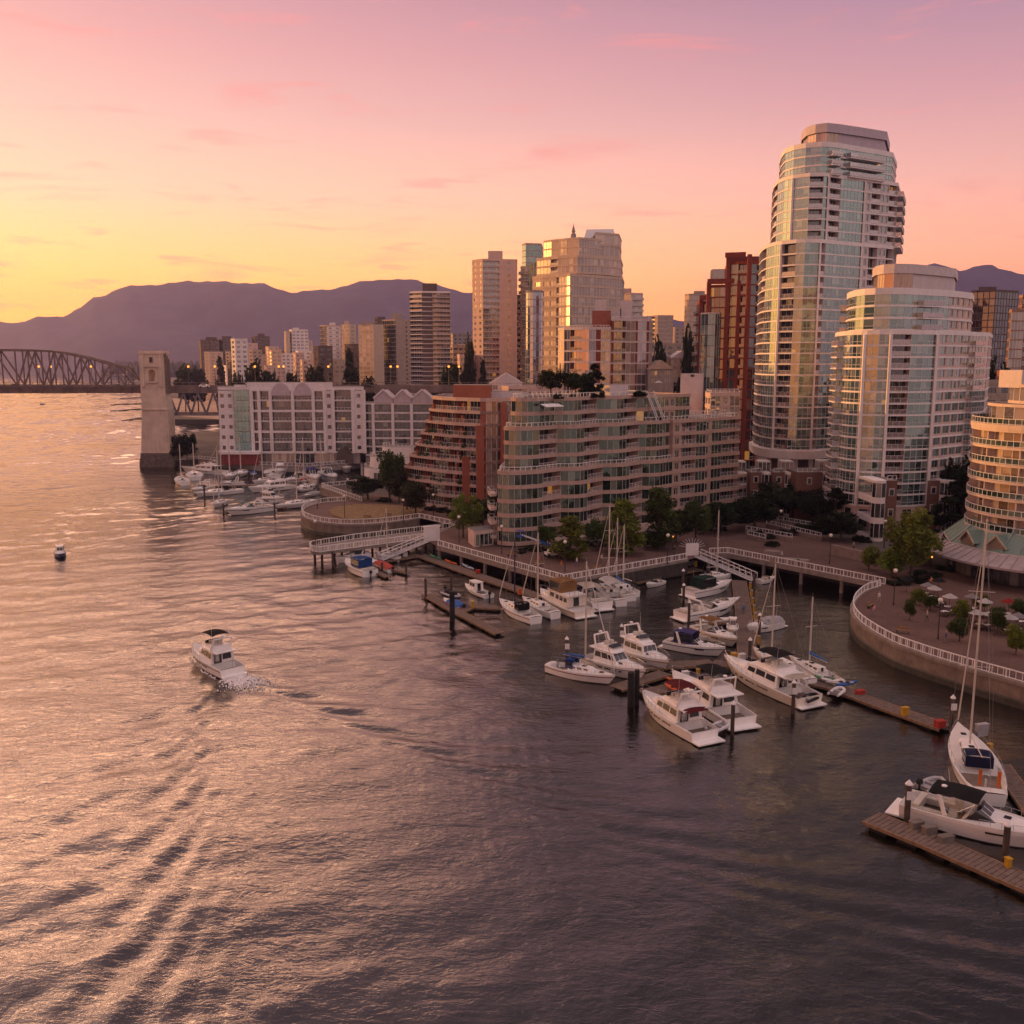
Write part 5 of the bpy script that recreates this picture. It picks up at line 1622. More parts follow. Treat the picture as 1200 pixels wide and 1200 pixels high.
# ================================================================== bridge
Yb = 372.0
M_STEEL = mat('bridge_steel', (.20, .145, .13), .6, var=.25, nscale=.3)
M_STEELB = mat('bridge_steel_blue', (.20, .18, .20), .6, var=.2)
M_PIER = mat('bridge_concrete', (.66, .52, .42), .85, var=.14, nscale=.25, streak=.45)
root = thing('truss_bridge', 'steel truss bridge with tall concrete pier tower crossing the bay', 'bridge', (XU(185, Yb, 20), Yb, 0))
zd = ZV(453, Yb); zdu = ZV(461, Yb)
xl, xr = XU(-120, Yb, zd), XU(640, Yb + 12, zd)
xp0, xp1 = XU(165, Yb, zd), XU(193, Yb, zd)
b = MB()
b.prism([(xl, Yb - 1), (xr, Yb + 13), (xr, Yb + 29), (xl, Yb + 15)], zdu + 1.2, zd - .6, 0)
b.prism([(xl, Yb - 2.2), (xr, Yb + 11.8), (xr, Yb + 12.9), (xl, Yb - 1.1)], zdu, zd + .3, 0)
for k in range(60):
    t = k / 59; x = xl + (xr - xl) * t; y = Yb - 2.3 + 14 * t
    b.box((x, y, zdu - .1), (.35, .3, zd - zdu + .5), 0)
b.build('deck', M_STEEL, root)
b = MB(); railing(b, [(xl, Yb - 1.6), (xr, Yb + 12.4)], zd + .3, 1.1, 2.6, None, .16); b.build('parapet_railing', M_STEEL, root)
# pier tower: tapering shaft, portal head with arch, corbels
def shaft(us, zs, y0, dep):
    rings = []
    for (a_, c_), z in zip(us, zs):
        x0, x1 = XU(a_, y0, z), XU(c_, y0, z)
        t = (x1 - x0)
        rings.append([(x0, y0, z), (x1, y0, z), (x1 + .3, y0 + dep, z), (x0 + .3, y0 + dep, z)])
    return rings
yq = Yb - 5
zc1 = ZV(480, yq)
b = MB(); b.loft(shaft([(165.5, 199.5), (166, 196.5), (165.5, 193.5)], [ZV(531, yq), zc1, zdu - 1], yq, 6)); b.build('pier_shaft', M_PIER, root)
b = MB(); b.box((XU(180, yq, zc1), yq + 2.9, zc1 - .2), (9.9, 6.6, .5), 0); b.build('string_course', M_PIER, root)
b = MB(); b.loft(shaft([(163.5, 203.5), (163.5, 203.5)], [ZV(549, yq) - 1, ZV(537, yq)], yq - 1.5, 9)); b.loft(shaft([(164.5, 202), (164.5, 202)], [ZV(537, yq), ZV(531, yq)], yq - .8, 7.5)); b.build('pier_base', mat('pier_base_stone', (.15, .12, .10), .9, var=.3, streak=.5), root)
zt_ = ZV(411, yq)
xa, xb_ = XU(164.5, yq, zd), XU(193, yq, zd)
wq = xb_ - xa
b = MB()
zo0, zo1 = ZV(447, yq), ZV(437, yq)
b.box((xa + wq * .18, yq + 3, zdu - 1), (wq * .36, 6, zo1 + 1.6 - zdu + 1), 0)
b.box((xb_ - wq * .18, yq + 3, zdu - 1), (wq * .36, 6, zo1 + 1.6 - zdu + 1), 0)
b.box((xa + wq * .5, yq + 3, zdu - 1), (wq * .28, 6, zo0 - zdu + 1), 0)
ar = [(xa + wq * .36, zo1 + 1.6), (xa + wq * .36, zo1)] + [(xa + wq * .5 - wq * .14 * math.cos(math.pi * k / 8), zo1 + 1.3 * math.sin(math.pi * k / 8)) for k in range(1, 8)] + [(xa + wq * .64, zo1), (xa + wq * .64, zo1 + 1.6)]
b.loft([[(x, yq, z) for x, z in ar], [(x, yq + 6, z) for x, z in ar]], 0)
b.box(((xa + xb_) / 2, yq + 3, zo1 + 1.6), (wq, 6, zt_ - 1.2 - zo1 - 1.6), 0)
b.build('portal_head', M_PIER, root)
b = MB()
b.box(((xa + xb_) / 2, yq + 3, zt_ - 1.2), (wq + .9, 6.8, .5), 0); b.box(((xa + xb_) / 2, yq + 3, zt_ - .7), (wq + .3, 6.3, .7), 0)
b.box(((xa + xb_) / 2, yq - .25, zo1 + 2.2), (wq * .75, .5, .5), 0)
b.box(((xa + xb_) / 2, yq - .25, zo0 - .6), (wq * .45, .7, .6), 0)
for t in (.14, .86):
    b.box((xa + wq * t, yq - .2, zd), (wq * .13, .5, zt_ - zd - 1.4), 0)
b.build('cornice', M_PIER, root)
b = MB(); b.box(((xa + xb_) / 2, yq - .12, zt_ - 4.4), (1.2, .3, 2.0), 0); b.build('niche', M_SHADE, root)
b = MB()
for t in (.2, .45, .75):
    b.box((xb_ + .3, yq + 6 * t, zdu), (.8, .8, zt_ - zdu - 4 * t), 0)
b.build('buttress', mat('buttress_dark', (.20, .15, .12), .9, var=.2, streak=.4), root)
# through truss left of the pier: two planes
def truss(y, ups, name):
    b = MB()
    pts = [(XU(u, y, 45), y, ZV(v, y)) for u, v in ups]
    lo = [(p[0], p[1], zd + .2) for p in pts]
    for i in range(len(pts) - 1):
        b.bar(pts[i], pts[i + 1], .75, .75)
        b.bar(lo[i], lo[i + 1], .6, .6)
        if i:
            b.bar(pts[i], lo[i], .42, .42)
        if i < len(pts) - 2:
            b.bar(lo[i], pts[i + 1], .5, .5) if i % 2 else b.bar(pts[i], lo[i + 1], .5, .5)
    b.build(name, M_STEEL, root)
up = [(-120, 411), (-92, 410.5), (-64, 410), (-36, 410), (-8, 410), (17, 410.2), (32, 410.5), (48, 411), (63, 412), (78, 414.5), (94, 418), (110, 422), (128, 427), (145, 431), (165, 448)]
truss(Yb - 1.5, up, 'truss')
up2 = [(u + 9 if u < 150 else u, v + .6) for u, v in up]
truss(Yb + 14.5, up2, 'truss')
b = MB()
for (u, v), (u2, v2) in zip(up[4:-1], up2[4:-1]):
    b.bar((XU(u, Yb - 1.5, 45), Yb - 1.5, ZV(v, Yb - 1.5)), (XU(u2, Yb + 14.5, 45), Yb + 14.5, ZV(v2, Yb + 14.5)), .4, .4)
b.build('cross_bracing', M_STEEL, root)
# deck truss right of the pier
b = MB()
zl = ZV(486, Yb + 3)
ut = [198, 215, 232, 250, 268, 286]
for yy in (Yb + 2, Yb + 15):
    for i in range(len(ut) - 1):
        a_, c_ = XU(ut[i], yy, 25), XU(ut[i + 1], yy, 25); m_ = (a_ + c_) / 2
        b.bar((a_, yy, zdu), (m_, yy, zl), .5, .5); b.bar((m_, yy, zl), (c_, yy, zdu), .5, .5)
    b.bar((XU(198, yy, 25), yy, zl), (XU(300, yy, 25), yy, zl), .5, .6)
    b.bar((XU(198, yy, 25), yy, zl), (XU(198, yy, 25), yy, zdu), .6, .6)
b.build('deck_truss', M_STEELB, root)
# ================================================================== boats
M_GEL = mat('gelcoat', (.86, .83, .81), .25, .5, var=.04, streak=.12)
M_GEL2 = mat('cream_gelcoat', (.74, .67, .58), .3, .5, var=.05, streak=.15)
M_NSKID = mat('deck_nonskid', (.66, .63, .60), .7, var=.06)
M_TEAK = mat('teak', (.26, .16, .09), .7, var=.2, nscale=4)
M_CHROME = mat('stainless', (.55, .54, .54), .25, .5, .9, var=.05)
M_MAST = mat('mast_alloy', (.60, .54, .48), .4, .5, .3, var=.06)
M_BLK = mat('black_canvas', (.018, .018, .020), .85, var=.3)
M_NAVY = mat('navy_stripe', (.02, .03, .09), .4, var=.1)
M_BLUE = mat('blue_canvas', (.025, .10, .33), .8, var=.2, nscale=2)
M_PURP = mat('violet_canvas', (.10, .09, .26), .8, var=.2)
M_MAROON = mat('maroon_canvas', (.16, .018, .022), .8, var=.2)
M_REDC = mat('red_canvas', (.34, .035, .025), .75, var=.15)
M_TANC = mat('tan_canvas', (.36, .20, .085), .8, var=.2)
M_GREYV = mat('grey_canvas', (.33, .31, .32), .8, var=.15)
M_RUB = mat('grey_hypalon', (.42, .41, .42), .6, var=.1)
M_RUBW = mat('white_hypalon', (.66, .64, .64), .55, var=.08)
M_ORNG = mat('orange_plastic', (.52, .12, .02), .45, var=.1)
M_YEL = mat('yellow_plastic', (.45, .25, .02), .5, var=.1)
M_ROPE = mat('wire', (.30, .28, .27), .5, .5, .5)
M_BOTTOM = mat('antifoul', (.045, .035, .035), .7, var=.2)
M_SOLE = mat('shaded_sole', (.20, .15, .12), .8, var=.2)  # floor colour darkened to stand in for shadow in the open well
M_SEAT = mat('vinyl_seat', (.58, .54, .48), .6, var=.08)


M_CHEST = mat('chest_grey', (.17, .145, .13), .7)
STRIPES = [None, M_NAVY, mat('grey_stripe', (.25, .25, .27), .4), mat('gold_stripe', (.40, .27, .13), .4)]


class Boat:
    def __init__(s, kind, label, cat, bow, stern, group=None, L=None, z=0.0):
        a, b = Vector(bow), Vector(stern)
        s.L = L or (a - b).length
        c = (a + b) / 2
        s.root = thing(kind, label, cat, (c.x, c.y, z), math.atan2(a.y - b.y, a.x - b.x), group)

    def part(s, mb, name, m, smooth=True, parent=None, label=None):
        return mb.build(name, m, parent or s.root, smooth=smooth, local=True, label=label)

    def hull(s, B, F0, F1, tr=.86, rake=.07, fine=2.2, m=None, stripe=None, deckm=None, well=None, welldepth=.6, sheer=1.5, bot=True, name='hull'):
        """lofted hull with deck; well = (s0, s1) is an open cockpit"""
        L = s.L; s.B = B; n = 16
        rings, deck = [], []
        s.sheer = lambda t: F0 + (F1 - F0) * max(0, t) ** sheer
        def hb(t):
            if t < .42: return B / 2 * (tr + (1 - tr) * math.sin(t / .42 * math.pi / 2))
            return B / 2 * max(.012, 1 - ((t - .42) / .58) ** fine)
        s.hb = hb
        for i in range(n + 1):
            t = i / n; x = -L / 2 + L * t; h = hb(t); z = s.sheer(t)
            wl = h * (.90 - .38 * t ** 2.5); xr = rake * L * t ** 3
            k = -.45 * (1 - t ** 4)
            rings.append([(x, h, z), (x - xr * .12, h * .985, z * .80), (x - xr * .25, h * .965, z * .70), (x - xr * .92, wl, .10), (x - xr, wl * .97, -.06), (x - xr, 0, k - .06), (x - xr, -wl * .97, -.06), (x - xr * .92, -wl, .10), (x - xr * .25, -h * .965, z * .70), (x - xr * .12, -h * .985, z * .80), (x, -h, z)])
        b = MB(); m_ = len(rings[0])
        for i in range(n):
            for k in range(m_ - 1):
                mi = 1 if k in (1, 8) else 2 if k in (3, 4, 5, 6) else 0
                b.add([rings[i][k], rings[i + 1][k], rings[i + 1][k + 1], rings[i][k + 1]], ((3, 2, 1, 0),), mi)
        b.add(rings[0], (tuple(range(m_)),), 0)
        s.part(b, name, [m or M_GEL, stripe or m or M_GEL, M_BOTTOM])
        d = MB(); rows = []
        for i in range(n + 1):
            t = i / n; x = -L / 2 + L * t; h = hb(t); z = s.sheer(t)
            low = well and well[0] - 1e-6 <= t <= well[1] + 1e-6
            rows.append([(x, h, z), (x, h * .93, z + .03), (x, h * .80, z - welldepth if low else z + .07), (x, 0, z - welldepth if low else z + .11), (x, -h * .80, z - welldepth if low else z + .07), (x, -h * .93, z + .03), (x, -h, z)])
        for i in range(n):
            for k in range(6):
                inw = well and well[0] - 1e-6 <= i / n and (i + 1) / n <= well[1] + 1e-6 and k in (2, 3)
                d.add([rows[i][k], rows[i][k + 1], rows[i + 1][k + 1], rows[i + 1][k]], ((3, 2, 1, 0),), 1 if inw else 0)
        s.part(d, 'deck', [deckm or M_NSKID, M_SOLE], False)
        return s

    def house(s, x0, x1, w0, w1, z0, z1, rf=.5, rb=.1, tum=.88, name='cabin', m=None, front=None, side=None, back=None, wname='window', wm=None, roof=0.0, roofm=None):
        """tapered cabin; front/side/back are lists of (u0, u1, v0, v1) window patches"""
        Bt = [(x0, w0 / 2, z0), (x1, w1 / 2, z0), (x1, -w1 / 2, z0), (x0, -w0 / 2, z0)]
        T = [(x0 + rb, w0 / 2 * tum, z1), (x1 - rf, w1 / 2 * tum, z1), (x1 - rf, -w1 / 2 * tum, z1), (x0 + rb, -w0 / 2 * tum, z1)]
        b = MB(); b.add(Bt + T, ((4, 7, 6, 5), (0, 1, 5, 4), (1, 2, 6, 5), (2, 3, 7, 6), (3, 0, 4, 7)))
        o = s.part(b, name, m or M_GEL, False)
        if roof:
            r_ = MB(); e = roof
            q = [(x0 + rb - e, w0 / 2 * tum + e * .3), (x1 - rf + e * .6, w1 / 2 * tum + e * .2), (x1 - rf + e * .6, -w1 / 2 * tum - e * .2), (x0 + rb - e, -w0 / 2 * tum - e * .3)][::-1]
            r_.prism(q, z1 + .003, z1 + .1, 0); s.part(r_, 'roof', roofm or M_GEL, False)
        def patch(a, b_, c, d, lst, mb):
            a, b_, c, d = map(Vector, (a, b_, c, d)); nrm = (b_ - a).cross(d - a).normalized() * .025
            for u0, u1, v0, v1 in lst:
                f = lambda u, v: a.lerp(b_, u).lerp(d.lerp(c, u), v) + nrm
                mb.quad(f(u0, v0), f(u1, v0), f(u1, v1), f(u0, v1))
        for nm, lst, q in (('windscreen', front, (Bt[2], Bt[1], T[1], T[2])), (wname, side, (Bt[1], Bt[0], T[0], T[1])), (wname, side, (Bt[3], Bt[2], T[2], T[3])), ('door', back, (Bt[0], Bt[3], T[3], T[0]))):
            if lst:
                if q[0] == Bt[1]: lst = [(1 - u1, 1 - u0, v0, v1) for u0, u1, v0, v1 in lst]
                w_ = MB(); patch(*q, lst, w_); s.part(w_, nm, wm or G_BOAT, False)
        return o

    def bowrail(s, t0=.55, h=.65):
        b = MB(); n = 7; L = s.L
        side = lambda sg: [(-L / 2 + L * (t0 + (.985 - t0) * i / n), sg * s.hb(t0 + (.985 - t0) * i / n) * .94, s.sheer(t0 + (.985 - t0) * i / n)) for i in range(n + 1)]
        for sg in (1, -1):
            P_ = side(sg)
            b.tube([(p[0], p[1], p[2] + h) for p in P_], .022, 4)
            for p in P_: b.tube([p, (p[0], p[1], p[2] + h)], .018, 4)
        a, c = side(1)[-1], side(-1)[-1]
        b.tube([(a[0], a[1], a[2] + h), (c[0], c[1], c[2] + h)], .022, 4)
        s.part(b, 'bow_rail', M_CHROME)

    def platform(s, d=.9, z=.25, w=.86, m=None):
        b = MB(); L = s.L; b.box((-L / 2 - d / 2 + .02, 0, z - .08), (d, s.B * w, .14), 0); s.part(b, 'swim_platform', m or M_GEL, False)

    def frame_top(s, x0, x1, w, z0, z1, m, name='bimini', curve=.18, sides=False, clear=False):
        """canvas top on hoops"""
        b = MB(); n = 6
        rows = []
        for i in range(n + 1):
            t = i / n; y = -w / 2 + w * t; dz = curve * (1 - (2 * t - 1) ** 2)
            rows.append([(x0, y, z1 + dz - .06), ((x0 + x1) / 2, y, z1 + dz + .05), (x1, y, z1 + dz - .06)])
        for i in range(n):
            for k in range(2):
                b.add([rows[i][k], rows[i][k + 1], rows[i + 1][k + 1], rows[i + 1][k]], ((0, 1, 2, 3), (3, 2, 1, 0)))
        if sides:
            for y in (-w / 2, w / 2):
                b.add([(x0, y, z0), (x1, y, z0), (x1, y, z1 - .06), (x0, y, z1 - .06)], ((0, 1, 2, 3), (3, 2, 1, 0)))
            b.add([(x0, -w / 2, z0), (x0, w / 2, z0), (x0, w / 2, z1 - .06), (x0, -w / 2, z1 - .06)], ((0, 1, 2, 3), (3, 2, 1, 0)))
        o = s.part(b, name, m, False)
        if clear:
            c = MB()
            for y in (-w / 2 - .02, w / 2 + .02):
                c.add([(x0 + .15, y, z0 + .25), (x1 - .15, y, z0 + .25), (x1 - .15, y, z1 - .25), (x0 + .15, y, z1 - .25)], ((0, 1, 2, 3),))
            s.part(c, 'canvas_window', G_BOAT, False, o)
        f = MB()
        for x in (x0 + .1, x1 - .1):
            for y in (-w / 2 + .03, w / 2 - .03):
                f.tube([((x0 + x1) / 2, y, z0), (x, y, z1 - .04)], .02, 4)
        s.part(f, 'canopy_frame', M_CHROME, False)

    def arch(s, x, w, z0, z1, lean=-.5, m=None, th=.28):
        b = MB()
        for y in (w / 2, -w / 2):
            b.bar((x, y, z0), (x + lean, y * .86, z1), th * .45, th)
        b.bar((x + lean, w / 2 * .9, z1), (x + lean, -w / 2 * .9, z1), th, th * .45)
        b.lathe((x + lean, 0, z1 + .05), [(.05, 0), (.05, .15), (.24, .16), (.24, .3), (.1, .36)], 10)
        s.part(b, 'radar_arch', m or M_GEL, False)

    def mast(s, x, h, z0, boom=0.0, cover=None, spreaders=1, furl=True, m=None, back=True, rad=.085):
        rad += .00030 * s.root.location.y
        b = MB(); b.tube([(x, 0, z0 - .3), (x, 0, z0 + h)], [rad, rad * .75], 8)
        b.tube([(x, 0, z0 + h), (x, 0, z0 + h + .6)], .012, 4)
        mo = s.part(b, 'mast', m or M_MAST)
        for k in range(spreaders):
            zz = z0 + h * (k + 1) / (spreaders + 1) + .4
            c = MB(); wv = s.B * .36 * (1 - .25 * k)
            c.bar((x, -wv, zz + .06), (x, wv, zz + .06), .07, .05); s.part(c, 'spreader', m or M_MAST, False, mo)
        c = MB(); L = s.L; r_ = .014
        if back: c.tube([(-L / 2 + .1, 0, s.sheer(0)), (x, 0, z0 + h)], r_, 3)
        for sg in (1, -1):
            zz = z0 + h / (spreaders + 1) + .46
            c.tube([(x - .1, sg * s.B * .46, s.sheer(.5)), (x, sg * s.B * .36, zz), (x, 0, z0 + h * .97)], r_, 3)
        s.part(c, 'rigging', M_ROPE, False)
        c = MB(); bx = L / 2 - .15
        if furl: c.tube([(bx, 0, s.sheer(1) + .3), (bx * .97 + x * .03, 0, s.sheer(1) + 1.0), (x + .12, 0, z0 + h * .96)], [.05, .085, .03], 6); s.part(c, 'furled_headsail', mat('sailcloth', (.66, .60, .54), .8, var=.06))
        else: c.tube([(bx, 0, s.sheer(1)), (x, 0, z0 + h * .97)], r_, 3); s.part(c, 'forestay', M_ROPE)
        if boom:
            c = MB(); c.tube([(x - .1, 0, z0 + 1.0), (x - boom, 0, z0 + .95)], .06, 6); s.part(c, 'boom', m or M_MAST)
            if cover:
                c = MB(); c.tube([(x - .05, 0, z0 + 1.5), (x - .2, 0, z0 + 1.2), (x - boom * .5, 0, z0 + 1.15), (x - boom, 0, z0 + 1.08)], [.10, .20, .17, .09], 7); s.part(c, 'sail_cover', cover)

    def lifelines(s, h=.6):
        b = MB(); L = s.L; n = 9
        for sg in (1, -1):
            P_ = [(-L / 2 + L * (.02 + .95 * i / n), sg * s.hb(.02 + .95 * i / n) * .95, s.sheer(.02 + .95 * i / n)) for i in range(n + 1)]
            b.tube([(p[0], p[1], p[2] + h) for p in P_], .013, 3)
            for p in P_: b.tube([p, (p[0], p[1], p[2] + h)], .016, 4)
        s.part(b, 'guard_rail', M_CHROME, False)

    def outboard(s, y=0, m=None, x=None):
        L = s.L; x = -L / 2 - .25 if x is None else x
        b = MB(); b.loft([[(x - .25, y - .18, .75), (x + .25, y - .18, .7), (x + .25, y + .18, .7), (x - .25, y + .18, .75)], [(x - .3, y - .2, 1.05), (x + .22, y - .2, 1.05), (x + .22, y + .2, 1.05), (x - .3, y + .2, 1.05)], [(x - .15, y - .13, 1.3), (x + .15, y - .13, 1.25), (x + .15, y + .13, 1.25), (x - .15, y + .13, 1.3)]])
        b.box((x, y, -.3), (.2, .14, 1.0)); s.part(b, 'outboard_motor', m or M_BLK, False)

    def fenders(s, ts, sg=1):
        for t in ts:
            b = MB(); x = -s.L / 2 + s.L * t; y = sg * (s.hb(t) + .10); z = s.sheer(t)
            b.lathe((x, y, z - .85), [(.05, 0), (.12, .08), (.12, .55), (.05, .62)], 8); s.part(b, 'fender', M_RUBW)


def tubeboat(label, bow, stern, m=None, w=1.5, z=0.05, motor=False, cat='dinghy', L=None, name='inflatable_dinghy'):
    s = Boat(name, label, cat, bow, stern, L=L, z=z); L = s.L; r = .21
    P_ = [(-L / 2, w / 2 - r, r), (L * .18, w / 2 - r, r + .02), (L * .36, w * .26, r + .08), (L / 2 - r, 0, r + .14), (L * .36, -w * .26, r + .08), (L * .18, -w / 2 + r, r + .02), (-L / 2, -w / 2 + r, r)]
    b = MB(); b.tube(P_, [r * .7, r, r, r * .9, r, r, r * .7], 9); s.part(b, 'tube', m or M_RUB)
    b = MB(); b.box((-.1, 0, .08), (L * .75, w - .5, .06)); b.box((-L / 2 + .25, 0, .1), (.08, w - .4, .4)); b.box((-.05, 0, .3), (.25, w - .35, .06)); s.part(b, 'floor_board', M_GREYV, False)
    if motor: s.outboard(0, x=-L / 2 - .05)
    return s

def paddlecraft(label, bow, stern, m, w=.75, z=.1, name='kayak', cat='kayak', L=None):
    s = Boat(name, label, cat, bow, stern, L=L, z=z); L = s.L; rg = []
    for i in range(11):
        t = i / 10; x = -L / 2 + L * t; h = max(.02, w / 2 * math.sin(math.pi * (.04 + .92 * t)) ** .7); u = .10 * abs(2 * t - 1) ** 2
        rg.append([(x, h, .24 + u), (x, h * .7, .06 + u), (x, 0, .0 + u), (x, -h * .7, .06 + u), (x, -h, .24 + u), (x, 0, .33 + u)])
    b = MB(); b.loft(rg); s.part(b, 'hull', m)
    b = MB(); b.lathe((-L * .05, 0, .29), [(.28, 0), (.30, .06), (.24, .08)], 10); s.part(b, 'cockpit_rim', M_BLK)
    return s

def sailboat(label, bow, stern, mast_h, mast_t=.55, hull_m=None, stripe=None, cover=None, dodger=None, spreaders=1, bimini=None, furl=True, mm=None, group=None, B=None, boom=True):
    s = Boat('sailboat', label, 'sailboat', bow, stern, group); L = s.L
    s.hull(B or max(2.2, L * .31), .95 + L * .012, 1.15 + L * .022, tr=.62, rake=.10, fine=1.9, m=hull_m, stripe=stripe, well=(.10, .33), welldepth=.55)
    z = s.sheer(.5) + .08
    s.house(-.15 * L, .22 * L, s.B * .58, s.B * .34, z - .1, z + .48, .7, .05, .82, 'coachroof', M_GEL, front=None, side=[(.08, .30, .35, .75), (.38, .58, .35, .75), (.66, .84, .38, .72)], back=[(.35, .65, .1, .95)])
    h = MB()
    for xh in (.05, .30):
        h.box((xh * L, 0, (z + .48) if xh < .2 else s.sheer(.8) + .11), (.5, .5, .06), 0)
    s.part(h, 'deck_hatch', M_BLK, False)
    s.mast(L * (mast_t - .5), mast_h, z + .45, L * .34 if boom else 0, cover, spreaders, furl, mm)
    s.lifelines()
    b = MB(); b.tube([(-.36 * L, .42 * math.cos(a), s.sheer(.1) + .35 + .42 * math.sin(a)) for a in [k * math.pi / 6 for k in range(12)]], .025, 4, closed=True); b.box((-.36 * L, 0, s.sheer(.1) - .5), (.2, .2, .9)); s.part(b, 'wheel', M_CHROME, False)
    if dodger: s.frame_top(-.19 * L, -.08 * L, s.B * .55, z, z + 1.15, dodger, 'sprayhood', .12, True, True)
    if bimini: s.frame_top(-.44 * L, -.22 * L, s.B * .62, s.sheer(.1), s.sheer(.1) + 1.9, bimini)
    return s

def fly_yacht(label, bow, stern, bimini=None, arch=True, hull_m=None, stripe=None, plat=.9, fenders=(), aft_canvas=None, group=None, flyback=-.36, L=None, sleek=True, hard=False, flyglass=True):
    stripe = stripe or STRIPES[(len(label) + 1) % 4]; s = Boat('motor_yacht', label, 'motor yacht', bow, stern, group, L=L); L = s.L; B = min(L * .33, 4.6)
    s.hull(B, 1.05 + L * .012, 1.55 + L * .03, tr=.90, rake=.11, fine=2.3, m=hull_m, stripe=stripe, well=(0.0, .22), welldepth=.75)
    z = s.sheer(.4) + .03
    # trunk on the foredeck
    s.house(-.02 * L, .33 * L, B * .62, B * .22, z + .05, z + .62, .9, .0, .80, 'trunk_cabin', M_GEL, side=[(.15, .6, .35, .7)])
    s.house(-.27 * L, .14 * L, B * .84, B * .66, z - .1, z + 1.42, 1.25 if sleek else .55, .05, .86, 'saloon', M_GEL, front=[(.05, .32, .42, .92), (.345, .655, .42, .92), (.68, .95, .42, .92)], side=[(.06, .34, .42, .86), (.38, .66, .42, .86), (.70, .92, .42, .80)], back=[(.12, .45, .02, .9), (.50, .88, .25, .85)])
    zr = z + 1.42
    b = MB(); q = [(flyback * L, B * .38), (.02 * L, B * .34), (.06 * L, B * .2), (.06 * L, -B * .2), (.02 * L, -B * .34), (flyback * L, -B * .38)][::-1]
    b.prism(q, zr + .003, zr + .13, 0); s.part(b, 'fly_deck', M_GEL, False)
    s.house(-.24 * L, .04 * L, B * .68, B * .46, zr + .13, zr + .68, .75, .0, .94, 'fly_coaming', M_GEL)
    if flyglass: s.house(-.06 * L, .015 * L, B * .60, B * .44, zr + .68, zr + 1.02, .45, .3, .9, 'fly_windscreen', G_BOAT)
    st = MB(); st.box((-.14 * L, .4, zr + .68), (.5, .55, .5)); st.box((-.14 * L, -.4, zr + .68), (.5, .55, .5)); st.box((-.03 * L - .5, .3, zr + .6), (.35, .8, .4)); s.part(st, 'helm_seat', M_SEAT, False)
    if arch: s.arch(-.24 * L, B * .72, zr + .1, zr + 1.75, -.55)
    if bimini: s.frame_top(-.25 * L, .0, B * .62, zr + .6, zr + 2.1, bimini)
    if hard: 
        h_ = MB(); h_.prism([(-.27 * L, -B * .3), (-.0 * L, -B * .24), (-.0 * L, B * .24), (-.27 * L, B * .3)], zr + 1.95, zr + 2.08); s.part(h_, 'hard_top', M_GEL, False)
    if aft_canvas: s.frame_top(-.40 * L, -.27 * L, B * .7, z, zr + .1, aft_canvas, 'aft_awning', .05)
    s.bowrail(.48)
    s.platform(plat)
    for sg in (1, -1):
        pw = MB(); 
        for t in (.62, .70):
            pw.box((-L / 2 + L * t, sg * (s.hb(t) * .975), s.sheer(t) * .56), (.42, .06, .16), 0)
        s.part(pw, 'porthole', G_BOAT, False)
    an = MB(); an.tube([(-.22 * L, B * .3, zr), (-.25 * L, B * .32, zr + 3.4)], [.025, .012], 4); an.tube([(-.20 * L, -B * .3, zr), (-.22 * L, -B * .32, zr + 2.6)], [.025, .012], 4); s.part(an, 'antenna', M_GEL, False)
    fl = MB(); fl.tube([(-L / 2 + .1, 0, s.sheer(0)), (-L / 2 - .25, 0, s.sheer(0) + 1.5)], .02, 4); s.part(fl, 'flag_staff', M_CHROME, False)
    ac = MB(); ac.box((L / 2 - .15, 0, s.sheer(1) - .05), (.7, .18, .14)); ac.bar((L / 2 + .15, -.25, s.sheer(1) - .3), (L / 2 + .15, .25, s.sheer(1) - .3), .07, .07); s.part(ac, 'anchor', M_CHROME, False)
    hw = MB()
    for sg in (1, -1):
        for t0, t1 in ((.30, .42), (.46, .56)):
            hw.bar((-L / 2 + L * t0, sg * s.hb(t0) * .985, s.sheer(t0) * .62), (-L / 2 + L * t1, sg * s.hb(t1) * .985, s.sheer(t1) * .62), .06, .16)
    s.part(hw, 'hull_window', G_BOAT, False)
    la = MB(); la.box((-.31 * L, B * .25, zr - 1.1), (.1, .5, 1.2)); s.part(la, 'ladder', M_CHROME, False)
    if fenders: s.fenders(fenders)
    return s

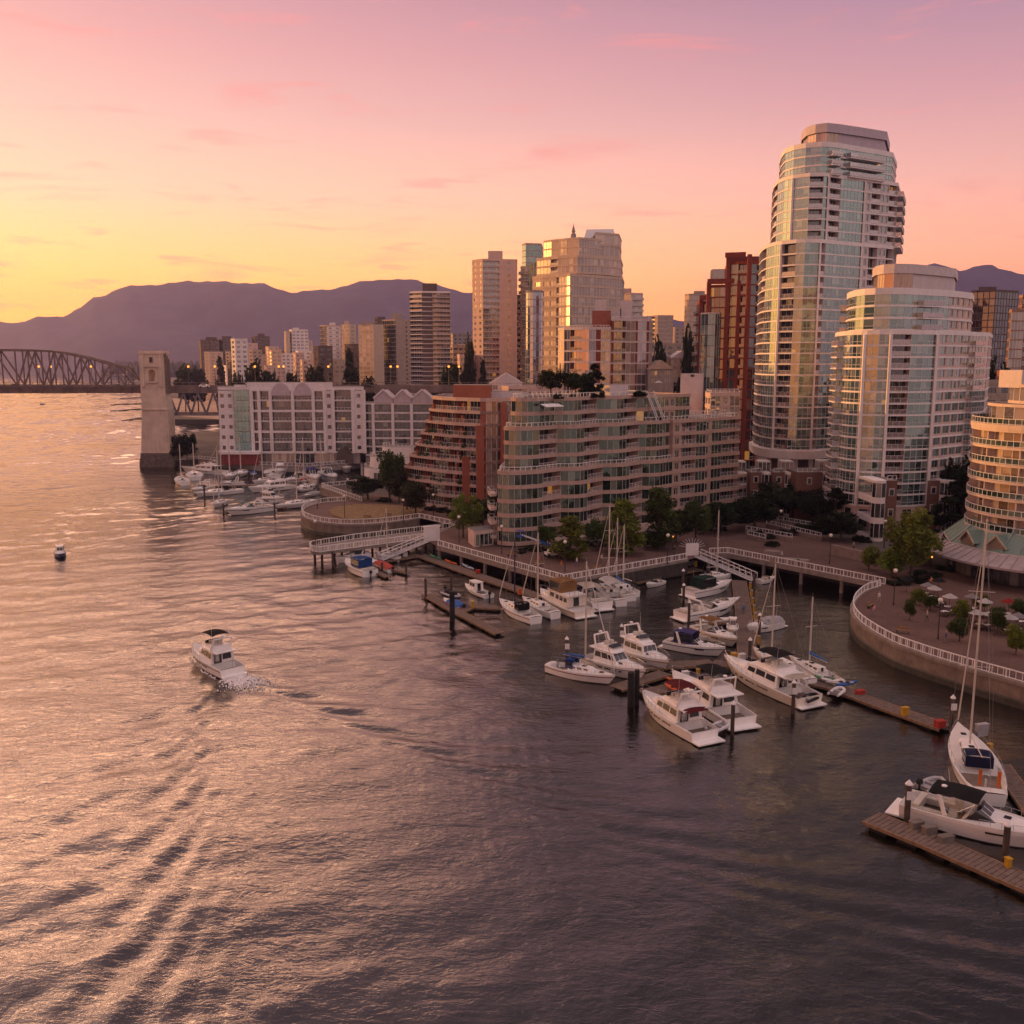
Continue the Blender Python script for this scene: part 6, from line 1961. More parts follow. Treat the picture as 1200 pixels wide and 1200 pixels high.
def cruiser(label, bow, stern, top=None, top_sides=True, arch=True, hull_m=None, stripe=None, plat=.7, group=None, fenders=(), L=None, cover=None, outb=0, radar=False):
    stripe = stripe or STRIPES[len(label) % 4]; s = Boat('cabin_cruiser', label, 'motorboat', bow, stern, group, L=L); L = s.L; B = min(L * .34, 4.3)
    s.hull(B, .40 + L * .082, .70 + L * .092, tr=.90, rake=.13, fine=2.4, m=hull_m, stripe=stripe, well=(.04, .40), welldepth=.75)
    z = s.sheer(.5)
    s.house(-.05 * L, .38 * L, B * .74, B * .20, z - .05, z + .42, 1.3, .0, .78, 'foredeck_cabin', M_GEL)
    h = MB(); h.box((.16 * L, 0, z + .41), (.55, .55, .07)); s.part(h, 'deck_hatch', M_BLK, False)
    s.house(-.07 * L, .12 * L, B * .80, B * .50, z + .02, z + .30 + .045 * L, .115 * L, .055 * L, .84, 'windscreen', G_BOAT)
    wf = MB()
    for yy in (-.22, 0, .22): wf.bar((.12 * L - .05, yy * B * .9, z + .05), (.008 * L, yy * B * .95, z + .33 + .045 * L), .06, .05)
    s.part(wf, 'windscreen_frame', M_GEL, False)
    for sg in (1, -1):
        cs = MB(); cs.box((-.27 * L, sg * B * .30, z - .72), (.26 * L, B * .14, .55)); s.part(cs, 'side_bench', M_SEAT, False)
    st = MB()
    for y in (-.25, .25): st.box((-.16 * L, y * B, z - .6), (.6, .55, .95))
    st.box((-.40 * L, 0, z - .6), (.55, B * .7, .7)); s.part(st, 'seat', M_SEAT, False)
    if arch: s.arch(-.20 * L, B * .86, z - .05, z + 1.5, -.6, th=.34)
    if top: s.frame_top(-.32 * L, .0, B * .76, z + .1, z + 1.62, top, 'canvas_top', .15, top_sides, top_sides)
    if cover:
        c = MB(); q = []
        for t in (.0, .12, .3, .48, .58):
            x = -L / 2 + L * t; hw = s.hb(t) * .98; zz = s.sheer(t) + .05
            q.append([(x, hw, zz), (x, hw * .5, zz + .45 + .3 * math.sin(t * 5)), (x, 0, zz + .65 + .3 * math.sin(t * 5)), (x, -hw * .5, zz + .45 + .3 * math.sin(t * 5)), (x, -hw, zz)])
        c.loft(q, closed=False, caps=True); s.part(c, 'cover', cover, False)
    s.bowrail(.52, .5)
    if plat: s.platform(plat)
    if outb: s.outboard()
    an = MB(); an.tube([(-.22 * L, B * .36, z), (-.26 * L, B * .38, z + 2.8)], [.022, .011], 4); s.part(an, 'antenna', M_GEL, False)
    hw = MB()
    for sg in (1, -1): hw.bar((-L / 2 + L * .56, sg * s.hb(.56) * .975, s.sheer(.56) * .66), (-L / 2 + L * .70, sg * s.hb(.70) * .975, s.sheer(.70) * .68), .06, .15)
    s.part(hw, 'hull_window', G_BOAT, False)
    if fenders: s.fenders(fenders)
    return s

def runabout(label, bow, stern, cover=None, hull_m=None, stripe=None, outb=True, group=None, wheelhouse=False, L=None):
    s = Boat('runabout', label, 'motorboat', bow, stern, group, L=L); L = s.L; B = min(2.5, max(1.8, L * .36))
    s.hull(B, .62, .95, tr=.9, rake=.12, fine=2.3, m=hull_m, stripe=stripe, well=(.08, .55), welldepth=.4)
    if cover:
        q = []
        c = MB()
        for t in (.02, .2, .4, .55, .66):
            x = -L / 2 + L * t; hw = s.hb(t); zz = s.sheer(t) + .04; k = .35 + .25 * math.sin(t * 4.5)
            q.append([(x, hw, zz), (x, hw * .55, zz + k * .8), (x, 0, zz + k), (x, -hw * .55, zz + k * .8), (x, -hw, zz)])
        c.loft(q, closed=False); s.part(c, 'cover', cover, False)
    elif wheelhouse:
        z = s.sheer(.5)
        s.house(-.10 * L, .22 * L, B * .72, B * .5, z - .2, z + 1.35, .35, .05, .88, 'wheelhouse', M_GEL, front=[(.05, .47, .5, .9), (.53, .95, .5, .9)], side=[(.08, .46, .5, .9), (.52, .9, .5, .88)], back=[(.3, .7, .05, .9)], roof=.2)
    else:
        z = s.sheer(.5)
        s.house(-.02 * L, .14 * L, B * .7, B * .5, z, z + .5, .5, .2, .85, 'windscreen', G_BOAT)
        st = MB(); st.box((-.12 * L, .4, z - .4), (.45, .5, .7)); st.box((-.12 * L, -.4, z - .4), (.45, .5, .7)); st.box((-.36 * L, 0, z - .4), (.45, B * .7, .5)); s.part(st, 'seat', M_SEAT, False)
    if outb: s.outboard()
    return s

def trawler(label, bow, stern):
    s = Boat('trawler_yacht', label, 'motor yacht', bow, stern); L = s.L; B = L * .34
    s.hull(B, 1.15, 2.0, tr=.86, rake=.06, fine=2.4, m=M_GEL2, stripe=M_TEAK, well=(.0, .14), welldepth=.6)
    z = s.sheer(.4)
    s.house(-.34 * L, .16 * L, B * .80, B * .66, z, z + 1.75, .3, .05, .95, 'saloon', M_GEL2, front=[(.06, .32, .5, .9), (.36, .64, .5, .9), (.68, .94, .5, .9)], side=[(.05, .2, .42, .82), (.25, .40, .42, .82), (.45, .60, .42, .82), (.68, .88, .45, .85)], back=[(.3, .6, .05, .85)], roof=.35)
    s.house(.10 * L, .36 * L, B * .55, B * .25, z + .2, z + .75, .5, 0, .85, 'trunk_cabin', M_GEL2)
    zr = z + 1.87
    s.frame_top(-.16 * L, .10 * L, B * .70, zr, zr + 1.75, M_TANC, 'bridge_enclosure', .12, True, True)
    b = MB(); b.bar((.11 * L, -B * .3, zr + .45), (.11 * L, B * .3, zr + .45), .12, .8); s.part(b, 'bridge_front', M_GEL2, False)
    b = MB(); railing(b, [(-.37 * L, -B * .38), (-.37 * L, B * .38)], zr, .9, .8, None, .05); s.part(b, 'roof_rail', M_CHROME, False)
    s.bowrail(.5); s.platform(.8)
    return s

g0 = lambda u, v: G(u, v, 0)
# --- under way
s = fly_yacht('white flybridge yacht with black bimini motoring away through the bay, foam at stern', YBW, YST, bimini=M_BLK, arch=True, plat=.7, sleek=True)
s = runabout('small dark blue boat with pale cabin heading toward the viewer far left', G(71, 655.5), G(70, 647), hull_m=mat('blue_hull', (.02, .06, .24), .3), wheelhouse=True, L=6.8)
# --- outer dock, near row
sailboat('white sloop with blue sail cover lying along the outer end of the near dock', g0(721, 804), g0(643, 786), 13.6, .56, stripe=M_MAROON, cover=M_BLUE, spreaders=1, dodger=M_BLUE)
fly_yacht('white flybridge yacht right behind the blue covered sloop', g0(757, 801), g0(690, 776), arch=True, sleek=True, fenders=(.4, .6))
fly_yacht('white yacht with tall radar arch, second behind the blue covered sloop', g0(784, 790), g0(728, 764), arch=True, sleek=False)
s = fly_yacht('white convertible yacht with maroon awnings and dinghy on its stern', g0(752, 826), g0(826, 869), arch=True, sleek=False, plat=1.3, aft_canvas=M_MAROON, bimini=M_MAROON)
tubeboat('white inflatable dinghy lying across the stern of the maroon awning yacht', g0(851, 854), g0(834, 862), M_RUBW, 1.7, .45, L=3.3)
fly_yacht('white sport yacht with black bimini docked behind the maroon awning yacht', g0(787, 803), g0(868, 853), bimini=M_BLK, arch=True, sleek=True, plat=1.1)
fly_yacht('cream white yacht with black canvas flybridge enclosure beside the dock end', g0(848, 784), g0(948, 828), bimini=M_BLK, sleek=False, aft_canvas=M_GEL and M_GEL2, hull_m=M_GEL2, plat=.9, arch=False)
tubeboat('dark inflatable dinghy hanging at the stern of the cream white yacht', g0(957, 822), g0(941, 829), M_BLK, 1.6, .6, L=3.0)
tubeboat('white inflatable dinghy hung vertical beyond the blue tarp boats', g0(988, 812), g0(974, 822), M_RUBW, 1.6, .5, L=3.0)
sailboat('white sloop with furled headsail moored behind the cream white yacht', g0(882, 770), g0(950, 806), 12.2, .66, cover=None, spreaders=1, B=2.9)
sailboat('small sloop with rumpled blue tarp over its boom near the dock end', g0(925, 780), g0(985, 808), 8.6, .60, cover=M_BLUE, spreaders=1, B=2.4, furl=False, bimini=None)
# --- inner basin, along the spur dock
cruiser('white express cruiser with violet canvas top alone in the inner basin', g0(850, 771), g0(781, 758), M_PURP, arch=True)
cruiser('cream express cruiser with tan top behind the violet topped one', g0(864, 761), g0(817, 741), M_TANC, top_sides=False, arch=True, hull_m=M_GEL2)
runabout('small white cuddy boat, bow out, moored tight by the spur dock', g0(859, 746), g0(858, 735), L=5.0, wheelhouse=True, outb=False)
runabout('slim white bow rider between the cream cruiser and blue striped cruiser', g0(858, 731), g0(822, 731), outb=False)
cruiser('white cruiser with blue hull stripe and raised arch at the spur dock', g0(862, 716), g0(797, 727), None, arch=True, stripe=M_NAVY)
runabout('low white speedboat behind the blue striped cruiser', g0(862, 707), g0(832, 712), outb=False, L=7.5)
cruiser('white cruiser with dark green canopy near the gangway foot', g0(857, 690), g0(806, 700), mat('green_canvas', (.02, .06, .045), .8), top_sides=True, arch=False)
sailboat('white sloop moored next to the gangway foot', g0(857, 680), g0(821, 681), 11.5, .52, spreaders=1, B=2.6, furl=False)
runabout('small white skiff tucked right of the gangway foot', g0(907, 681), g0(890, 684), outb=False, L=4.2)
# --- along the promenade dock
trawler('cream trawler yacht with tan canvas bridge at the promenade dock', g0(633, 703), g0(685, 724))
sailboat('white sloop with black sprayhood and dark mast left of the trawler', g0(585, 711), g0(628, 731), 10.6, .56, dodger=M_BLK, mm=mat('dark_mast', (.03, .03, .07), .4), spreaders=1, stripe=M_MAROON)
sailboat('white sloop between the black hooded sloop and the trawler', g0(612, 708), g0(651, 725), 11.2, .52, spreaders=1)
cruiser('white sport cruiser with pale cover right of the trawler', g0(662, 694), g0(706, 716), M_GEL2, top_sides=False, arch=True)
tubeboat('white inflatable tender behind the sport cruiser right of the trawler', g0(713, 712), g0(694, 718), M_RUBW, 1.8, .1, L=3.6)
s = sailboat('white motor sailer under a pale boom tent at the dock corner', g0(696, 688), g0(728, 711), 14.2, .45, spreaders=2, cover=M_GEL, B=3.4)
s.frame_top(-.35 * s.L, .02 * s.L, 3.0, s.sheer(.3) + .3, s.sheer(.3) + 2.0, M_RUBW, 'boom_tent', .5, False)
sailboat('white sloop with blue sheet line, rightmost along the promenade dock', g0(708, 687), g0(739, 705), 11.6, .52, cover=M_BLUE, spreaders=1)
runabout('white pilothouse boat moored behind the outer finger dock', g0(545, 690), g0(573, 701), wheelhouse=True)
s = tubeboat('grey inflatable with dark gear aboard beside the pilothouse boat', g0(543, 704), g0(517, 693), M_RUB, 2.2, .05, True, L=5.0)
g_ = MB()
for _ in range(9): g_.box((R.uniform(-1.6, .8), R.uniform(-.5, .5), .3), (R.uniform(.3, .8), R.uniform(.3, .5), R.uniform(.2, .6)), 0, R.random())
s.part(g_, 'gear_bag', M_BLK, False)
runabout('red hulled runabout under a blue cover by the black mooring post', g0(520, 707), g0(543, 716), cover=M_BLUE, hull_m=mat('red_hull', (.30, .04, .02), .35))
cruiser('white cruiser shrouded in pale covers under the fishing pier', g0(393, 661), g0(432, 655), M_GREYV, arch=True, cover=M_RUBW)
cruiser('white cuddy cruiser with bright blue top near the fishing pier', g0(405, 664), g0(434, 676), M_BLUE, top_sides=True, arch=False, outb=1, plat=0)
runabout('white bow rider with red cover beside the blue topped cruiser', g0(435, 660), g0(460, 671), cover=M_REDC)
for lab, p, q, m_ in (('green kayak lying on the dock under the promenade', (504, 651), (517, 656), mat('green_plastic', (.06, .26, .12), .5)), ('orange kayak lying on the dock under the promenade', (522, 657), (535, 662), M_ORNG), ('pale blue kayak lying on the dock under the promenade', (542, 662), (555, 668), mat('pale_blue_plastic', (.42, .50, .62), .5))):
    paddlecraft(lab, G(*p, .6), G(*q, .6), m_, .9, .55)
for lab, p, q, m_ in (('orange kayak propped at the bow of the black bimini sport yacht, upper one', (781, 796), (808, 803), M_ORNG), ('orange kayak, lower one, lying beside the near dock planks', (780, 802), (796, 812), mat('deep_orange', (.62, .10, .015), .5))):
    paddlecraft(lab, G(*p, .8), G(*q, .8), m_, 1.0, .75)
for lab, p, q, m_ in (('green kayak stacked near the dock end', (955, 793), (978, 797), MATS['green_plastic']), ('white kayak stacked near the dock end', (962, 796), (990, 800), M_RUBW), ('grey kayak stacked near the dock end', (968, 800), (1000, 801), M_RUB), ('blue kayak, outermost of the stack near the dock end', (980, 804), (1004, 799), M_BLUE)):
    paddlecraft(lab, G(*p, .9), G(*q, .9), m_, .8, .75)
# --- right edge
s = sailboat('large white ketch rigged yacht seen from astern at the right edge', g0(1121, 862), g0(1160, 944), 23.0, .60, spreaders=2, stripe=M_NAVY, bimini=None, dodger=M_NAVY, B=4.5)
for y in (-.9, .7):
    b = MB(); b.box((-.42 * s.L, y, s.sheer(.1) + .1), (.12, .3, 1.5)); s.part(b, 'orange_dan_buoy', M_ORNG, False)
big = cruiser('big white express cruiser with black bimini beside the plank dock, cut by right edge', G(1246, 1003), G(1060, 951), M_BLK, top_sides=False, arch=True, plat=1.2, fenders=(.3, .5))
tubeboat('grey tender with outboard motor at the stern of the big express cruiser', g0(1104, 917), g0(1078, 928), M_RUB, 1.9, .1, True, L=3.8)
# --- far marina below the long white block
FM = 'boats moored in the far marina'
fly_yacht('long white motor yacht by the bridge pier, farthest left of the marina', g0(213, 553), g0(264, 556), arch=True, sleek=False)
sailboat('small sloop at the outer left corner of the far marina', g0(209, 563), g0(217, 569), 11, .55, spreaders=1, furl=False)
sailboat('sloop with bare mast moored behind the long white motor yacht', g0(226, 556), g0(230, 563), 10, .5, spreaders=1, furl=False)
sailboat('long white ketch broadside to the viewer in the far marina', g0(228, 583), g0(283, 577), 15, .42, spreaders=2, dodger=M_BLK)
fly_yacht('white sport yacht pointing left in the middle of the far marina', g0(291, 578), g0(343, 572), arch=False, sleek=True)
cruiser('white cruiser nearest the viewer on the left of the far marina', g0(264, 605), g0(318, 598), None, arch=True)
sailboat('sloop with furled sails nearest the round plaza in the far marina', g0(323, 598), g0(368, 590), 16.5, .45, spreaders=2)
runabout('blue topped runabout below the red restaurant windows', g0(297, 562), g0(297, 552), cover=M_BLUE, L=7)
fly_yacht('white yacht stern on below the arched gables', g0(328, 560), g0(329, 549), arch=True, sleek=False)
fly_yacht('white yacht, bow out, near the archway of the long white block', g0(407, 556), g0(404, 546), arch=False, sleek=True)
cruiser('white cruiser with dark top in front of the marina seawall walkway', g0(372, 571), g0(361, 560), M_PURP, arch=True)
cruiser('white cruiser moored close to the sloping walkway', g0(394, 568), g0(379, 559), None, arch=True)
runabout('small white boat below the right gable in the far marina', g0(377, 553), g0(376, 548), wheelhouse=True, L=6.5)
runabout('small white boat left of the archway in the far marina', g0(392, 553), g0(391, 548), wheelhouse=True, L=6.5)
sailboat('sloop with tall mast moored under the shop windows', g0(318, 553), g0(322, 561), 12, .5, spreaders=1, furl=False)
sailboat('sloop moored just left of the blue topped runabout', g0(268, 563), g0(271, 557), 13, .5, spreaders=1, furl=False)
sailboat('sloop moored between the runabout and the teal glass corner', g0(281, 560), g0(284, 554), 12, .5, spreaders=1, furl=False)
cruiser('white cruiser moored behind the white sport yacht', g0(333, 568), g0(357, 563), None, arch=True)
runabout('white open boat behind the nearest cruiser of the far marina', g0(300, 593), g0(324, 589), outb=True)
cruiser('white cruiser left of the long ketch at the outer float', g0(225, 580), g0(246, 574), None, arch=True)
runabout('small white boat tied behind the plaza seawall', g0(356, 584), g0(372, 579), cover=M_GREYV)
runabout('white open boat moored under the sloping walkway', g0(350, 577), g0(364, 574), outb=True)
cruiser('white cruiser tied outside the float behind the long ketch', g0(258, 570), g0(285, 568), None, arch=True, group=FM)
sailboat('sloop with sail cover lying inside the float behind the ketch', g0(296, 568), g0(320, 564), 13, .5, spreaders=1, cover=M_NAVY, group=FM)
sailboat('slim sloop beside the white sport yacht of the far marina', g0(347, 577), g0(366, 571), 15, .5, spreaders=2, group=FM)
runabout('small boat with grey cover at the end of the inner float', g0(414, 552), g0(408, 549), cover=M_GREYV, group=FM)
fly_yacht('white yacht moored at the right end of the nearest far float', g0(335, 590), g0(303, 587), arch=True, sleek=True, group=FM, L=9.5)
sailboat('sloop at the left end of the nearest far float', g0(250, 596), g0(264, 590), 14, .5, spreaders=1, cover=M_BLUE, group=FM)
runabout('small boat with red cover near the middle of the far marina', g0(360, 567), g0(350, 564), cover=M_REDC, group=FM)
sailboat('sloop with dark hood left of the archway', g0(381, 563), g0(372, 556), 13, .5, spreaders=1, dodger=M_NAVY, group=FM)
cruiser('white cruiser with black top by the inner float of the far marina', g0(350, 556), g0(347, 549), M_BLK, arch=True, group=FM)
runabout('small white launch between violet topped and tan topped cruisers', g0(838, 752), g0(822, 748), outb=True)
sailboat('white sloop with bare mast beside the red covered bow rider', g0(440, 655), g0(468, 658), 9.0, .5, spreaders=1)
cruiser('white cruiser with navy cover beside the trawler bow', g0(646, 697), g0(690, 712), M_NAVY, arch=False)
sailboat('slim white sloop tied outside the promenade dock corner', g0(716, 690), g0(746, 700), 10.5, .52, spreaders=1, B=2.5)
runabout('white centre console boat near the barrel dock', g0(757, 690), g0(776, 684), outb=True)
cruiser('white cruiser with grey cover on the right side of the spur dock', g0(882, 742), g0(906, 736), None, arch=False, cover=M_GREYV, L=7.5)
runabout('tiny dark boat out beyond the bridge on the bright water', G(46, 474.5), G(52, 474), L=8)
# --- foam churned behind the yacht under way
b = MB()
back_ = (YST - YBW).normalized(); sd = Vector((-back_.y, back_.x, 0))
for _ in range(900):
    t = abs(R.gauss(0, 3.2)) + .3; w_ = 1.2 + t * .22
    c = YST + back_ * t + sd * R.gauss(0, w_ * .6); r_ = R.uniform(.03, .12) * max(.3, 1.4 - t / 9)
    b.lathe((c.x, c.y, R.uniform(.02, .14)), [(r_ * 1.2, -.05), (r_, .02), (r_ * .5, .07 * R.random() + .05)], 5, r=0)
for sg in (1, -1):
    for _ in range(70):
        t = R.random(); c = YBW.lerp(YST, t) + sd * sg * (1.9 * min(1, .25 + t * 1.2) + R.uniform(0, .35)); r_ = R.uniform(.04, .11)
        b.lathe((c.x, c.y, R.uniform(.02, .12)), [(r_ * 1.2, -.05), (r_, .02), (r_ * .5, .08)], 5, r=0)
o = b.build('foam', mat('foam_white', (.85, .80, .78), .7, var=.1)); tag(o, 'white foam churned up behind the yacht under way', kind='stuff')

# ================================================================== docks, gangways, mooring posts
def dock(label, pts, w, z=.55, plank=True, th=.4):
    P_ = [G(u, v, z) for u, v in pts]
    r_ = thing('floating_dock', label, 'dock', (P_[0].x, P_[0].y, 0))
    for i in range(len(P_) - 1):
        p, q = P_[i], P_[i + 1]; d = (q - p); L = d.length; a = d.normalized(); ang = math.atan2(d.y, d.x)
        b = MB(); k = max(1, int(L / .42))
        for j in range(k):
            c = p + a * (L * (j + .5) / k)
            b.box((c.x, c.y, z - .07 + R.uniform(-.008, .008)), (L / k - .05, w - .1, .07), 0, ang)
        b.build('plank_deck', M_PLANK, r_)
        b = MB(); n = Vector((-a.y, a.x, 0))
        for sg in (1, -1):
            b.bar(p + n * sg * w / 2 + Vector((0, 0, -.12)), q + n * sg * w / 2 + Vector((0, 0, -.12)), .14, .3)
        b.build('edge_beam', M_PLANKE, r_)
        b = MB()
        for j in range(max(2, int(L / 3.0))):
            c = p + a * (L * (j + .5) / max(2, int(L / 3.0)))
            b.box((c.x, c.y, -.25), (1.6, w - .3, z + .12), 0, ang)
        b.build('float', M_BLK, r_)
    return r_
dock('long main dock running from the near yachts to the ketch', [(752, 781), (835, 776), (900, 786), (975, 804), (1040, 828), (1108, 852)], 2.3)
dock('short dock finger by the blue covered sloop', [(722, 806), (757, 795), (780, 788)], 2.0)
dock('dock finger between the near yachts and the wooden posts', [(752, 812), (786, 806), (815, 800)], 2.2)
dock('spur dock from the gangway foot to the main dock', [(866, 680), (871, 715), (876, 772)], 2.5)
dock('finger dock beside the violet topped cruiser', [(872, 748), (848, 752)], 1.1)
dock('finger dock beside the blue striped cruiser', [(872, 728), (815, 730)], 1.1)
dock('finger dock beside the green canopied cruiser', [(868, 704), (822, 706)], 1.1)
dock('finger dock under the cream white yacht', [(890, 795), (940, 818)], 1.4)
dock('long dock running under the piled promenade', [(446, 657), (492, 650), (560, 674), (636, 700)], 2.4)
dock('dock below the inner seawall lined with barrels', [(741, 682), (780, 673), (818, 666)], 2.3)
dock('outer finger dock with the black mooring post', [(499, 696), (535, 716), (586, 742)], 1.6)
dock('cross finger dock by the blue covered runabout', [(535, 718), (552, 710), (586, 712)], 1.8)
dock('finger dock among the three boats near the fishing pier', [(433, 661), (478, 671)], 1.2)
dock('finger dock left of the red covered bow rider', [(428, 664), (455, 676)], 1.1)
dock('plank dock beside the big express cruiser at lower right', [(1020, 957), (1090, 985), (1150, 1011), (1225, 1043)], 2.6, .6)
dock('dock finger beside the ketch at the right edge', [(1172, 895), (1215, 955)], 1.8)
dock('float of the far marina nearest the viewer', [(262, 599), (335, 594)], 1.8)
dock('float of the far marina behind the ketch', [(225, 571), (345, 566)], 1.8)
dock('inner float of the far marina', [(280, 553), (420, 549)], 1.8)

def gangway(label, a, b, w=1.6, h=1.3):
    r_ = thing('gangway', label, 'gangway', tuple(a)); m = MB(); d = (b - a); n = Vector((-d.y, d.x, 0)).normalized() * (w / 2)
    m.bar(a, b, w, .14); m.build('walkway', M_GREYV, r_)
    for sg in (1, -1):
        m = MB(); p, q = a + n * sg, b + n * sg; up = Vector((0, 0, h)); k = 10
        m.bar(p + up, q + up, .12, .12); m.bar(p, q, .12, .14)
        for j in range(k + 1):
            c = p.lerp(q, j / k); m.bar(c, c + up, .08, .08)
            if j < k: m.bar(c, p.lerp(q, (j + 1) / k) + up, .05, .05)
        m.build('truss_side', M_RAILW, r_)
gangway('white truss gangway sloping from the promenade to the spur dock', G(818, 652, ZP + .1), G(884, 680, .8))
gangway('white truss gangway by the fishing pier sloping to the dock below', G(500, 634, ZP + .1), G(446, 656, .8))
b = MB(); c = G(506, 634, ZP); b.box((c.x, c.y, ZP), (3.4, .35, 3.0), 0, .35); b.box((c.x, c.y, ZP + 3.0), (3.8, .6, .2), 0, .35)
for k in (-1.4, 1.4): b.box((c.x + k * .94, c.y + k * .34 - .25, ZP), (.3, .3, 3.1), 0, .35)
tag(b.build('gate_screen', M_RAILW), 'white gate screen at the head of the left gangway', 'gate')
b = MB(); c = G(811, 651, ZP)
b.box((c.x, c.y, ZP), (2.6, .18, 2.4), 0, .2)
for k in range(11):
    a_ = math.radians(15 + k * 15); b.bar((c.x, c.y, ZP + 1.4), (c.x + 2.6 * math.cos(a_), c.y + .3, ZP + 1.4 + 2.0 * math.sin(a_)), .06, .06)
tag(b.build('fan_gate', M_RAILW), 'white fan barred security gate at the head of the far gangway', 'gate')

def post(label, u, v, top_v, m=None, cap=True, sign=False, r=.22, z0=0):
    c = G(u, v, z0); zt = ZV(top_v, c.y)
    r_ = thing('mooring_post', label, 'mooring post', (c.x, c.y, z0), 0, 'mooring posts of the docks')
    b = MB(); b.tube([(c.x, c.y, z0 - 1), (c.x, c.y, zt)], r, 9); b.build('pile', m or M_PILE, r_, smooth=True)
    if cap:
        b = MB(); b.lathe((c.x, c.y, zt), [(r * 1.25, -.04), (r * 1.25, .06), (r * .1, .42)], 9); b.build('cap', M_RAILW, r_)
    if sign:
        b = MB(); b.box((c.x + .05, c.y - r - .05, zt - 1.3), (.6, .06, .75)); b.build('sign_board', M_RAILW, r_)
for lab, u, v, t, kw in (
    ('black thick mooring post at the outer finger dock', 530, 728, 693, dict(cap=False, r=.42, m=M_BLK)), ('thin post at the tip of the outer finger dock', 499, 703, 678, dict(cap=False)), ('thin post behind the pilothouse boat', 529, 695, 673, dict(cap=False)),
    ('thin post by the red covered bow rider', 448, 673, 659, dict(cap=False)), ('thin post at the end of the finger near the fishing pier', 476, 674, 660, dict(cap=False)), ('post beside the pale shrouded cruiser', 390, 664, 646, dict(cap=False)),
    ('white capped post with sign behind the blue covered sloop', 664, 781, 749, dict(sign=True)), ('white capped post behind the yacht with tall arch', 728, 760, 734, dict(sign=True)), ('dark twin post in front of the maroon awning yacht, left one', 739, 828, 788, dict(cap=False, r=.4, m=M_BLK)),
    ('dark twin post in front of the maroon awning yacht, right one', 746, 826, 785, dict(cap=False, r=.3, m=M_BLK)), ('dark post between the maroon yacht and black bimini yacht sterns', 858, 862, 825, dict(cap=True)), ('post at the stern of the cream white yacht', 929, 836, 800, dict(sign=True)),
    ('capped post at the meeting of spur and main dock', 878, 780, 750, {}), ('capped post halfway along the spur dock', 889, 757, 721, {}), ('capped post by the blue striped cruiser stern', 807, 736, 706, {}), ('capped post near the green canopied cruiser', 800, 697, 669, {}),
    ('capped post at the end of the barrel dock', 801, 704, 686, {}), ('capped post with board at the tip of the plank dock', 1062, 968, 919, dict(sign=True, r=.26)), ('capped post beside the big express cruiser bow', 1177, 1012, 967, dict(r=.26)),
    ('capped post with flag board by the ketch bow', 1114, 858, 818, dict(sign=True)), ('dark post between gangway foot and walkway piles', 883, 700, 672, dict(cap=False)), ('post at the left end of the nearest far marina float', 262, 603, 590, dict(cap=False)),
    ('post at the right end of the nearest far marina float', 322, 604, 589, dict(cap=False)), ('post left of the long ketch in the far marina', 240, 588, 570, dict(cap=False))):
    post(lab, u, v, t, **kw)

# --- things on the docks
def dockbox(label, u, v, s, m, z=.58, name='dock_box', cat='box', rot=.3, lid=True):
    c = G(u, v, z); r_ = thing(name, label, cat, (c.x, c.y, z))
    b = MB(); s = tuple(k * .78 for k in s); b.box((c.x, c.y, z), s, 0, rot); b.build('body', m, r_)
    if lid:
        b = MB(); b.box((c.x, c.y, z + s[2] + .003), (s[0] + .1, s[1] + .1, .09), 0, rot); b.build('lid', m, r_)
for lab, u, v, s_, m_ in (
    ('yellow tall box at the spur and main dock corner', 860, 777, (.9, .8, 1.7), M_YEL), ('white box beside the yellow tall box', 869, 774, (1.1, .8, 1.1), M_RUBW), ('white box on the main dock behind the near yachts', 803, 795, (1.0, .7, 1.1), M_RUBW),
    ('small yellow box on the main dock behind the near yachts', 818, 790, (.5, .5, .8), M_YEL), ('rust red box on the main dock', 835, 792, (1.4, .9, .9), mat('rust_box', (.30, .07, .03), .8)), ('red cooler on the swim dock by the kayaks', 1008, 813, (1.3, .8, .5), M_REDC),
    ('yellow crate on the long main dock toward the ketch', 1060, 838, (1.0, .6, 1.1), M_YEL), ('red box at the far end of the main dock', 1101, 852, (1.3, .9, .9), M_REDC), ('grey storage chest on the plank dock, left one', 1074, 970, (1.5, .7, .7), M_CHEST),
    ('grey storage chest on the plank dock, right one', 1089, 976, (1.5, .7, .7), M_CHEST), ('low grey chest on the plank dock near the cruiser cockpit', 1108, 986, (1.6, .7, .6), M_CHEST), ('yellow bin on the plank dock by the bow post', 1181, 1016, (.5, .5, .9), M_YEL),
    ('tall grey cabinet on the dock beside the ketch', 1150, 862, (1.8, .6, 1.6), M_GREYV), ('yellow box by the ketch bow', 1160, 880, (.5, .5, .9), M_YEL), ('red box on the long dock below the promenade', 560, 672, (1.0, .7, .8), M_REDC), ('white locker left on the dock under the left gangway', 464, 654, (1.1, .7, 1.0), M_RUBW),
    ('white locker right on the dock under the left gangway', 475, 652, (1.1, .7, 1.0), M_RUBW), ('orange life ring box by the promenade dock boats', 609, 697, (.8, .5, 1.2), M_ORNG), ('yellow box near the outer finger dock', 554, 712, (.5, .5, 1.2), M_YEL), ('yellow cabinet at the barrel dock end', 815, 664, (.6, .5, 1.3), M_YEL)):
    dockbox(lab, u, v, s_, m_)
for k in range(8):
    c = G(872.5 + k * 1.2, 690 + k * 9.2, .58)
    r_ = thing('power_pedestal', 'yellow power pedestal in the row along the spur dock edge', 'power pedestal', (c.x + 1.0, c.y, .58), 0, 'power pedestals on the spur dock')
    b = MB(); b.box((c.x + 1.0, c.y, .58), (.34, .34, 1.05)); b.build('post', M_YEL, r_)
    b = MB(); b.box((c.x + 1.0, c.y, 1.635), (.42, .42, .14)); b.build('head', M_GREYV, r_)
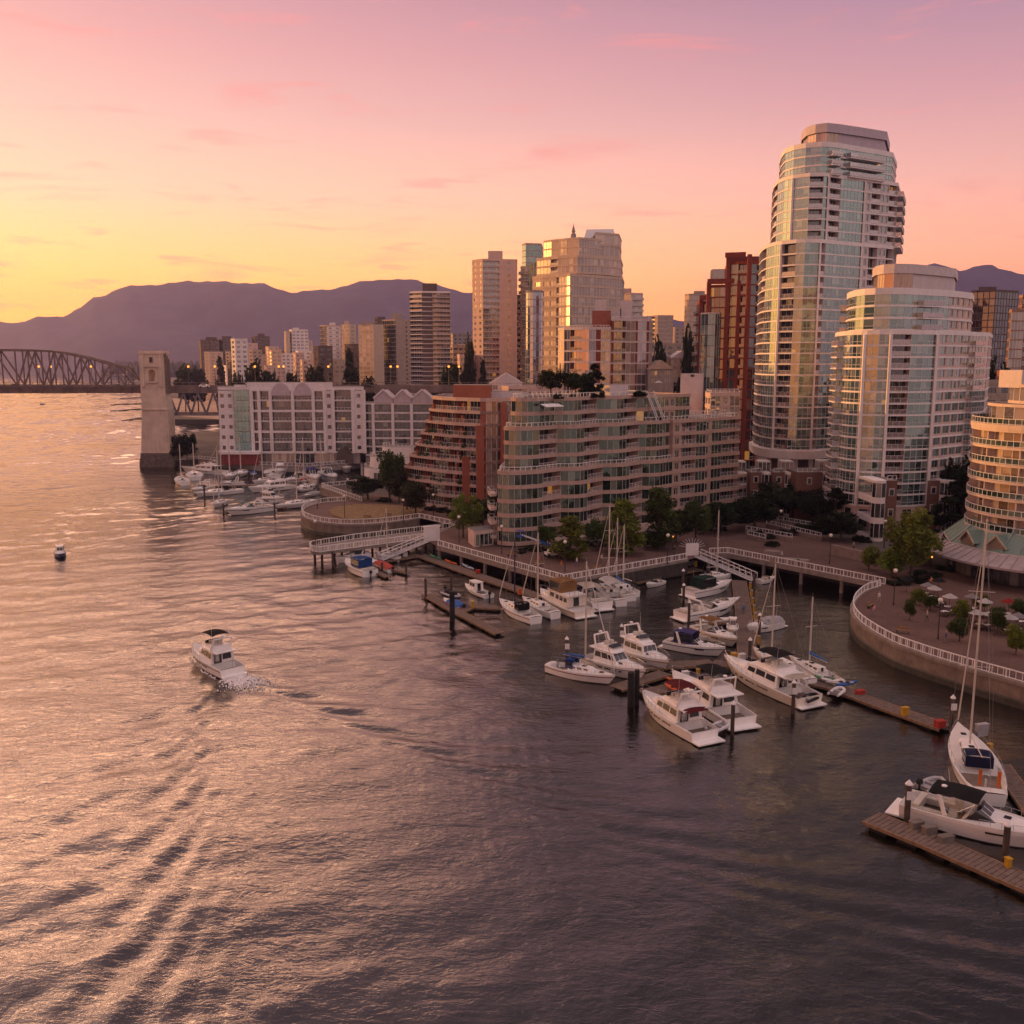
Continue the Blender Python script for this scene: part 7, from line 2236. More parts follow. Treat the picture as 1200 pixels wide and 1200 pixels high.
for k in range(16):
    t = k / 15; c = Vector(G(746, 676, .55)).lerp(G(812, 662, .55), t)
    b = MB(); b.lathe((c.x, c.y, .56), [(.30, 0), (.34, .2), (.34, .6), (.30, .85)], 9)
    tag(b.build('barrel', M_GREYV, smooth=True), 'grey barrel in the row along the inner seawall dock', 'barrel', 'barrels lined up below the inner seawall')
for lab, (u, v) in (('white fender hanging off the plank dock, left one', (1055, 977)), ('white fender hanging off the plank dock, middle one', (1090, 991)), ('white fender hanging off the plank dock, right one', (1140, 1011))):
    c = G(u, v, .3); b = MB(); b.tube([(c.x - .28, c.y, .12), (c.x - .2, c.y, .12), (c.x + .2, c.y - .1, .12), (c.x + .28, c.y - .1, .12)], [.08, .17, .17, .08], 9)
    tag(b.build('fender', M_RUBW, smooth=True), lab, 'fender')
# ================================================================== trees
M_BARK = mat('bark', (.07, .05, .04), .95, var=.3, nscale=3)
LEAF = dict(dark=leaf_mat('leaf_dark', (.008, .014, .006), (.030, .048, .016)), mid=leaf_mat('leaf_mid', (.020, .036, .010), (.10, .14, .028)), bright=leaf_mat('leaf_bright', (.05, .075, .012), (.23, .27, .035)), olive=leaf_mat('leaf_olive', (.020, .026, .010), (.075, .080, .026)))

def tree_proto(kind, leaf, n, seed, size):
    """a ten metre tree: trunk and limbs, and a crown of leaf clumps spread through an uneven volume"""
    q = random.Random(seed)
    r_ = bpy.data.objects.new('tree', None); COL.objects.link(r_); ORG[r_.name] = Vector((0, 0, 0))
    t = MB(); cl = []
    if kind == 'round':
        t.tube([(0, 0, -.3), (.1, 0, 1.5), (0, .1, 3.5), (.1, 0, 6.5)], [.28, .22, .17, .06], 7)
        for k in range(40):
            a, b_, c = q.random() * 6.28, q.uniform(-.95, 1), q.random() ** .4
            s = math.sqrt(max(0, 1 - b_ * b_)); lob = 1 + .22 * math.sin(3 * a + seed) + .15 * math.sin(5 * b_ * 3 + seed)
            cl.append((Vector((3.5 * c * s * math.cos(a) * lob, 3.5 * c * s * math.sin(a) * lob, 6.0 + 3.6 * c * b_)), q.uniform(.9, 1.7)))
    elif kind == 'poplar':
        t.tube([(0, 0, -.3), (0, 0, 5), (.05, 0, 9)], [.2, .13, .03], 7)
        for k in range(44):
            z = q.uniform(1.0, 9.7); w_ = (1.9 * (1 - (z / 10.2) ** 2.2) + .25) * q.uniform(.4, 1.1) * (.7 if z < 2.3 else 1)
            a = q.random() * 6.28; cl.append((Vector((w_ * math.cos(a), w_ * math.sin(a), z)), q.uniform(.6, 1.15)))
    elif kind == 'conifer':
        t.tube([(0, 0, -.3), (0, 0, 5), (0, 0, 9.5)], [.28, .17, .03], 7)
        for k in range(48):
            z = q.uniform(.8, 9.8); w_ = (2.7 * (1 - z / 10) ** .85 + .12) * q.uniform(.55, 1.12); a = q.random() * 6.28
            cl.append((Vector((w_ * math.cos(a), w_ * math.sin(a), z - .12 * w_)), q.uniform(.5, 1.0) * (1.1 - z / 16)))
    elif kind == 'shrub':
        t.tube([(0, 0, -.3), (0, 0, 3)], [.25, .1], 6)
        for k in range(22):
            a, d = q.random() * 6.28, q.random() ** .5 * 4.5
            cl.append((Vector((d * math.cos(a), d * math.sin(a), q.uniform(1.2, 8.5) * (1 - (d / 6) ** 2))), q.uniform(1.1, 2.0)))
    for c, rr in cl[::3]:
        z0 = max(.8, min(c.z - .6, 6.5) * .75)
        t.tube([(0, 0, z0), (c.x * .5, c.y * .5, (z0 + c.z) / 2 + .1), tuple(c)], [.08, .05, .015], 4)
    t.build('trunk', M_BARK, r_, smooth=True)
    b = MB(); per = n // len(cl)
    for c, rr in cl:
        tone = q.random()
        for _ in range(per):
            d = Vector((q.gauss(0, 1), q.gauss(0, 1), q.gauss(0, .8))).normalized() * rr * q.random() ** .45
            p = c + d; s = size * q.uniform(.6, 1.3)
            x = Vector((q.uniform(-1, 1), q.uniform(-1, 1), q.uniform(-.8, .8))).normalized(); y = x.cross(Vector((q.uniform(-1, 1), q.uniform(-1, 1), q.uniform(-1, 1)))).normalized()
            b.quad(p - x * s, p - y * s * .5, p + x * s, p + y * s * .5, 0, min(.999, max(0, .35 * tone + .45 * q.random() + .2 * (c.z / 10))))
    b.build('crown', LEAF[leaf], r_)
    return r_

PROT = {}
def tree(label, u, vb, vt, wpx, kind='round', leaf='mid', z=ZP, fine=True, group=None, cat='tree'):
    var = R.randrange(2)
    key = (kind, leaf, fine, var)
    if fine: n, size = {'round': (5200, .34), 'poplar': (4200, .27), 'conifer': (4800, .28), 'shrub': (2200, .55)}[kind]
    else: n, size = {'round': (1700, .60), 'poplar': (1300, .50), 'conifer': (1600, .50), 'shrub': (900, .95)}[kind]
    if vb < 480:
        Yt = 720 if u < 266 else 455 if u < 600 else 395 if u < 840 else 300
        p = Vector((XU(u, Yt, 12), Yt, z))
    else: p = G(u, vb, z)
    h = max(.8, ZV(vt, p.y) - z)
    base_w = {'round': 8.0, 'poplar': 4.2, 'conifer': 5.6, 'shrub': 10.0}[kind]
    t_ = p.y * CP + (CAM_H - z) * SP
    if leaf == 'dark' and fine and kind != 'shrub': wpx *= 1.3; h *= 1.06
    w_ = wpx / FOC * t_ / base_w
    if key not in PROT:
        o = tree_proto(kind, leaf, n, 7 + 31 * var + len(PROT), size); PROT[key] = o
        o['used'] = 0
    src = PROT[key]
    if not src.get('used'):
        o = src; o['used'] = 1
        o.location = p; o.rotation_euler = (0, 0, R.random() * 6.28); o.scale = (w_, w_, h / 10)
    else:
        o = copy_tree(src, None, p, R.random() * 6.28, (w_, w_, h / 10))
    o.name = {'round': 'broadleaf_tree', 'poplar': 'narrow_tree', 'conifer': 'conifer_tree', 'shrub': 'shrub'}[kind]
    tag(o, label, cat if kind != 'shrub' else 'shrub')
    if group: o['group'] = group
    elif 'group' in o: del o['group']
    return o

for a in (
    ('bright green tree with lamp beside it where promenade meets the pier', 543, 630, 579, 34, 'round', 'bright'), ('yellow green narrow tree by the boom lift before the midrise', 668, 657, 605, 40, 'poplar', 'bright'),
    ('narrow green tree before the midrise, second from the boom lift', 729, 650, 586, 42, 'poplar', 'bright'), ('tallest narrow tree before the midrise, third from the boom lift', 771, 643, 568, 40, 'poplar', 'mid'),
    ('dark round tree before the right wing of the midrise', 815, 638, 586, 40, 'round', 'mid'), ('tall bright yellow green tree left of the green roofed restaurant', 1068, 677, 597, 62, 'round', 'bright'),
    ('shorter bright tree leaning at the foot of the tall bright one', 1044, 676, 644, 34, 'round', 'bright'), ('tall loose tree before the white pavilion', 457, 588, 527, 34, 'round', 'mid'), ('low dark round tree at the left end of the plaza path', 431, 585, 559, 34, 'round', 'dark'),
    ('brownish round tree between pavilion and brick terraces', 468, 590, 552, 30, 'round', 'olive'), ('olive round tree at the corner of the brick terraces', 487, 603, 565, 40, 'round', 'olive'), ('mid green tree between brick terraces and midrise entrance', 566, 616, 580, 30, 'round', 'mid'), ('mid green tree behind the boom lift', 640, 645, 612, 26, 'round', 'mid'), ('leafy tree before the midrise between the two narrow trees', 700, 645, 606, 30, 'round', 'mid'),
    ('leafy tree right of the tallest narrow tree', 792, 636, 598, 32, 'round', 'mid'), ('dark tree at the right end of the midrise wing', 842, 626, 588, 34, 'round', 'dark'), ('dark tree left of the drum tower entrance lamp', 962, 614, 578, 36, 'round', 'dark'), ('young bright tree beside the concrete retaining wall', 1018, 668, 640, 22, 'round', 'bright'),
    ('dark tree against the base of the brick terraces', 541, 590, 551, 38, 'round', 'mid'),
    ('small green tree right of the brick terraces base', 582, 604, 578, 24, 'round', 'olive'), ('dark tree, nearest of the dark grove beside the midrise', 884, 622, 582, 44, 'round', 'dark'), ('dark tree behind the nearest of the dark grove', 903, 610, 568, 44, 'round', 'dark'),
    ('dark tree in the middle of the grove under the townhouses', 928, 608, 570, 40, 'round', 'dark'), ('dark tree of the grove before the widest brick front', 951, 610, 574, 42, 'round', 'dark'), ('dark conifer at the right of the grove before the drum tower', 978, 622, 574, 40, 'conifer', 'dark'),
    ('dark low tree at the end of the terrace walls', 985, 634, 600, 36, 'round', 'dark'), ('dark conifer standing before the drum tower base', 1076, 618, 562, 50, 'conifer', 'dark'), ('broad dark conifer between drum tower and round tower', 1127, 628, 553, 56, 'conifer', 'dark'),
    ('dark shrubby tree under the lamp lit entrance of the drum tower', 1018, 618, 592, 30, 'round', 'dark'), ('dark bushy tree right of the drum tower townhouse', 1052, 620, 594, 40, 'round', 'dark'), ('dark tree behind the retaining wall by the wide plaza', 1098, 622, 578, 40, 'round', 'dark'),
    ('dark bush on the terrace beside the midrise end', 864, 596, 556, 34, 'round', 'dark'), ('small dark tree at the left corner of the marina seawall', 220, 545, 507, 20, 'round', 'dark'), ('dark tree at the foot of the bridge pier', 209, 543, 517, 14, 'round', 'dark')):
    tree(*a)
for k, (u, v, w_, h) in enumerate(((520, 600, 18, 8), (505, 598, 16, 7), (535, 604, 22, 7), (560, 612, 20, 8), (905, 640, 18, 8), (1000, 622, 26, 9), (1030, 622, 30, 9), (870, 612, 26, 10), (1085, 675, 34, 8), (1110, 668, 26, 8), (620, 645, 18, 6), (700, 640, 22, 7), (750, 633, 22, 7), (840, 622, 24, 8), (610, 648, 14, 6), (633, 646, 16, 7), (652, 643, 18, 7), (684, 640, 18, 8), (716, 636, 20, 8), (738, 632, 18, 8), (758, 630, 18, 8), (786, 625, 22, 9), (802, 622, 20, 8), (826, 618, 22, 9), (846, 614, 22, 9), (893, 630, 30, 9), (925, 626, 26, 8), (942, 622, 30, 10), (960, 624, 28, 10), (1012, 634, 26, 8), (1064, 626, 30, 9), (1090, 628, 30, 9), (500, 592, 20, 8), (552, 604, 24, 9), (572, 608, 22, 8), (450, 588, 18, 6), (1052, 684, 30, 8), (1078, 682, 26, 8))):
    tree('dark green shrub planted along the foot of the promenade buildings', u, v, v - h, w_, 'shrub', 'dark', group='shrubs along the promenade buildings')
# patio trees of the restaurant
for k, (u, vb, vt, w_) in enumerate(((1066, 727, 702, 15), (1078, 710, 690, 18), (1090, 716, 698, 20), (1126, 732, 703, 24), (1124, 752, 724, 24), (1150, 716, 696, 18), (1168, 744, 711, 24), (1190, 768, 733, 26), (1195, 728, 702, 24))):
    tree('small green tree on the restaurant terrace', u, vb, vt, w_, 'round', 'bright' if k % 2 else 'mid', group='small trees on the restaurant terrace')
# trees on roofs
zroof = ZP + .3 + 10 * fm + .4
for lab, s_, d_, h, w_, kd in (('dark round tree on the midrise roof, left of three', 15.5, -6.5, 6.4, 6.0, 'round'), ('dark round tree on the midrise roof, middle of three', 22.0, -6, 5.8, 6.0, 'round'), ('taller dark tree on the midrise roof, right of three', 27.5, -6.5, 7.4, 6.4, 'conifer')):
    q_ = mp(s_, d_); src = PROT[(kd, 'dark', True, 0)] if (kd, 'dark', True, 0) in PROT else PROT[(kd, 'dark', True, 1)]
    o = copy_tree(src, None, (*q_, zroof), R.random() * 6, (w_ / (8 if kd == 'round' else 5.6),) * 2 + (h / 10,)); o.name = 'roof_tree'; tag(o, lab, 'tree')
    if 'group' in o: del o['group']
for k in range(16):
    s_ = R.choice((R.uniform(11, 30), R.uniform(33, 45))); q_ = mp(s_, R.uniform(-3, -1.2)); src = [PROT[x] for x in PROT if x[0] == 'shrub'][0]
    o = copy_tree(src, None, (*q_, zroof if s_ < 40 else zroof - 5.8), R.random() * 6, (R.uniform(.10, .2),) * 2 + (R.uniform(.10, .16),)); o.name = 'roof_shrub'; tag(o, 'low shrub in the planting along the midrise roof edge', 'shrub', 'shrubs on the midrise roof')
# city trees beyond
for a in (
    ('dark tree beside the bridge deck, nearest the pier tower', 217, 452, 429, 24, 'round', 'dark'), ('dark tree before the far dark tower pair', 232, 451, 431, 26, 'round', 'dark'), ('tall dark narrow tree by the second deck lamp', 259, 450, 420, 12, 'poplar', 'dark'),
    ('low dark round tree above the teal glass corner', 280, 451, 437, 22, 'round', 'dark'), ('dark tree under the lone dark brick tower', 301, 451, 425, 26, 'round', 'dark'), ('dark round tree beside the twin deck lamps', 318, 452, 434, 28, 'round', 'dark'),
    ('dark tree above the second arched gable', 344, 452, 436, 24, 'round', 'dark'), ('large dark tree before the low peach block', 371, 452, 428, 30, 'round', 'dark'), ('big dark cedar, tallest tree beyond the bridge', 412, 455, 406, 34, 'conifer', 'dark'),
    ('dark tree right of the big cedar', 434, 454, 441, 24, 'round', 'dark'), ('dark tree under the brown tower with white slabs', 530, 455, 426, 34, 'round', 'dark'), ('dark pointed tree at the foot of the pinkish concrete tower', 566, 447, 419, 18, 'conifer', 'dark'),
    ('dark tree behind the grey gridded tower', 550, 430, 396, 16, 'round', 'dark'), ('dark tree below the tan ribbed tower', 804, 424, 388, 22, 'round', 'dark'), ('dark tree left of the peach gabled houses', 770, 425, 400, 20, 'round', 'dark'),
    ('dark tree right of the peach gabled houses', 805, 446, 423, 20, 'round', 'dark'), ('olive tree behind the midrise roof stair', 770, 452, 436, 22, 'round', 'olive'), ('olive tree by the pink windowless box', 790, 462, 440, 24, 'round', 'olive'),
    ('dark tree below the dark gridded tower at right', 1152, 458, 424, 30, 'round', 'dark'), ('dark tree beside the low red brick block at right', 1172, 462, 432, 26, 'round', 'dark'), ('dark tree on the podium beside the drum tower', 1112, 622, 541, 40, 'round', 'dark'), ('dark tree behind the drum tower right corner', 1142, 628, 530, 34, 'round', 'dark'),
    ('dark tree between red tower and tall glass tower', 872, 530, 495, 28, 'round', 'dark')):
    tree(*a, fine=False)
for k in range(26):
    u = R.uniform(270, 560); Y_ = 455.0
    z = ZP; hgt = R.uniform(14, 24); vt_ = 600 - FOC * ((-(CAM_H - z - hgt) * CP + Y_ * SP) / (Y_ * CP + (CAM_H - z - hgt) * SP))
    tree('dark street tree among the low roofs beyond the bridge', u, 450, vt_, R.uniform(14, 24), R.choice(('round', 'round', 'conifer')), 'dark', fine=False, group='street trees beyond the bridge')
# wooded point across the bay, one far mass
b = MB(); rf_ = random.Random(5)
for k in range(900):
    u = rf_.uniform(118, 520) if k > 330 else rf_.uniform(121, 250)
    Y_ = rf_.uniform(2300, 3300) if u > 150 else rf_.uniform(2950, 3300)
    x = XU(u, Y_, 10); h = rf_.uniform(22, 46) * (.55 if u < 135 else 1); w_ = rf_.uniform(7, 15)
    if rf_.random() < .5: b.lathe((x, Y_, ZP - 1), [(w_ * .45, 0), (w_ * .5, h * .25), (w_ * .28, h * .65), (.2, h)], 6)
    else: b.lathe((x, Y_, ZP - 1), [(w_ * .4, 0), (w_ * .62, h * .35), (w_ * .55, h * .62), (w_ * .2, h * .85)], 6)
tag(b.build('forest', LEAF['dark']), 'dark wooded point across the bay behind the bridge', kind='stuff')
# sand beach and rock groynes past the bridge
b = MB(); sand = [tuple(G(u, v, 1.0).to_2d()) for u, v in [(171, 487), (262, 495.5), (330, 482), (330, 470), (180, 469), (175, 476)]]
b.prism([(p[0], p[1]) for p in sand][::1], ZP + .03, ZP + .06); tag(b.build('beach', mat('beach_sand', (.42, .30, .22), .95, var=.15, nscale=.1)), kind='structure')
for lab, (u0, v0), (u1, v1) in (('low rock groyne, farthest of four past the bridge', (143, 467), (182, 465)), ('low rock groyne, second of four past the bridge', (131, 474.5), (182, 473)), ('low rock groyne, third of four past the bridge', (129, 482), (182, 479)), ('low rock groyne, nearest of four past the bridge', (146, 493), (182, 489))):
    p, q = G(u0, v0), G(u1, v1); b = MB()
    for k in range(60):
        t = k / 59; c = p.lerp(q, t); w_ = 1.0 + 3.2 * t
        b.lathe((c.x + R.uniform(-1, 1), c.y + R.gauss(0, w_), -.5), [(R.uniform(.8, 1.9), 0), (R.uniform(.7, 1.4), .7 + t * .5), (.3, 1.0 + t * .9)], 6)
    tag(b.build('rock_groyne', mat('groyne_rock', (.10, .08, .07), .9, var=.3)), lab, 'groyne')
# ================================================================== lamps
M_POLE = mat('lamp_pole', (.035, .032, .034), .5, var=.1)
M_GLOBE = mat('lamp_globe', (.75, .68, .60), .3, var=.03)
M_GLOBE_ON = glow_mat('lamp_globe_lit', (1.0, .40, .07), 1.5)
def lamp_proto(on):
    r_ = bpy.data.objects.new('street_lamp', None); COL.objects.link(r_); ORG[r_.name] = Vector((0, 0, 0))
    b = MB(); b.tube([(0, 0, 0), (0, 0, .5), (0, 0, 5.0)], [.16, .09, .06], 7); b.lathe((0, 0, 5.0), [(.05, 0), (.20, .06), (.12, .12)], 8); b.build('pole', M_POLE, r_, smooth=True)
    b = MB(); b.lathe((0, 0, 5.1), [(.12, 0), (.28, .14), (.33, .33), (.28, .5), (.12, .62)], 10); b.build('globe', M_GLOBE_ON if on else M_GLOBE, r_, smooth='all')
    return r_
LP = {}
def lamp(label, u, vb, on=False, h=None, z=ZP, p=None):
    p = p if p is not None else G(u, vb, z)
    if on not in LP:
        o = LP[on] = lamp_proto(on)
        o.location = p; o['n'] = 1
    else:
        o = copy_tree(LP[on], None, p)
    o.scale = (1, 1, (h or 5.0) / 5.0); tag(o, label, 'street lamp', 'globe lamps of the promenade')
    o.scale = ((h or 5.0) / 5.0,) * 3
    return o
for lab, u, v in (('globe lamp on the dry lawn of the plaza', 404, 608), ('globe lamp at the railing between plaza and pier', 473, 613), ('globe lamp at the tip of the fishing pier', 370, 642), ('globe lamp at the corner of the brick terraces path', 508, 606), ('globe lamp left of the bright tree by the pier', 538, 636), ('globe lamp before the entrance pavilion of the midrise', 588, 649),
                  ('globe lamp by the boom lift at the promenade railing', 662, 670), ('globe lamp above the barrel dock', 782, 661), ('globe lamp by the concrete retaining wall end', 972, 661), ('globe lamp left of the tall bright tree', 1036, 642), ('globe lamp at the start of the curved railing', 1047, 709), ('globe lamp in the middle of the restaurant terrace edge', 1099, 749),
                  ('globe lamp among the steps below the townhouses', 914, 628), ('globe lamp behind the round plaza near the olive tree', 494, 596), ('globe lamp beside the white pavilion walkway', 408, 585)):
    lamp(lab, u, v)
lamp('lit orange lamp at the drum tower entrance', 993, 622, True, 3.4)
lamp('lit orange lamp under the trees before the midrise right wing', 788, 645, True, 2.6)
lamp('lit orange lamp at the left of the midrise trees', 743, 641, True, 2.4)
def bridge_lamp(lab, u, y, hh=7.0):
    z = zd; p = Vector((XU(u, y, z + 5), y, z)); lamp(lab, 0, 0, True, hh, p=p)['group'] = 'lit lamps along the bridge'
for lab, u in (('lit deck lamp on the bridge, first right of the pier tower', 221), ('lit deck lamp on the bridge by the tall narrow tree', 252), ('lit deck lamp on the bridge, low one above the glass corner', 299), ('lit deck lamp on the bridge, left of the twin lamps', 327), ('lit deck lamp on the bridge, right of the twin lamps', 332.5),
               ('lit deck lamp on the bridge right of the low peach block', 385), ('lit deck lamp before the broad tan tower, left one', 458), ('lit deck lamp before the broad tan tower, right one', 466), ('lit deck lamp above the brick terraces, left one', 526), ('lit deck lamp above the brick terraces, right one', 538),
               ('lit lamp inside the bridge truss, leftmost', 46), ('lit lamp inside the bridge truss, second from left', 60), ('lit lamp inside the bridge truss nearest the pier tower', 107)):
    bridge_lamp(lab, u, Yb + 9)
# traffic on the bridge
def car(label, u, y, m, L=4.4):
    z = zd - .55; x = XU(u, y, z); r_ = thing('car', label, 'car', (x, y, z))
    b = MB(); pr_ = [(-2.2, .3), (2.2, .3), (2.25, .75), (1.2, .95), (.6, 1.42), (-1.2, 1.45), (-2.0, .98), (-2.25, .8)]
    b.loft([[(x + px_, y - .85, z + pz) for px_, pz in pr_], [(x + px_, y + .85, z + pz) for px_, pz in pr_]]); b.build('body', m, r_)
    b = MB(); b.quad((x - 1.1, y - .87, z + 1.0), (.95 + x, y - .87, z + 1.0), (x + .5, y - .87, z + 1.35), (x - 1.0, y - .87, z + 1.35)); b.build('side_window', G_BOAT, r_)
    for dx in (-1.35, 1.4):
        b = MB(); b.tube([(x + dx, y - .88, z + .33), (x + dx, y + .88, z + .33)], .33, 10); b.build('wheel', M_BLK, r_)
for lab, u, m_ in (('dark car crossing the bridge at far left', 20, M_POLE), ('silver car on the bridge near the pier tower', 140, M_GREYV), ('white car on the bridge right of the pier tower', 240, M_GEL), ('red car on the bridge above the white block', 310, M_REDC), ('dark car on the bridge behind the gables', 430, M_POLE)):
    car(lab, u, Yb + 5, m_)

# ================================================================== boom lift by the midrise
c = G(647, 653, ZP); r_ = thing('boom_lift', 'blue and white boom lift with raised arm parked by the midrise', 'boom lift', c)
b = MB(); b.box((c.x, c.y, ZP + .55), (2.6, 1.7, .5), 0, .3); b.box((c.x + .1, c.y, ZP + 1.05), (1.7, 1.4, .7), 0, .3); b.build('chassis', M_RUBW, r_)
for dx in (-1, 1):
    for dy in (-.85, .85):
        b = MB(); b.tube([(c.x + dx * .95 - dy * .3 - .1, c.y + dx * .3 + dy - .1, ZP + .42), (c.x + dx * .95 - dy * .3 + .1, c.y + dx * .3 + dy + .12, ZP + .42)], .42, 12); b.build('wheel', M_BLK, r_)
e = P(612, 627, c.y - 2)
b = MB(); m1 = Vector((c.x + .6, c.y, ZP + 1.9)); m2 = Vector((c.x - 2.6, c.y - 1, ZP + 3.4))
b.bar(Vector((c.x, c.y, ZP + 1.5)), m1, .45, .45); b.bar(m1, m2, .42, .42); b.build('lower_boom', M_BLUE, r_)
b = MB(); b.bar(m2, e, .3, .3); b.build('upper_boom', M_RUBW, r_)
b = MB(); b.box((e.x - .5, e.y, e.z - .3), (1.5, .9, .15)); 
railing(b, [(e.x - 1.2, e.y - .45), (e.x + .25, e.y - .45), (e.x + .25, e.y + .45), (e.x - 1.2, e.y + .45)], e.z - .2, 1.05, .7, None, .09, closed=True); b.build('basket', M_BLUE, r_)
for lab, u, v in (('small orange cone left of the boom lift', 632, 655), ('small orange cone right of the boom lift', 658, 661)):
    q_ = G(u, v, ZP + .02); b = MB(); b.box((q_.x, q_.y, ZP + .02), (.42, .42, .05)); b.lathe((q_.x, q_.y, ZP + .07), [(.17, 0), (.04, .65)], 8); tag(b.build('traffic_cone', M_ORNG), lab, 'cone')

# ================================================================== restaurant terrace
def parasol(label, u, v, m, grp='parasols on the restaurant terrace', z=ZP):
    p = G(u, v, z); r_ = thing('parasol', label, 'parasol', p, R.random(), grp)
    b = MB(); b.tube([(0, 0, 0), (0, 0, 2.7)], .035, 5); b.build('pole', M_POLE, r_, local=True)
    b = MB(); n = 8
    ring_ = [(1.15 * math.cos(k * 2 * math.pi / n), 1.15 * math.sin(k * 2 * math.pi / n), 2.15) for k in range(n)]
    for k in range(n): b.add([ring_[k], ring_[(k + 1) % n], (0, 0, 2.75)], ((0, 1, 2), (2, 1, 0)))
    b.build('canopy', m, r_, local=True)
for u, v, m_, cn in ((1062, 694, M_BLK, 'black'), (1086, 702, M_GREYV, 'grey'), (1094, 706, M_RUBW, 'white'), (1112, 716, M_RUBW, 'white'), (1138, 716, M_GREYV, 'grey'), (1153, 722, M_RUBW, 'white'), (1160, 738, M_RUBW, 'white'), (1181, 722, M_REDC, 'red'), (1182, 742, M_RUBW, 'white'), (1192, 740, M_GREYV, 'grey'), (1099, 696, M_BLK, 'black'), (1143, 736, M_RUBW, 'white')):
    parasol('%s parasol over a table on the restaurant terrace' % cn, u, v, m_, '%s parasols on the restaurant terrace' % cn)
parasol('white parasol on the midrise roof terrace', 772, 458, M_RUBW, 'roof parasols', ZP + 10 * fm + .6)
tp_ = None
def table_set(p, k):
    r_ = thing('patio_table', 'pale patio table with chairs drawn up on the restaurant terrace', 'table', p, R.random() * 3, 'tables on the restaurant terrace')
    b = MB(); b.box((0, 0, .70), (.95, .95, .05)); b.build('tabletop', M_RUBW, r_, local=True)
    b = MB(); b.lathe((0, 0, 0), [(.28, 0), (.05, .06), (.05, .7)], 8); b.build('pedestal', M_POLE, r_, local=True)
    return r_
def chair_at(p, a, src=[None]):
    if src[0] is None:
        r_ = thing('patio_chair', 'dark patio chair at a table on the restaurant terrace', 'chair', p, a, 'chairs on the restaurant terrace')
        b = MB(); b.box((0, 0, .43), (.46, .46, .05)); b.build('seat', M_BROWNC, r_, local=True)
        b = MB(); b.box((-.22, 0, .48), (.05, .46, .45)); b.build('backrest', M_BROWNC, r_, local=True)
        for x in (-.2, .2):
            for y in (-.2, .2):
                b = MB(); b.box((x, y, 0), (.04, .04, .43)); b.build('leg', M_POLE, r_, local=True)
        src[0] = r_; return r_
    return copy_tree(src[0], None, p, a)
tsrc = None
for k, (u, v) in enumerate(((1084, 700), (1092, 704), (1101, 712), (1110, 716), (1107, 722), (1118, 721), (1131, 727), (1139, 718), (1152, 724), (1157, 738), (1147, 737), (1170, 730), (1180, 724), (1181, 744), (1191, 742), (1198, 734))):
    p = G(u, v, ZP + .02)
    if tsrc is None: tsrc = table_set(p, k)
    else: copy_tree(tsrc, None, p, R.random() * 3)
    for j in range(4):
        a = j * math.pi / 2 + R.uniform(-.3, .3); chair_at((p.x + .75 * math.cos(a), p.y + .75 * math.sin(a), ZP + .02), a + math.pi)
lamp('lit orange lamp on the left flank of the green roofed restaurant', 1091, 671, True, 2.6)

# ================================================================== people
SK = mat('skin', (.42, .26, .19), .6, var=.05)
def person(label, p, rot, top_m, leg_m, sit=False, stride=.25, hair=(.04, .025, .02)):
    me = bpy.data.meshes.new('person')
    J = [(0, 0, .95), (0, 0, 1.15), (0, 0, 1.40), (0, 0, 1.52), (.02, 0, 1.66), (.01, 0, 1.76), (0, .20, 1.40), (-.05, .27, 1.12), (.06, .28, .86), (0, -.20, 1.40), (.05, -.27, 1.12), (.14, -.28, .88), (0, .10, .90), (stride * .5, .11, .50), (stride * .6, .11, .08), (stride * .6 + .16, .11, .04), (0, -.10, .90), (-stride * .3, -.11, .50), (-stride, -.11, .10), (-stride + .15, -.11, .04)]
    E_ = [(0, 1), (1, 2), (2, 3), (3, 4), (4, 5), (2, 6), (6, 7), (7, 8), (2, 9), (9, 10), (10, 11), (0, 12), (12, 13), (13, 14), (14, 15), (0, 16), (16, 17), (17, 18), (18, 19)]
    rad_ = [(.15, .12), (.15, .11), (.17, .11), (.055, .055), (.10, .085), (.07, .07), (.065, .065), (.05, .05), (.035, .035), (.065, .065), (.05, .05), (.035, .035), (.095, .095), (.065, .065), (.045, .045), (.035, .035), (.095, .095), (.065, .065), (.045, .045), (.035, .035)]
    me.from_pydata([(x, y, z) for x, y, z in J], E_, [])
    o = bpy.data.objects.new('person', me); COL.objects.link(o)
    mo = o.modifiers.new('skin', 'SKIN'); mo.use_smooth_shade = True
    for i, r2 in enumerate(rad_): me.skin_vertices[0].data[i].radius = r2
    me.skin_vertices[0].data[0].use_root = True
    ss = o.modifiers.new('sub', 'SUBSURF'); ss.levels = ss.render_levels = 1
    o.location = p; o.rotation_euler = (0, 0, rot)
    m = bpy.data.materials.new('clothes'); m.use_nodes = True; t = NT(m.node_tree); bs = m.node_tree.nodes['Principled BSDF']
    sp = t.n('ShaderNodeSeparateXYZ'); t.put(sp.inputs[0], t.n('ShaderNodeTexCoord').outputs['Object'])
    c = t.ramp(t.m('DIVIDE', sp.outputs[2], 1.9), [(0, (.03, .03, .03)), (.05, leg_m), (.50, top_m), (.80, (.42, .26, .19)), (.925, hair)], 'CONSTANT')
    t.put(bs.inputs['Base Color'], c); bs.inputs['Roughness'].default_value = .8
    me.materials.append(m)
    return tag(o, label, 'person')
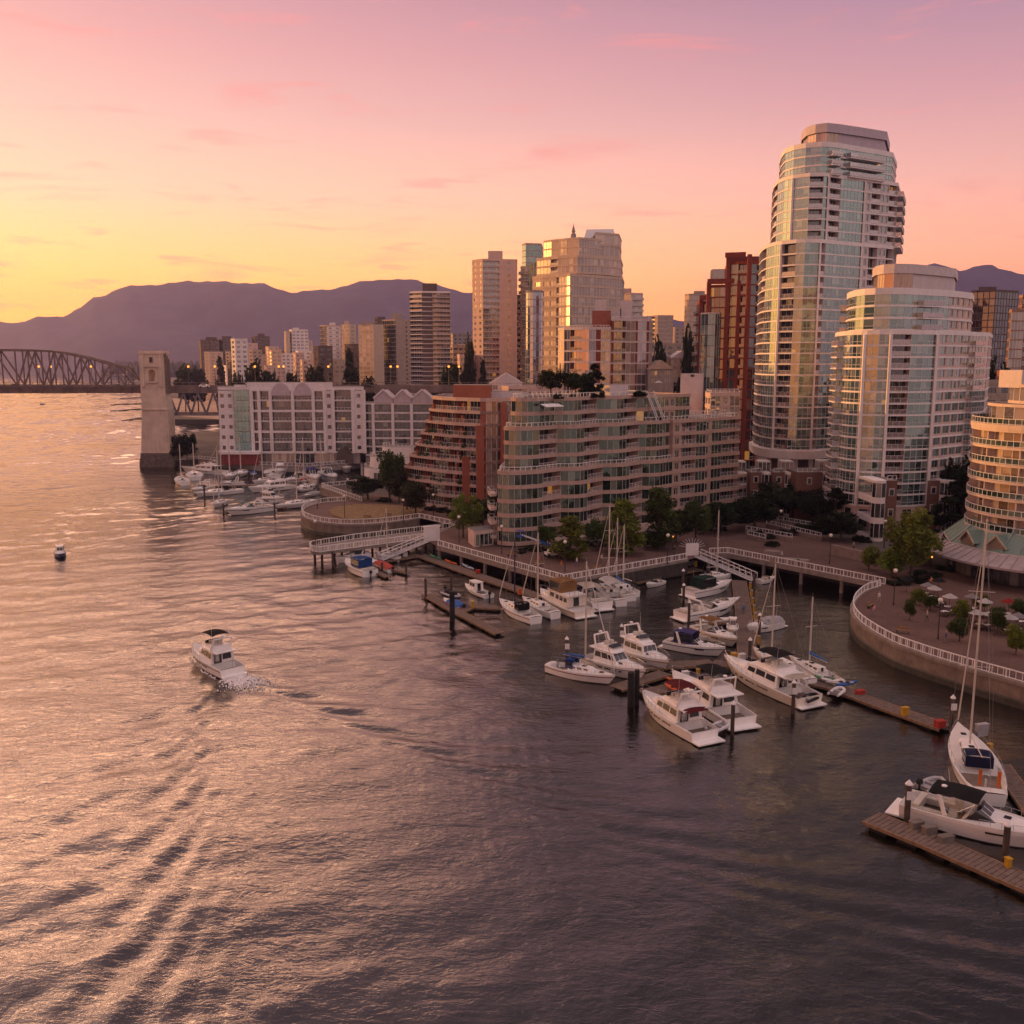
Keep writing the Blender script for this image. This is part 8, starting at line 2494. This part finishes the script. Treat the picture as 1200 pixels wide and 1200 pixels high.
for lab, u, v, rot, a, b_ in (
    ('person in white top walking at the start of the curved railing', 1030, 706, 2.0, (.6, .55, .5), (.35, .3, .28)), ('person in dark clothes at the tip of the fishing pier', 367, 643, 1.0, (.05, .04, .05), (.04, .04, .06)), ('person in dark jacket at the left rim of the round plaza', 372, 597, .5, (.03, .03, .04), (.05, .04, .04)),
    ('person in pale shirt walking by the promenade railing corner', 676, 664, 2.4, (.5, .46, .44), (.1, .1, .14)), ('person in red top near the lamp by the boom lift', 655, 656, .4, (.4, .06, .04), (.06, .06, .1)), ('person in pale clothes on the path by the bright tree', 549, 626, 1.2, (.55, .5, .48), (.3, .28, .3)),
    ('person in grey top walking on the restaurant terrace', 1086, 728, 2.8, (.4, .38, .36), (.08, .08, .1)), ('person in white top sitting area by the terrace steps', 916, 656, .2, (.62, .56, .5), (.2, .18, .2)), ('person in orange top beside the restaurant awning', 1091, 688, 1.7, (.6, .2, .08), (.1, .08, .08)),
    ('person in cream coat strolling before the midrise trees', 705, 660, 2.0, (.5, .42, .34), (.12, .1, .1)), ('person in black walking past the barrel dock railing', 790, 650, .4, (.03, .03, .03), (.05, .05, .06)), ('person in green jacket at the middle of the straight walkway', 935, 664, 1.0, (.10, .18, .08), (.08, .07, .07)), ('person in pink top by the curved railing bench', 1024, 722, 1.9, (.55, .25, .28), (.2, .2, .26)), ('person in navy beside the lamp on the restaurant terrace edge', 1108, 754, 2.6, (.05, .06, .14), (.2, .17, .14)), ('person in tan jacket near the wide plaza wall', 1000, 645, .8, (.35, .25, .15), (.08, .08, .09)),
    ('person in blue top standing on the spur dock', 871, 720, 1.4, (.08, .14, .3), (.08, .08, .1))):
    dock_ = 'spur dock' in lab
    person(lab, G(u, v, .56 if dock_ else ZP + .03), rot, a, b_)
# benches on the promenade
bsrc = None
for k, (u, v, rot) in enumerate(((560, 640, -.35), (600, 652, -.35), (630, 663, -.35), (700, 668, .5), (1020, 712, .9), (1058, 742, -.5), (430, 608, .1), (455, 606, .1))):
    p = G(u, v, ZP + .03)
    if bsrc is None:
        bsrc = r_ = thing('park_bench', 'plain timber bench facing the water along the promenade', 'bench', p, rot, 'benches along the promenade')
        b = MB(); b.box((0, 0, .42), (1.8, .45, .06)); b.build('seat', M_TEAK, r_, local=True)
        b = MB(); b.box((0, .22, .5), (1.8, .06, .4)); b.build('backrest', M_TEAK, r_, local=True)
        for x in (-.75, .75):
            b = MB(); b.box((x, 0, 0), (.08, .42, .42)); b.build('leg', M_POLE, r_, local=True)
    else: copy_tree(bsrc, None, p, rot)
